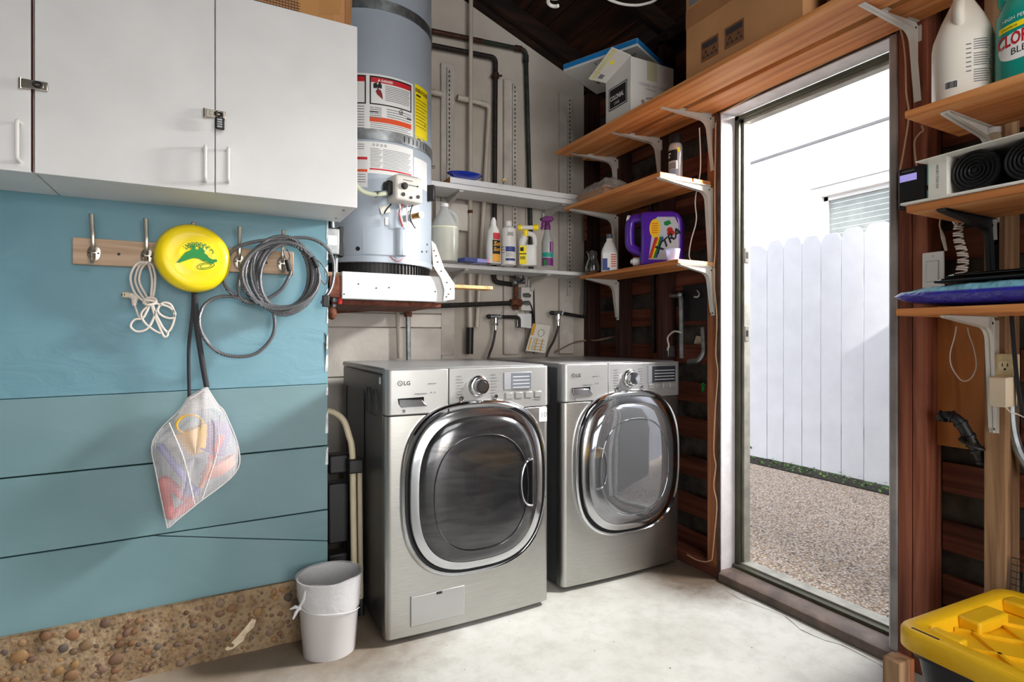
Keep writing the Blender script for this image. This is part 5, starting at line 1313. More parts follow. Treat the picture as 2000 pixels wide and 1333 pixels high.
# white drain-cleaner bottle with dark and orange label
p = spot(964, 512, ZW, .07)
bo = thing('drain_cleaner', 'white bottle with a black, orange and red label, behind the flat box', 'bottle', p)
MB().lathe([(.034, 0), (.037, .004), (.037, .07), (.034, .12), (.027, .17), (.020, .178), (.013, .195), (.012, .205)], 26).build('bottle_body', 'bottle_white', bo)
MB().lathe([(.015, .196), (.013, .218), (.006, .232), (0, .233)], 16).build('cap', 'bottle_white', bo)
lb_ = wrap(MB(), .0372, AC-.1, AC+1.1, .006, .115).build('label', 'black_ink', bo)
wrap(MB(), .036, AC-.0, AC+1.1, .118, .150, .0002).build('red_band', 'red_ink', lb_)
wrap(MB(), .0374, AC-.1, AC+1.1, .008, .045, .001).build('orange_band', 'orange_soft', lb_)
mb = MB()
wtext(mb, 'Soft', .030, .0376, AC+.02, .086, bold=.0008, italic=.2); wtext(mb, 'Scrub', .026, .0376, AC+.02, .060, bold=.0008, italic=.2); mb.build('lettering', 'orange_soft', lb_)
# white bottle with blue bands
p = spot(993, 517, ZW, .038)
bo = thing('white_bottle', 'round white bottle with two blue label bands in the middle of the shelf', 'bottle', p)
MB().lathe([(.036, 0), (.0395, .004), (.0395, .175), (.037, .186), (.024, .197), (.018, .200), (.016, .206)], 28).build('bottle_body', 'bottle_white', bo)
MB().lathe([(.0175, .204), (.0175, .224), (.016, .226), (0, .226)], 18).build('cap', 'bottle_white', bo)
lb_ = wrap(MB(), .0397, AC-.35, AC+1.0, .066, .092).build('blue_band', 'blue_ink', bo)
wrap(MB(), .0397, AC-.35, AC+1.0, .020, .032).build('blue_band', 'blue_ink', bo)
mb = MB()
for i in range(5): wrap(mb, .0398, AC-.05+.14*i, AC+.02+.14*i, .152, .166-.003*(i % 2), n=2)
mb.build('label_print', mat('soft_black', (70, 74, 76), .6), bo, kind='stuff')
mb = MB()
for i in range(3): wrap(mb, .0398, AC-.3, AC+.4+.2*(i % 2), .042+.007*i, .0445+.007*i)
for i in range(3): wrap(mb, .0398, AC-1.1, AC-.5, .06+.014*i, .064+.014*i)
wrap(mb, .0398, AC-.25, AC+.7, .148, .151); mb.build('small_print', 'grey_ink', bo, kind='stuff')
# hose-end sprayer bottle, yellow label
p = spot(1032, 518, ZW, .035)
bo = thing('hose_end_sprayer', 'white handled bottle with a yellow hose-end nozzle and yellow label', 'bottle', p, math.radians(-30))
MB().lathe([(.030, 0), (.033, .004), (.033, .095), (.030, .105)], 24, ex=3.2, sx=1.35, sy=.85).build('bottle_body', 'bottle_white', bo)
hp_ = [(-.040, 0, .10), (-.036, 0, .13), (-.022, 0, .155), (-.010, 0, .165), (.010, 0, .165), (.030, 0, .150), (.034, 0, .10)]
MB().tube(spl(hp_, 4), .0125, 10).build('handle', 'bottle_white', bo)
MB().tube(spl([(-.034, 0, .10), (-.028, 0, .125), (-.018, 0, .15)], 4), .018, 12).build('neck', 'bottle_white', bo)
MB().lathe([(.014, .150), (.016, .160), (.016, .182), (.012, .186)], 14, T((-.014, 0, 0))).build('collar', 'yellow', bo)
MB().cyl((-.040, 0, .198), (.034, 0, .198), .011, n=14).build('nozzle_tube', 'bottle_white', bo)
for x0, x1 in ((-.052, -.032), (.026, .052)): MB().cyl((x0, 0, .198), (x1, 0, .198), .0165, n=12).build('hose_coupling', 'yellow', bo)
lb_ = MB().box(-.0452, -.0095, -.0292, -.027, .006, .1).build('label', 'yellow_ink', bo)
mb = MB().box(-.042, -.024, -.0296, -.028, .072, .092).box(-.0453, -.0093, -.0295, -.027, .056, .061)
for i in range(4): mb.box(-.040+.0065*i, -.036+.0065*i, -.0296, -.028, .030, .046)
mb.build('label_print', 'black_ink', lb_, kind='stuff')
# purple trigger spray
p = spot(1069, 520, ZW, .032)
bo = thing('trigger_spray', 'clear spray bottle with a purple trigger head and teal label band', 'bottle', p, math.radians(-30))
AC = math.radians(-88)
MB().lathe([(.028, 0), (.031, .004), (.031, .125), (.026, .145), (.016, .18), (.0135, .195)], 26, sx=1.0, sy=.8).build('bottle_body', mat('grey_clear', (176, 178, 176), .2, alpha=.9), bo)
h_ = MB().lathe([(.0165, .193), (.0165, .215), (.014, .218), (.012, .236), (0, .238)], 18).build('trigger_collar', 'purple_ink', bo)
MB().prism([(-.030, -.011, .236), (-.028, -.011, .254), (-.010, -.011, .264), (.026, -.011, .262), (.034, -.011, .250), (.022, -.011, .236)], (0, .022, 0)).build('trigger_head', 'purple_ink', bo, bevel=.004)
MB().tube(spl([(-.020, 0, .238), (-.026, 0, .222), (-.024, 0, .208), (-.034, 0, .198)], 4), [.006]*13 if 0 else .0055, 8).build('trigger', 'purple_ink', bo)
MB().cyl((-.030, 0, .248), (-.038, 0, .248), .007, n=10).build('nozzle', 'black', bo)
lb_ = wrap(MB(), .0314, AC-1.0, AC+1.1, .048, .072, sy=.8).build('teal_band', 'teal_ink', bo)
wrap(MB(), .0314, AC+.35, AC+1.1, .074, .128, sy=.8).build('purple_band', 'purple_ink', bo); wrap(MB(), .0314, AC-1.0, AC+1.1, .004, .044, sy=.8).build('purple_band', 'purple_ink', bo)
wrap(MB(), .0316, AC-.7, AC-.2, .006, .034, .001, sy=.8).build('green_fruit_print', 'green_ink', bo)
mb = MB().text('awesome', .013, lambda x, y, c=0: Vector((.0326*math.cos(AC+.85-y/.031), .0326*math.sin(AC+.85-y/.031)*.8, .077+x))); mb.build('lettering', 'white_ink', bo)
AC = math.radians(-118)
# blue dish and a small block on the upper wall shelf
p = spot(908, 343, ZU1, .06)
ds_ = thing('blue_dish', 'shallow glossy blue dish on the upper white shelf', 'dish', p)
MB().lathe([(.001, .0), (.06, .001), (.09, .018), (.096, .021), (.094, .023), (.088, .020), (.06, .004), (.001, .004)], 36, sx=1.0, sy=.6).build('dish', mat('dish_blue', (22, 52, 168), .12, coat=.4), ds_, smooth=60)
p = spot(985, 352, ZU1, .02)
bl_ = thing('small_block', 'tiny yellowish block on the upper white shelf', 'block', p)
MB().box(-.014, .014, -.008, .008, 0, .010).build('block', mat('old_ivory', (206, 178, 124), .6), bl_, bevel=.002); MB().box(-.006, .008, -.005, .005, .010, .014).build('cap', 'old_ivory' if 0 else 'paper', bl_)
# ================================================================== ON THE BOWED SHELF
p = spot(1173, 529, ZW+.0, .03)
va_ = thing('glass_vase', 'clear glass carafe with a pinched waist beside the detergent carton', 'vase', (1.795, 2.45, ZW if 0 else ZL+.001))
m, t, b = newmat('clear_glass'); MT['glass'] = m
b.inputs['Base Color'].default_value = rgba((235, 240, 240)); b.inputs['Roughness'].default_value = .03; b.inputs['Transmission Weight'].default_value = 1; b.inputs['IOR'].default_value = 1.45
MB().lathe([(.034, 0), (.040, .006), (.041, .03), (.030, .062), (.022, .08), (.026, .098), (.036, .118), (.034, .118), (.024, .098), (.0195, .08), (.027, .062), (.038, .03), (.036, .009), (0, .007)], 30, cap=False).build('carafe', 'glass', va_, smooth=70)
MB().lathe([(0, 0), (.034, 0)], 30, cap=False).build('foot', 'glass', va_)
p = on_z(1207, 527, ZL)
bo = thing('detergent_bottle', 'white bottle with blue and orange print, tucked behind the purple jug', 'bottle', (1.845, 2.37, ZL), math.radians(-35))
MB().lathe([(.034, 0), (.038, .004), (.038, .10), (.034, .12), (.022, .15), (.014, .165), (.014, .18)], 24, ex=3, sx=1.15, sy=.7).build('bottle_body', 'bottle_white', bo)
MB().lathe([(.017, .178), (.016, .2), (.0, .202)], 16).build('cap', mat('cap_grey', (92, 94, 104), .4), bo)
lb_ = MB().box(-.036, .036, -.0285, -.026, .008, .1).build('label', 'white_ink', bo)
MB().box(-.036, -.012, -.029, -.0265, .012, .07).box(-.036, .0, -.0288, -.0265, .008, .022).build('blue_print', 'blue_ink', lb_)
mb = MB()
for i in range(6): mb.box(.006, .033, -.029, -.0265, .026+.012*i, .032+.012*i)
mb.build('orange_print', 'orange_ink', lb_, kind='stuff')
# purple detergent jug with a tap, lying label turned to the room
MT['jug_purple'] = mat('jug_purple', (84, 34, 160), .28, var=.02, coat=.4)
jc = Vector((1.905, 2.10, ZL+.001))
pj = thing('detergent_jug', 'big purple detergent jug with a white tap on the bowed shelf', 'jug', jc, math.radians(-52))
# side outline in local x (length) and z, handle hole towards -x
L_ = .142; th = .062
body = [(-.055, 0), (.135, 0), (.142, .012), (.142, .215), (.13, .25), (.09, .262), (-.02, .268), (-.06, .262), (-.055, .2), (-.052, .1), (-.055, .0)]
def slab(pts, t0): return MB().prism([(x, -t0, z) for x, z in pts], (0, 2*t0, 0))
slab([(-.052, 0), (.132, 0), (.142, .014), (.142, .21), (.128, .245), (.09, .258), (-.052, .266)], th).build('jug_body', 'jug_purple', pj, bevel=.024, seg=4)
MB().tube(bend([(-.04, 0, .245), (-.105, 0, .248), (-.118, 0, .205), (-.115, 0, .10), (-.04, 0, .07)], .03), [.024]*22 if 0 else .024, 14).build('handle', 'jug_purple', pj)
MB().cyl((-.115, 0, .245), (-.128, 0, .248), .019, n=16).build('vent_cap', 'bottle_white', pj)
slab([(-.06, 0), (-.03, 0), (-.03, .09), (-.06, .07)], .045).build('spout_shoulder', 'jug_purple', pj, bevel=.012)
MB().cyl((-.058, -.0, .030), (-.098, -.0, .030), .021, n=18).build('tap', 'bottle_white', pj)
MB().cyl((-.098, 0, .030), (-.110, 0, .034), .0135, .011, n=14).build('tap_button', 'bottle_white', pj)
MB().box(-.088, -.078, -.008, .008, .050, .054).build('tap_mark', 'red', pj)
lbx = MB().prism([(-.012, -th-.0006, .03), (.120, -th-.0006, .02), (.128, -th-.0006, .03), (.126, -th-.0006, .19), (.11, -th-.0006, .225), (.03, -th-.0006, .232), (.012, -th-.0006, .215)], (0, .0005, 0)).build('label', mat('label_silver', (190, 190, 196), .3), pj)
mb = MB()
cs_ = (('red', .0), ('orange_ink', .006), ('yellow_ink', .012), ('green_ink', .018), ('blue_ink', .026))
for k_, (c_, o_2) in enumerate(cs_):
    MB().prism([(-.012+o_2*1.2, -th-.0012, .035), (-.012+(o_2+.007)*1.2, -th-.0012, .035), (.020+(o_2+.007)*1.2, -th-.0012, .13), (.020+o_2*1.2, -th-.0012, .14)], (0, .0003, 0)).build('rainbow_stripe', c_, lbx)
MB().prism([(.018+.026*math.cos(q), -th-.0014, .178+.045*math.sin(q)) for q in [2*PI*i/24 for i in range(24)]], (0, .0006, 0)).build('yellow_oval', mat('oval_yellow', (246, 196, 30), .4), lbx)
mb = MB()
for i in range(5): mb.box(.004, .032, -th-.0018, -th-.0014, .155+.011*i, .159+.011*i)
mb.build('oval_print', 'orange_ink', lbx, kind='stuff')
mb = MB().text('XTRA', .060, lambda x, y, c=0: Vector((.030+x*.50-y*.28+x*.22, -th-.0018, .050+y*.85+x*.62)), bold=.002); mb.build('lettering', 'black_ink', lbx)
mb = MB()
for x, z, r_ in ((.088, .165, .013), (.098, .150, .012), (.085, .148, .010)):
    mb.prism([(x+r_*math.cos(q)*1.1, -th-.0013, z+r_*math.sin(q)) for q in [2*PI*i/10 for i in range(10)]], (0, .0004, 0))
mb.build('red_flower_print', 'red', lbx)
MB().prism([(.06, -th-.0012, .205), (.085, -th-.0012, .212), (.095, -th-.0012, .195), (.075, -th-.0012, .185), (.062, -th-.0012, .19)], (0, .0004, 0)).build('green_leaf_print', 'green_ink', lbx)
p = spot(1298, 517, ZL, .03)
cu = thing('measuring_cup', 'small translucent measuring cup in front of the purple jug', 'cup', (1.845, 1.905, ZL+.001))
MB().lathe([(.022, 0), (.024, .002), (.033, .055), (.0315, .055), (.0225, .004), (0, .003)], 28).build('cup', mat('cup_clear', (206, 206, 232), .15, alpha=.5), cu)
# ================================================================== ON THE PINE SHELF
p = spot(1338, 334, ZM, .033)
sc = thing('spray_can', 'white and black aerosol can with a black lid beside the door', 'spray can', (1.90, 1.945, ZM+.001))
MB().lathe([(.030, 0), (.032, .003), (.032, .165), (.029, .178), (.024, .186)], 28).build('can_body', mat('can_white', (206, 206, 208), .25, .4), sc)
MB().lathe([(.027, .184), (.0275, .222), (.024, .230), (0, .231)], 24).build('lid', 'black', sc)
A_2 = math.radians(-140)
lb_ = wrap(MB(), .0322, A_2-1.2, A_2+.35, .10, .15).build('black_panel', 'black_ink', sc)
wrap(MB(), .0322, A_2-1.2, A_2+.5, .02, .06).build('blue_panel', mat('pale_blue_ink', (130, 150, 176), .5), sc)
wrap(MB(), .0322, A_2+.35, A_2+.75, .140, .160).build('yellow_mark', 'yellow_ink', sc)
mb = wrap(MB(), .0324, A_2-1.1, A_2-.6, .132, .137); wrap(mb, .0324, A_2-1.1, A_2-.8, .115, .126); mb.build('label_print', 'white_ink', lb_, kind='stuff')
mb = MB()
for i in range(4): wrap(mb, .0322, A_2-.9, A_2+.1, .065+.007*i, .068+.007*i)
mb.build('small_print', 'black_ink', sc, kind='stuff')
tr = thing('wooden_tray', 'shallow pale wooden tray inside a clear plastic bag on the pine shelf', 'tray', (1.80, 2.375, ZM+.001))
MT['tray_wood'] = wood('tray_wood', [(150, 112, 84), (172, 134, 104), (188, 152, 124)], 'y', 20)
for x0, x1, y0, y1, z1 in ((-.075, .13, -.12, -.105, .05), (-.075, .13, .105, .12, .05), (-.075, -.06, -.105, .105, .05), (.115, .13, -.105, .105, .05), (-.06, .115, -.105, .105, .01)):
    MB().box(x0, x1, y0, y1, 0, z1).build('tray_side', 'tray_wood', tr, bevel=.002)
m, t, b = newmat('crinkled_film'); MT['film'] = m
b.inputs['Base Color'].default_value = rgba((214, 206, 200)); b.inputs['Roughness'].default_value = .15; b.inputs['Alpha'].default_value = .5
v = coords(t); n = N(t, 'ShaderNodeTexNoise', i_Scale=22, i_Detail=6, i_Distortion=2.5); t.links.new(v, n.inputs[0]); bumpnode(t, b, n.outputs[0], 1.0, .03)
pb = thing('plastic_bag', 'crumpled clear plastic bag slumped over the wooden tray', 'bag', (1.80, 2.375, ZM+.052))
rr = random.Random(21)
hts = [[rr.uniform(.0, 1) for _ in range(13)] for _ in range(11)]
def film(u, w_):
    i, j = int(round(u*12)), int(round(w_*10)); e = min(1, 3.2*min(u, 1-u, w_, 1-w_)*2)
    h = (.018+.07*hts[j][i]*(.6+.6*u))*e
    return Vector((-.088+.235*u+.008*(hts[j][i]-.5), -.135+.27*w_+.012*(hts[j][12-i]-.5), h-.018*(1-e)))
o = MB().grid(film, 12, 10).build('film', 'film', pb, smooth=80)
sd_ = o.modifiers.new('soft', 'SUBSURF'); sd_.levels = 1; sd_.render_levels = 1
# ================================================================== ON THE TOP SHELF
cbx = thing('coffee_box', 'white coffee carton with a black printed panel and raised flap on the top shelf', 'box')
x0, x1, y0, y1, zb_2, zt_ = 1.66, 1.92, 1.977, 2.161, 2.128, 2.372
MB().prism([(x0, y0, zsh(x0)+.0195), (x1, y0, zsh(x1)+.0195), (x1, y0, zt_), (x0, y0, zt_)], (0, y1-y0, 0)).build('carton', 'box_white', cbx, bevel=.002)
flp = MB().prism([(x0, y0, zt_), (x0, y1, zt_-.05), (x0-.08, y1+.03, zt_-.035), (x0-.085, y0+.03, zt_+.03)], (0.001, 0, .003)).build('flap', 'box_white', cbx)
fl_c = lambda u, w_: Vector((x0, y0, zt_)).lerp(Vector((x0, y1, zt_-.05)), u).lerp(Vector((x0-.085, y0+.03, zt_+.03)).lerp(Vector((x0-.08, y1+.03, zt_-.035)), u), w_)+Vector((-.0008, 0, -.0012))
MB().quad(fl_c(0, .72), fl_c(1, .72), fl_c(1, .92), fl_c(0, .92)).build('tape', mat('old_tape', (206, 200, 150), .4), flp)
MB().quad(fl_c(.25, .5), fl_c(.36, .42), fl_c(.44, .52), fl_c(.33, .62)).build('yellow_label', 'yellow_ink', flp)
MB().quad(fl_c(.76, .35), fl_c(.9, .35), fl_c(.9, .6), fl_c(.76, .6)).build('grey_label', 'grey_ink', flp)
MB().quad(fl_c(.72, .7), fl_c(.76, .7), fl_c(.76, .95), fl_c(.72, .95)).build('stamp_print', 'orange_ink', flp)
pn = MB(); rect_x(pn, y0+.025, y1-.025, zb_2+.045, zb_2+.150, x0-.0008); pn = pn.build('black_panel', 'black_ink', cbx)
mb = MB()
for (a, b2, c2_, d2_) in ((y0+.03, y1-.03, zb_2+.050, zb_2+.053), (y0+.03, y1-.03, zb_2+.142, zb_2+.145), (y0+.03, y0+.033, zb_2+.05, zb_2+.145), (y1-.033, y1-.03, zb_2+.05, zb_2+.145)): rect_x(mb, a, b2, c2_, d2_, x0-.0014)
mb.text('COLONIAL', .030, lambda x, y, c=0: Vector((x0-.0016, y1-.036-x, zb_2+.088+y)), squeeze=.66, bold=.0006)
mb.text('COFFEE', .016, lambda x, y, c=0: Vector((x0-.0016, y1-.066-x, zb_2+.064+y)), squeeze=.7)
mb.build('lettering', 'white_ink', pn)
mb = MB().text('COLONIAL WEST COFFEE', .0165, at_y(x0+.045, y0-.0012, zb_2+.125), squeeze=.88).text('POUND BAGS', .0105, at_y(x0+.085, y0-.0012, zb_2+.108))
mb.prism([(x0+.11+.03*a, y0-.0006, zb_2+.07+.02*c) for a, c in ((-.8, .0), (.9, .6), (1, .4), (-.6, -.3))], (0, -.0004, 0))
mb.lathe([(.010, 0), (.010, .0006)], 12, T((x0+.07, y0-.0003, zb_2+.05)) @ R(PI/2, 'X'))
mb.lathe([(.010, 0), (.010, .0006)], 12, T((x0+.12, y0-.0003, zb_2+.04)) @ R(PI/2, 'X'))
mb.build('faded_print', mat('faded_ink', (150, 136, 128), .7), cbx)
MB().box(x0+.095, x0+.155, y0-.0008, y0, zt_-.09, zt_).build('tape', mat('old_tape2', (190, 184, 150), .4), cbx)
gz = 2.395
q1_, q2_, q3_ = on_z(1245, 101, gz), on_z(1115, 146, gz), on_z(1337, 106, gz)
gb = thing('game_box', 'flat blue and white game box resting on the coffee carton', 'box', (0, 0, 0))
# square box: near corner q1, long edge towards q2, other edge towards q3
e1 = (q2_-q1_); e2 = (q3_-q1_); e1.z = e2.z = 0
e2 = e2-e1*(e2.dot(e1)/e1.dot(e1)); e2 = e2.normalized()*.33; e1 = e1.normalized()*.40
q1_.z = zt_+.051
cr = [q1_, q1_+e2, q1_+e2+e1, q1_+e1]
MB().prism(cr, (0, 0, .036)).build('box_tray', mat('game_white', (206, 206, 204), .5), gb, bevel=.001)
nrm = lambda v_: v_.normalized()
mb = MB()
for a, c in ((cr[0], cr[1]), (cr[3], cr[0])):
    out = Vector(((c-a).y, -(c-a).x, 0)).normalized()*.0012
    mb.quad(a+out+Vector((0, 0, .010)), c+out+Vector((0, 0, .010)), c+out+Vector((0, 0, .034)), a+out+Vector((0, 0, .034)))
mb.build('blue_edge', mat('game_blue', (28, 120, 186), .45), gb)
mb = MB(); rr = random.Random(4)
for i in range(26):
    u_, w_ = rr.uniform(.05, .9), rr.uniform(.05, .9); c = q1_+e2*u_+e1*w_+Vector((0, 0, -.0008)); s2 = rr.uniform(.008, .022)
    mb.add([c-e2.normalized()*s2, c+e1.normalized()*s2*.5, c+e2.normalized()*s2, c-e1.normalized()*s2*.5], [(0, 1, 2, 3)])
mb.build('picture_print', 'grey_ink', gb, kind='stuff')
kb = thing('moving_carton', 'large brown cardboard carton with recycling marks on the top shelf', 'box')
kx0, ky0, ky1, kz0, kz1 = 1.685, 1.155, 1.667, 2.127, 2.62
MB().prism([(kx0, ky0, zsh(kx0)+.0195), (2.0, ky0, zsh(2.0)+.0195), (2.0, ky0, kz1), (kx0, ky0, kz1)], (0, ky1-ky0, 0)).build('carton', 'cardboard', kb, bevel=.003)
MB().box(kx0-.0008, kx0, ky0, ky1, kz0+.215, kz0+.29).build('flap_band', 'cardboard_dark', kb)
for ya in (1.50, 1.385):
    mk = MB(); rect_x(mk, ya, ya+.085, kz0+.045, kz0+.125, kx0-.0012); mk = mk.build('print_block', mat('print_brown', (128, 84, 52), .8), kb)
    mb = MB()
    for cy_ in (ya+.022, ya+.062):
        for i in range(3):
            q = PI/2+2*PI*i/3
            c_ = Vector((kx0-.0018, cy_-.012*math.cos(q), kz0+.068+.012*math.sin(q)))
            mb.add([c_+Vector((0, -.009*math.cos(q+s3), .009*math.sin(q+s3))) for s3 in (0, 2.2, 4.1)], [(0, 1, 2)])
    rect_x(mb, ya+.006, ya+.079, kz0+.094, kz0+.116, kx0-.0018); mb.build('recycling_mark', mat('print_navy', (60, 52, 52), .8), mk)
rc = MB(); rect_x(rc, 1.60, 1.648, kz0+.30, kz0+.36, kx0-.0012); rc.build('corner_print', 'grey_ink', kb)
dkb = thing('dark_carton', 'dark brown carton beyond the large cardboard one on the top shelf', 'box')
MB().prism([(1.72, .72, zsh(1.72)+.0195), (1.98, .72, zsh(1.98)+.0195), (1.98, .72, 2.62), (1.72, .72, 2.62)], (0, .38, 0)).build('carton', mat('carton_dark', (84, 54, 38), .8), dkb, bevel=.003)
# ceiling: spiral lamp and white cable
la = thing('spiral_lamp', 'white spiral lamp hanging under the dark roof', 'lamp')
c = on_y(1081, 2, 1.75)
MB().tube([c+Vector((.020*math.cos(a*.9), .020*math.sin(a*.9), .0045*a*.9-.012)) for a in [i*.35 for i in range(60)]], .0065, 8).build('spiral_tube', 'white_plastic', la)
MB().lathe([(.026, .09), (.026, .12), (.018, .15), (.0, .151)], 18, T(c)).build('lamp_base', 'white_plastic', la)
zc = roof_z(c.x)
MB().cyl(c+Vector((0, 0, .14)), (c.x, c.y, zc+.06), .004, n=8).build('lamp_flex', 'black', la)
cb2 = thing('roof_cable', 'white cable sagging in an arc under the dark roof', 'cable')
yq = 1.9
arc = [on_y(1150, -45, yq), on_y(1180, -8, yq), on_y(1205, 5, yq), on_y(1232, 10, yq), on_y(1258, 8, yq), on_y(1285, -4, yq), on_y(1310, -45, yq)]
MB().tube(spl(arc, 6), .0055, 8).build('cable_run', 'white_plastic', cb2)
# ================================================================== DOOR WALL: CORDS AND PIPES
XS = WX-.012
def cord(name, label, pts, r, mt='cord_white'):
    t = thing(name, label, 'cord'); MB().tube(spl(pts, 8), r, 7).build('cord_run', mt, t); return t
MT['cord_tan'] = mat('cord_tan', (206, 168, 130), .5)
cord('bell_wire', 'thin pinkish wire stapled down the fir stud beside the door', [on_x(*p, XS) for p in ((1398, 240), (1396, 380), (1397, 480), (1394, 540), (1400, 620), (1398, 690), (1402, 730), (1397, 800), (1394, 880), (1398, 910), (1394, 950), (1400, 985), (1396, 1040), (1391, 1092))], .0028, 'cord_tan')
cord('floor_wire', 'tan wire end curling along the sole plate by the dryer', [on_x(*p, XS-.004) for p in ((1391, 1094), (1378, 1098), (1360, 1094), (1342, 1084))], .0026, 'cord_tan')
cord('lamp_cord', 'white cord hanging in a curve between the two pine shelves', [on_x(*p, 1.97) for p in ((1366, 250), (1368, 330), (1358, 390), (1360, 430), (1350, 470), (1346, 500), (1352, 512))], .0028)
XP = 2.07
gpp = thing('grey_conduit', 'grey steel conduit bridging two uprights on the dark door wall', 'pipe')
MB().tube(bend([on_x(1303, 690, XP), on_x(1297, 578, XP), on_x(1330, 578, XP), on_x(1331, 700, XP)], .02), .0115, 10).build('conduit', 'galv', gpp)
for px in (1306, 1328):
    c = on_x(px, 576, XP); MB().sphere(c, .016, 10, 7).build('elbow', 'galv', gpp)
up_ = thing('dark_riser', 'dark steel riser pipe left of the grey conduit', 'pipe')
MB().tube([on_x(1277, 690, XP), on_x(1276, 500, XP), on_x(1270, 380, XP)], .013, 10).build('riser', 'iron', up_)
cord('appliance_cord', 'short white cable looping out of the conduit box', [on_x(*p, 2.05) for p in ((1330, 650), (1316, 648), (1304, 660), (1306, 676), (1300, 690))], .0048)
bxo = thing('conduit_box', 'small grey outlet box behind the dryer top', 'electrical box')
p, q = on_x(1292, 676, 2.05), on_x(1305, 690, 2.05)
MB().box(2.05, 2.10, q.y, p.y, q.z-.02, p.z).build('box', 'galv', bxo, bevel=.003); MB().box(2.047, 2.05, q.y+.005, p.y-.005, q.z-.015, p.z-.004).build('cover', 'nickel', bxo)
vp = thing('vent_pipe', 'grey pipe bending down to the floor behind the dryer', 'pipe')
MB().tube(bend([on_x(1374, 640, XP), on_x(1376, 690, XP), on_x(1365, 705, XP), on_x(1345, 708, XP)], .02), .014, 10).build('pipe_run', 'galv', vp)
gt_ = thing('green_tie', 'bright green plastic twist tie hanging beside the fir stud', 'tie')
c0 = on_x(1374, 748, XS+.06)
for k in range(3):
    MB().tube(spl([c0+Vector((.003*k, .004*k, 0)), c0+Vector((0, .012-.01*k, -.012)), c0+Vector((.0, -.006+.008*k, -.026)), c0+Vector((0, .01-.004*k, -.044))], 5), .0028, 6).build('strand', 'green_ink', gt_)
hk_ = thing('wall_hook', 'small pale plastic hook on the dark patch above the conduit', 'hook')
MB().tube(spl([on_x(1362, 568, 2.095), on_x(1366, 574, 2.09), on_x(1363, 580, 2.085), on_x(1356, 580, 2.085)], 5), .004, 7).build('hook', 'paper', hk_)
jp = thing('corner_pipe', 'rusty upright pipe in the plaster corner', 'pipe')
MB().tube([W(1144, 470, .06), W(1143, 380, .06)], .011, 10).build('pipe_run', 'rust', jp)
# ================================================================== SHELVES AND THINGS RIGHT OF THE DOOR
SX0 = 1.70
def near_shelf(label, z, y1, mt, bk, bz=0):
    t = thing('side_shelf', label, 'shelf')
    for x0, x1 in ((SX0, SX0+.15), (SX0+.153, SX0+.30)): MB().box(x0, x1, .05, y1, z-.02, z).build('board', mt, t, bevel=.002)
    if bk: add_bracket(t, *BK[bk], T((WX-.001, .782, z-.021)))
    return t
Z1, Z2, Z3 = 1.727, 1.462, 1.176
near_shelf('topmost pine shelf right of the door, under the bleach jugs', Z1, .862, 'shelf_wood', 'near')
near_shelf('middle pine shelf right of the door, under the carton of rolls', Z2, .858, 'shelf_wood', 'blk')
near_shelf('lowest pine shelf right of the door, over the power outlet', Z3, .885, 'shelf_wood', 'near')
# white bleach jug, back label to the room
jb = thing('bleach_jug', 'cream white gallon jug with a printed back label on the topmost side shelf', 'jug', (1.832, .782, Z1+.001), math.radians(-58))
def jugprof(r): return [(r*.86, 0), (r*.97, .006), (r, .02), (r, .178), (r*.96, .198), (r*.72, .243), (r*.45, .283), (r*.3, .305), (r*.26, .325)]
def jug(t, mt, cap, r, ha):
    b_ = MB().lathe(jugprof(r), 40, ex=2.7).build('jug_body', mt, t, smooth=60)
    c, q = math.cos(ha), math.sin(ha)
    MB().tube(bend([(.044*c, .044*q, .205), (.064*c, .064*q, .245), (.036*c, .036*q, .305), (0, 0, .312)], .02), .0135, 12).build('handle', mt, t)
    MB().lathe([(.024, .318), (.024, .342), (.022, .344), (0, .344)], 20).build('cap', cap, t); return b_
def jface(r, off):
    """wraps flat print onto the front of a jug"""
    return lambda x, z, c=0: Vector((x, -(max(0, r**2.7-abs(x)**2.7))**(1/2.7)-off, z))
def strip(f, x0, x1, lo, hi, n=16):
    return MB().grid(lambda u, w_: f(x0+(x1-x0)*u, lo(x0+(x1-x0)*u)*(1-w_)+hi(x0+(x1-x0)*u)*w_), n, 4)
RW, RT = .067, .075
jug(jb, mat('jug_cream', (226, 220, 208), .4, var=.01), 'bottle_white', RW, math.radians(255))
fw_ = jface(RW, .0006)
def pbar(mb, x0, x1, z0, z1, f=fw_): return mb.grid(lambda u, w_: f(x0+(x1-x0)*u, z0+(z1-z0)*w_), 3, 1)
mb = MB(); rr = random.Random(8)
for i in range(19):
    if i in (5, 12): continue
    z = .160-.0062*i; pbar(mb, .014, .058-.012*rr.random(), z, z+.0024)
for i in range(7): pbar(mb, -.002, .009, .150-.012*i, .153-.012*i)
mb.build('small_print', 'grey_ink', jb, kind='stuff')
bp_ = pbar(MB(), -.047, -.019, .040, .064).build('barcode_panel', 'white_paint', jb)
mb = MB(); x = -.045; f2_ = jface(RW, .0011)
while x < -.022:
    wdt = rr.choice([.0008, .0012, .002]); pbar(mb, x, x+wdt, .043, .061, f2_); x += wdt+rr.choice([.0007, .001])
mb.build('barcode', 'black_ink', bp_, kind='stuff')
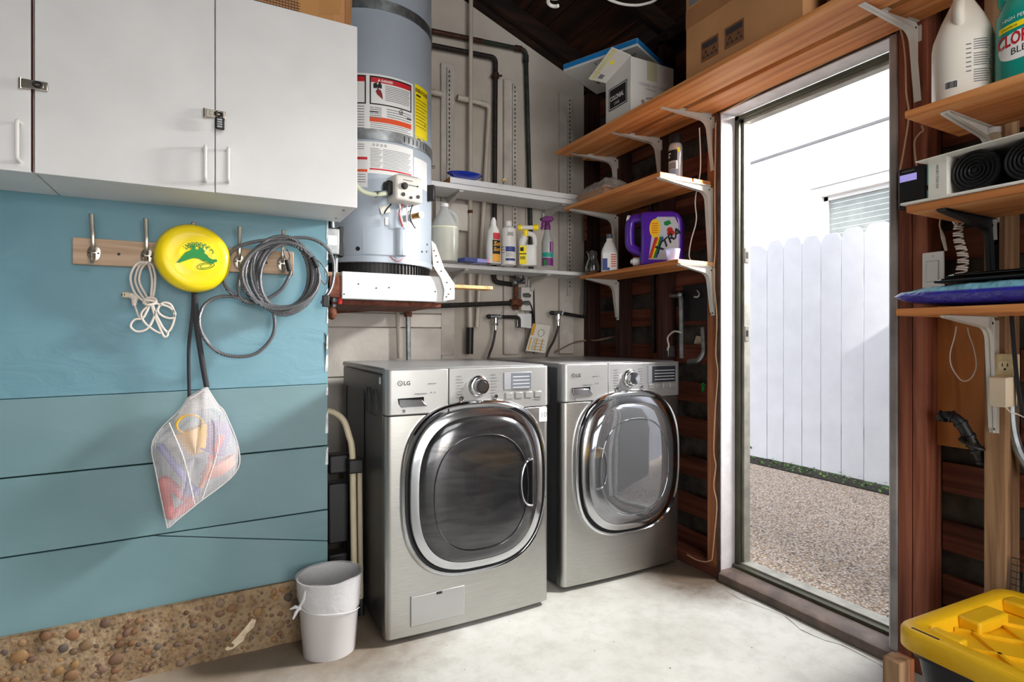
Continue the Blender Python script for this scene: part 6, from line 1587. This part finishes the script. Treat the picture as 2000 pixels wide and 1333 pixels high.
# teal bleach jug
MT['jug_teal'] = mat('jug_teal', (22, 150, 136), .3, var=.02, coat=.3)
jt = thing('teal_jug', 'teal bleach jug with red lettering at the picture edge', 'jug', (1.846, .630, Z1+.001), math.radians(-84))
jug(jt, 'jug_teal', 'bottle_white', RT, math.radians(200))
g0, g1j, g2j = jface(RT, .0006), jface(RT, .0012), jface(RT, .0018)
LX0, LX1 = -.058, .066
def bulge(x): return (max(0, 1-abs((x-(LX0+LX1)/2)/((LX1-LX0)/2))**3))**(1/2.4)
lbt = strip(g0, LX0, LX1, lambda x: .102+.10*x-.036*bulge(x), lambda x: .102+.10*x+.036*bulge(x), 24).build('label', 'white_ink', jt)
mb = MB().text('CLORALEN', .044, lambda x, y, c=0: g1j(-.060+x*.57, .100+y+.10*x*.56), bold=.0012); mb.build('lettering', 'red_ink', lbt)
mb = MB().text('BLEACH', .024, lambda x, y, c=0: g1j(-.030+x*.84, .078+y+.12*x)); mb.build('lettering', 'black_ink', lbt)
yb_ = strip(g0, -.056, .066, lambda x: .146+.09*x, lambda x: .160+.09*x).build('yellow_band', 'yellow_ink', jt)
mb = MB().text('HIGH PERFORMANCE', .0125, lambda x, y, c=0: g1j(-.048+x*.9, .1645+y+.08*x)); mb.build('lettering', 'white_ink', jt)
mb = MB().text('Disinfects', .0085, lambda x, y, c=0: g1j(-.050+x, .1455+y+.09*x)).text('Deodorizes', .0085, lambda x, y, c=0: g1j(.002+x, .150+y+.09*x)); mb.build('lettering', 'black_ink', yb_)
# middle shelf: sheet, carton of rolls, beige jug behind
sh = thing('paper_bag', 'flat white paper bag under the carton of black rolls', 'paper', (0, 0, 0))
MB().prism([(SX0-.012, .868, Z2+.001), (SX0+.16, .84, Z2+.001), (SX0+.16, .5, Z2+.001), (SX0-.004, .5, Z2+.001)], (0, 0, .007)).build('sheet', 'paper', sh, bevel=.002)
rb = thing('roll_carton', 'open white carton holding two black rolls of bags', 'carton', (1.735, .5, Z2+.009))
BXL, BYL, BZL = .22, .32, .115
MB().box(0, BXL, BYL-.045, BYL, 0, BZL).build('carton_end', 'paper', rb, bevel=.001)
MB().box(.0, BXL, -.12, BYL-.045, 0, .003).build('carton_floor', 'paper', rb)
MB().box(BXL-.003, BXL, -.12, BYL, 0, BZL).build('carton_back', 'black', rb)
MB().prism([(-.03, -.12, BZL+.004), (BXL, -.12, BZL+.004), (BXL, BYL, BZL+.001), (-.015, BYL+.025, BZL-.004)], (0, 0, .0025)).build('carton_lid', 'paper', rb)
MB().box(BXL-.01, BXL, BYL+.0003, BYL+.0006, 0.01, .1)
mb = MB(); rect_x(mb, BYL-.046, BYL-.0, .06, .105, -.0006)
MB().text('DO NOT CRUSH', .0085, lambda x, y, c=0: Vector((-.0008, BYL-.02-y, .03+x))).build('lettering', 'black_ink', rb)
tl_ = MB().box(-.0, .01, BYL+.0002, BYL+.0022, .045, .10).box(0, .01, BYL+.0002, BYL+.0022, .01, .03).build('teal_print', 'teal_ink', rb)
MT['bag_black'] = mat('bin_bag_black', (20, 20, 22), .32, bump=.1, bs=30)
for yc in (BYL-.045-.056, BYL-.045-.168):
    ro = thing('bag_roll', 'black roll of bin bags in the open carton, %s' % ('next to its printed end' if yc > .2 else 'at the picture edge'), 'roll', (1.745, .5+yc, Z2+.0695))
    MB().cyl((.008, 0, 0), (.20, 0, 0), .053, n=28).build('roll', 'bag_black', ro)
    for k in range(5):
        r2 = .048-.009*k; MB().tube([(.006-.0008*k, r2*math.cos(q), r2*math.sin(q)) for q in [2*PI*i/24 for i in range(24)]], .0022, 5, True).build('wound_layer', 'bag_black', ro)
    MB().cyl((.003, 0, 0), (.012, 0, 0), .006, n=10).build('core_hole', 'black', ro)
jj = thing('beige_jug', 'plain beige jug standing behind the carton of rolls', 'jug', (1.99, .775, Z2+.001), 0)
MB().lathe([(.045, 0), (.05, .005), (.05, .14), (.044, .165), (.022, .205), (.018, .225)], 28, ex=2.8, sx=.55).build('jug_body', mat('jug_beige', (196, 180, 150), .45), jj)
MB().lathe([(.02, .222), (.02, .238), (0, .239)], 16, sx=.9).build('cap', 'bottle_white', jj)
db = thing('dark_bottle', 'black bottle behind the rolls at the picture edge', 'bottle', (1.985, .655, Z2+.001))
MB().lathe([(.03, 0), (.033, .004), (.033, .14), (.014, .185), (.013, .21)], 24, sx=.8).build('bottle_body', 'black_gloss', db); MB().lathe([(.016, .206), (.016, .232), (0, .233)], 14).build('cap', 'black', db)
# wall timer, switch
td = thing('wall_timer', 'dark wall timer with a lit lilac screen beside the door', 'timer')
p, q = on_x(1755, 335, 1.995), on_x(1812, 396, 1.995)
tb_ = MB().box(1.992, 2.019, q.y, p.y, q.z-.006, p.z+.004).build('case', 'black', td, bevel=.004)
p2, q2 = on_x(1757, 344, 1.99), on_x(1783, 362, 1.99)
em = bpy.data.materials.new('lit_screen'); em.use_nodes = True; bb = em.node_tree.nodes['Principled BSDF']; bb.inputs['Base Color'].default_value = rgba((120, 112, 190)); bb.inputs['Emission Color'].default_value = rgba((176, 164, 236)); bb.inputs['Emission Strength'].default_value = .7; MT['lit_screen'] = em
pw = (p.y-q.y)
MB().box(1.9905, 1.993, q.y+.030, p.y-.006, p.z-.040, p.z-.018).build('screen', 'lit_screen', tb_)
MB().box(1.9905, 1.993, q.y+.036, p.y-.012, p.z-.009, p.z-.006).build('print_line', 'grey_ink', tb_)
for i in range(3): MB().lathe([(.0045, 0), (.004, .003), (0, .003)], 10, T((1.992, p.y-.016-.014*i, q.z+.018)) @ R(-PI/2, 'Y')).build('button', 'dark_metal', tb_)
MB().box(1.988, 1.993, q.y+.004, q.y+.016, q.z, p.z-.01).build('side_grip', 'dark_metal', tb_, bevel=.002)
sw = thing('light_switch', 'white rocker switch on a wall plate beside the timber uprights', 'switch')
p, q = on_x(1801, 495, 2.0), on_x(1843, 567, 2.0)
MB().box(2.0, 2.006, q.y, p.y, q.z, p.z).build('wall_plate', 'white_plastic', sw, bevel=.002)
MB().box(2.006, 2.0195, q.y+.006, p.y-.006, q.z+.006, p.z-.006).build('back_box', 'white_plastic', sw)
yc, zc = (p.y+q.y)/2, (p.z+q.z)/2
MB().box(1.9985, 2.001, yc-.0175, yc+.0175, zc-.034, zc+.034).build('rocker_frame', mat('switch_shadow', (176, 172, 168), .5), sw, bevel=.0008)
MB().prism([(1.9985, yc-.0155, zc-.032), (1.9945, yc-.0155, zc-.032), (1.9975, yc-.0155, zc+.032), (1.9985, yc-.0155, zc+.032)], (0, .031, 0)).build('rocker', 'white_plastic', sw, bevel=.0006)
for z in (-.048, .048): MB().lathe([(.0028, 0), (.002, .0008)], 8, T((2.0, yc, zc+z)) @ R(-PI/2, 'Y')).build('screw', 'nickel', sw)
cord('timer_wire', 'pair of pink wires running up from the timer past the white bracket', [on_x(*p, 2.005) for p in ((1758, 332), (1766, 290), (1775, 225), (1770, 180), (1768, 110), (1760, 62), (1745, 58), (1600, 128), (1500, 172), (1408, 222))], .0026, 'cord_tan')
cord('post_wire', 'short tan wire looped over a nail beside the timer', [on_x(*p, 2.008) for p in ((1790, 325), (1786, 280), (1795, 262), (1803, 255), (1800, 245))], .0026, 'cord_tan')
# lowest shelf: blue bag, two black trays, coiled cord
bb_ = thing('blue_bag', 'plump dark blue plastic bag lying on the lowest side shelf', 'bag', (1.79, .63, Z3+.001))
vs = []; nu, nv = 26, 14; rr = random.Random(6)
m, t, b = newmat('blue_film'); MT['blue_film'] = m
v = coords(t, shift=False); se = N(t, 'ShaderNodeSeparateXYZ'); t.links.new(v, se.inputs[0])
t.links.new(ramp(t, se.outputs['Z'], [(.0, (40, 42, 150)), (.040, (48, 48, 160)), (.0402, (120, 176, 196))]), b.inputs['Base Color'])
n = N(t, 'ShaderNodeTexNoise', i_Scale=40, i_Detail=5); t.links.new(v, n.inputs[0]); bumpnode(t, b, n.outputs[0], .6, .015); b.inputs['Roughness'].default_value = .2
def pil(s):
    def f(u, w_):
        e = max(0, (1-abs(2*u-1)**2.6))*max(0, (1-abs(2*w_-1)**2.6))
        return Vector((-.10+.20*w_, -.26+.52*u, .032+s*.032*e**.42+(.003*math.sin(u*40)*math.sin(w_*17) if s > 0 else 0)))
    return f
MB().grid(pil(1), 30, 14).grid(pil(-1), 30, 14).build('bag_skin', 'blue_film', bb_, smooth=80)
for k, (x0, y1, z) in enumerate(((1.72, .80, .066), (1.73, .775, .078))):
    tr_ = thing('black_tray', 'flat black plastic tray lying on the blue bag, %s of two' % ('lower' if k == 0 else 'upper'), 'tray', (0, 0, 0))
    MB().box(x0, x0+.2, .2, y1, Z3+z, Z3+z+.006).build('tray_base', 'black_gloss', tr_, bevel=.002)
    MB().tube([(x0, .2, Z3+z+.006), (x0, y1-.02, Z3+z+.006), (x0+.02, y1, Z3+z+.006), (x0+.2, y1, Z3+z+.006)], .004, 8).build('rolled_rim', 'black_gloss', tr_)
cc = thing('coiled_cord', 'white coiled telephone cord hanging above the blue bag', 'cord')
a0, a1 = on_x(1872, 432, 1.99), on_x(1874, 545, 1.99)
pts = []
for i in range(17*8):
    f_ = i/(17*8); q = 2*PI*i/8; c = a0.lerp(a1, f_); r_ = .0105+.003*f_
    pts.append(c+Vector((r_*math.cos(q), r_*math.sin(q)-.004+.006*math.sin(f_*7), .002*math.sin(q*.5))))
MB().tube(pts, .0028, 6).build('coil', 'cord_white', cc)
MB().tube(spl([on_x(1868, 420, 1.99), on_x(1862, 432, 1.99), on_x(1868, 440, 1.99), a0], 5), .0028, 6).build('cord_end', 'cord_white', cc)
gc = thing('grey_jack', 'grey plug dangling on a tan wire under the middle side shelf', 'plug')
MB().tube(spl([on_x(1838, 422, 2.0), on_x(1835, 440, 2.0), on_x(1838, 450, 2.0)], 5), .0022, 6).build('wire', 'cord_tan', gc)
MB().tube([on_x(1838, 450, 2.0), on_x(1842, 465, 2.0), on_x(1848, 490, 2.0)], [.003, .006, .004], 8).build('plug_body', 'pvc', gc)
# pipes at the picture edge
cpi = thing('dark_conduit', 'dark upright conduit behind the side shelves at the picture edge', 'pipe')
MB().tube([on_x(1960, 240, 2.085), on_x(1960, 540, 2.085), on_x(1960, 700, 2.085)], .013, 10).build('pipe_run', mat('pipe_charcoal', (58, 58, 58), .6, .3), cpi)
MB().cyl(on_x(1960, 470, 2.085), on_x(1960, 490, 2.085), .017, n=12).build('coupling', 'iron', cpi)
bc = thing('black_cable', 'black cable hanging past the outlet at the picture edge', 'cable')
MB().tube(spl([on_x(1975, 600, 1.985), on_x(1978, 650, 1.985), on_x(1984, 720, 1.985), on_x(1992, 780, 1.985), on_x(2005, 840, 1.985)], 6), .0055, 8).build('cable_run', 'black', bc)
hs = thing('grey_hose', 'grey flexible conduit curving down beside the weathered stud', 'hose')
MB().tube(spl([on_x(1974, 760, 2.06), on_x(1976, 820, 2.06), on_x(1984, 865, 2.06), on_x(2000, 900, 2.06), on_x(2030, 935, 2.06)], 8), .0135, 10).build('hose', 'galv', hs)
# outlet with a transformer
ou = thing('power_outlet', 'cream duplex outlet plate at the lower shelf bracket', 'outlet')
p, q = on_x(1938, 691, 2.0), on_x(1991, 772, 2.0)
MB().box(1.998, 2.004, q.y, p.y, q.z, p.z).build('wall_plate', mat('outlet_cream', (214, 196, 150), .45), ou, bevel=.002)
MB().box(2.004, 2.02, q.y+.006, p.y-.006, q.z+.006, p.z-.006).build('back_box', 'galv', ou)
yc, zt2 = (p.y+q.y)/2, p.z-.035
fc_ = MB().lathe([(.0165, 0), (.0165, .002), (0, .002)], 20, T((1.998, yc, zt2)) @ R(-PI/2, 'Y'), sx=.85).build('receptacle', mat('outlet_face', (222, 206, 166), .4), ou)
for dy in (-.006, .006): MB().box(1.9952, 1.9962, yc+dy-.001, yc+dy+.001, zt2-.002, zt2+.008).build('slot', 'black_ink', fc_)
MB().box(1.9952, 1.9962, yc-.0025, yc+.0025, zt2-.012, zt2-.006).build('slot', 'black_ink', fc_)
tf = thing('plug_transformer', 'cream block transformer plugged into the lower half of the outlet', 'transformer')
p, q = on_x(1931, 737, 1.955), on_x(1965, 797, 1.955)
MB().prism([(1.955, p.y, q.z), (1.955, q.y, q.z), (1.9975, q.y-.010, q.z+.004), (1.9975, p.y, q.z+.004)], (0, 0, p.z-q.z)).build('housing', mat('adapter_cream', (220, 204, 178), .45), tf, bevel=.002)
cw2 = thing('loose_wire', 'thin white wire loop hanging below the lowest side shelf', 'wire')
MB().tube(spl([on_x(*p, 2.03) for p in ((1868, 638), (1864, 660), (1856, 690), (1858, 715), (1872, 738), (1884, 745), (1898, 738), (1907, 715), (1902, 680), (1893, 655), (1890, 640))], 6), .0018, 6).build('wire', 'cord_white', cw2)
cw3 = thing('adapter_wire', 'white lead leaving the transformer towards the edge', 'wire')
MB().tube(spl([on_x(1965, 797, 1.97), on_x(1975, 806, 1.97), on_x(1988, 810, 1.98), on_x(2010, 820, 1.98)], 6), .002, 6).build('wire', 'cord_white', cw3)
# black hose fitting between the studs
hf = thing('hose_fitting', 'black ribbed hose fitting arching out between the red studs', 'fitting')
pth = spl([on_x(1832, 818, 2.0), on_x(1850, 812, 2.0), on_x(1872, 822, 2.005), on_x(1890, 850, 2.02), on_x(1908, 882, 2.04), on_x(1920, 905, 2.05)], 6)
MB().tube(pth, [.010+.006*min(1, i/10) for i in range(len(pth))], 12).build('elbow', 'black', hf)
for i in range(3, len(pth)-1, 5):
    MB().tube([pth[i], pth[i+1]], .0195, 14).build('rib', 'black', hf)
c = on_x(1898, 868, 2.0)
MB().tube([c+Vector((.022*math.cos(q), .03*math.sin(q), .012*math.sin(q))) for q in [2*PI*i/16 for i in range(16)]], .004, 6, True).build('hose_clamp', 'dark_metal', hf)
MB().box(c.x-.01, c.x+.01, c.y+.012, c.y+.03, c.z-.012, c.z+.006).build('clamp_screw_housing', 'brass', hf, bevel=.002)
# wire mesh scrap
wm = thing('wire_mesh', 'dark wire mesh panel leaning beside the weathered stud', 'mesh')
mb = MB()
p0, p1_ = on_x(1966, 1090, 2.0), on_x(2040, 1170, 2.0)
for i in range(14):
    y = p0.y-(p0.y-p1_.y+.1)*i/13; mb.tube([(2.0, y, .18), (2.03, y, .46-.004*(i % 3))], .0012, 4)
for i in range(16):
    z = .18+.28*i/15; x = 2.0+.03*i/15; mb.tube([(x, p0.y, z), (x, p1_.y-.1, z)], .0012, 4)
mb.build('wire_grid', 'dark_metal', wm, kind='stuff')
# ================================================================== STORAGE TOTE
MT['lid_yellow'] = mat('lid_yellow', (250, 196, 26), .42, var=.03, vs=9)
MT['tote_grey'] = mat('tote_grey', (46, 50, 56), .4, var=.05)
TW, TL, TZ = .50, .76, .392
to = thing('storage_tote', 'dark grey storage tote with a ribbed yellow lid on the floor', 'tote', (1.452+TW/2, .762-TL/2, 0), math.radians(-3))
def rrect(w_, l_, r, n=6):
    out = []
    for cx, cy, a0 in ((w_/2-r, l_/2-r, 0), (-w_/2+r, l_/2-r, PI/2), (-w_/2+r, -l_/2+r, PI), (w_/2-r, -l_/2+r, 1.5*PI)):
        for i in range(n+1):
            a = a0+PI/2*i/n; out.append((cx+r*math.cos(a), cy+r*math.sin(a)))
    return out
def loft(mb, secs, cap0=False, cap1=False):
    n = len(secs[0][0]); vs = [(x, y, z) for pts, z in secs for x, y in pts]
    fs = [(i*n+j, i*n+(j+1) % n, (i+1)*n+(j+1) % n, (i+1)*n+j) for i in range(len(secs)-1) for j in range(n)]
    if cap0: fs.append(tuple(range(n-1, -1, -1)))
    if cap1: fs.append(tuple((len(secs)-1)*n+j for j in range(n)))
    return mb.add(vs, fs)
loft(MB(), [(rrect(TW-.12, TL-.14, .05), 0), (rrect(TW-.05, TL-.05, .05), TZ-.07), (rrect(TW-.03, TL-.03, .05), TZ-.065), (rrect(TW-.03, TL-.03, .05), TZ-.04)], True).build('tub', 'tote_grey', to)
lid = loft(MB(), [(rrect(TW-.004, TL-.004, .045), TZ-.050), (rrect(TW, TL, .047), TZ-.048), (rrect(TW, TL, .047), TZ-.010), (rrect(TW-.008, TL-.008, .045), TZ-.003), (rrect(TW-.022, TL-.022, .04), TZ), (rrect(TW-.085, TL-.085, .03), TZ), (rrect(TW-.092, TL-.092, .028), TZ-.004), (rrect(TW-.10, TL-.10, .026), TZ-.034)], False, True).build('lid', 'lid_yellow', to, smooth=50)
fz_ = TZ-.034
mb = MB()
iw, il = TW-.10, TL-.10
def rib(a, b_, w_=.004, h=.009):
    a, b_ = Vector((*a, fz_)), Vector((*b_, fz_)); d_ = (b_-a).normalized(); s2 = Vector((-d_.y, d_.x, 0))*w_
    return MB().prism([a-s2, a+s2, b_+s2, b_-s2], (0, 0, h))
for k in range(-3, 6):
    for sgn in (1, -1):
        # diagonal ribs clipped to the recessed panel
        pts = []
        for t_ in (0, 1):
            pass
        c0_ = k*.16-.1
        segs = []
        # line: y = sgn*1.35*x + c0_
        xs_ = [-iw/2, iw/2]
        a = [xs_[0], sgn*1.35*xs_[0]+c0_]; b2 = [xs_[1], sgn*1.35*xs_[1]+c0_]
        def clip(p, q):
            for _ in range(2):
                if abs(p[1]) > il/2:
                    yl_ = math.copysign(il/2, p[1]); 
                    if (q[1]-p[1]) == 0: return None
                    tt = (yl_-p[1])/(q[1]-p[1])
                    if not 0 <= tt <= 1: return None
                    p = [p[0]+(q[0]-p[0])*tt, yl_]
                p, q = q, p
            return p, q
        r2 = clip(a, b2)
        if r2 and (Vector(r2[0])-Vector(r2[1])).length > .05: rib(*r2).build('rib', 'lid_yellow', lid)
def blockp(x0, x1, y0, y1, h): return MB().box(x0, x1, y0, y1, fz_, fz_+h).build('lug', 'lid_yellow', lid, bevel=.006)
blockp(-.06, .075, il/2-.045, il/2+.004, .033)          # back edge lug
blockp(iw/2-.05, iw/2+.004, il/2-.05, il/2+.004, .033)
blockp(-iw/2-.004, -iw/2+.028, il/2-.075, il/2-.005, .0355)
blockp(-iw/2-.004, -iw/2+.030, il/2-.36, il/2-.20, .0355)
blockp(-.06, .075, -il/2-.004, -il/2+.045, .033)
for (a, c) in ((-.235, .315), (-.232, .04)):
    MB().box(a, a+.006, c-.03, c+.03, TZ-.0005, TZ+.0006).build('lid_slot', 'black', lid)
wk = thing('wood_block', 'short upright wooden offcut standing between the tote and the doorway', 'block', (1.405, .725, 0))
MB().box(-.03, .012, -.02, .02, 0, .352).build('block', 'grey_wood_v', wk, bevel=.004)
MB().box(.012, .034, -.018, .02, 0, .345).build('block', 'fir', wk, bevel=.003)
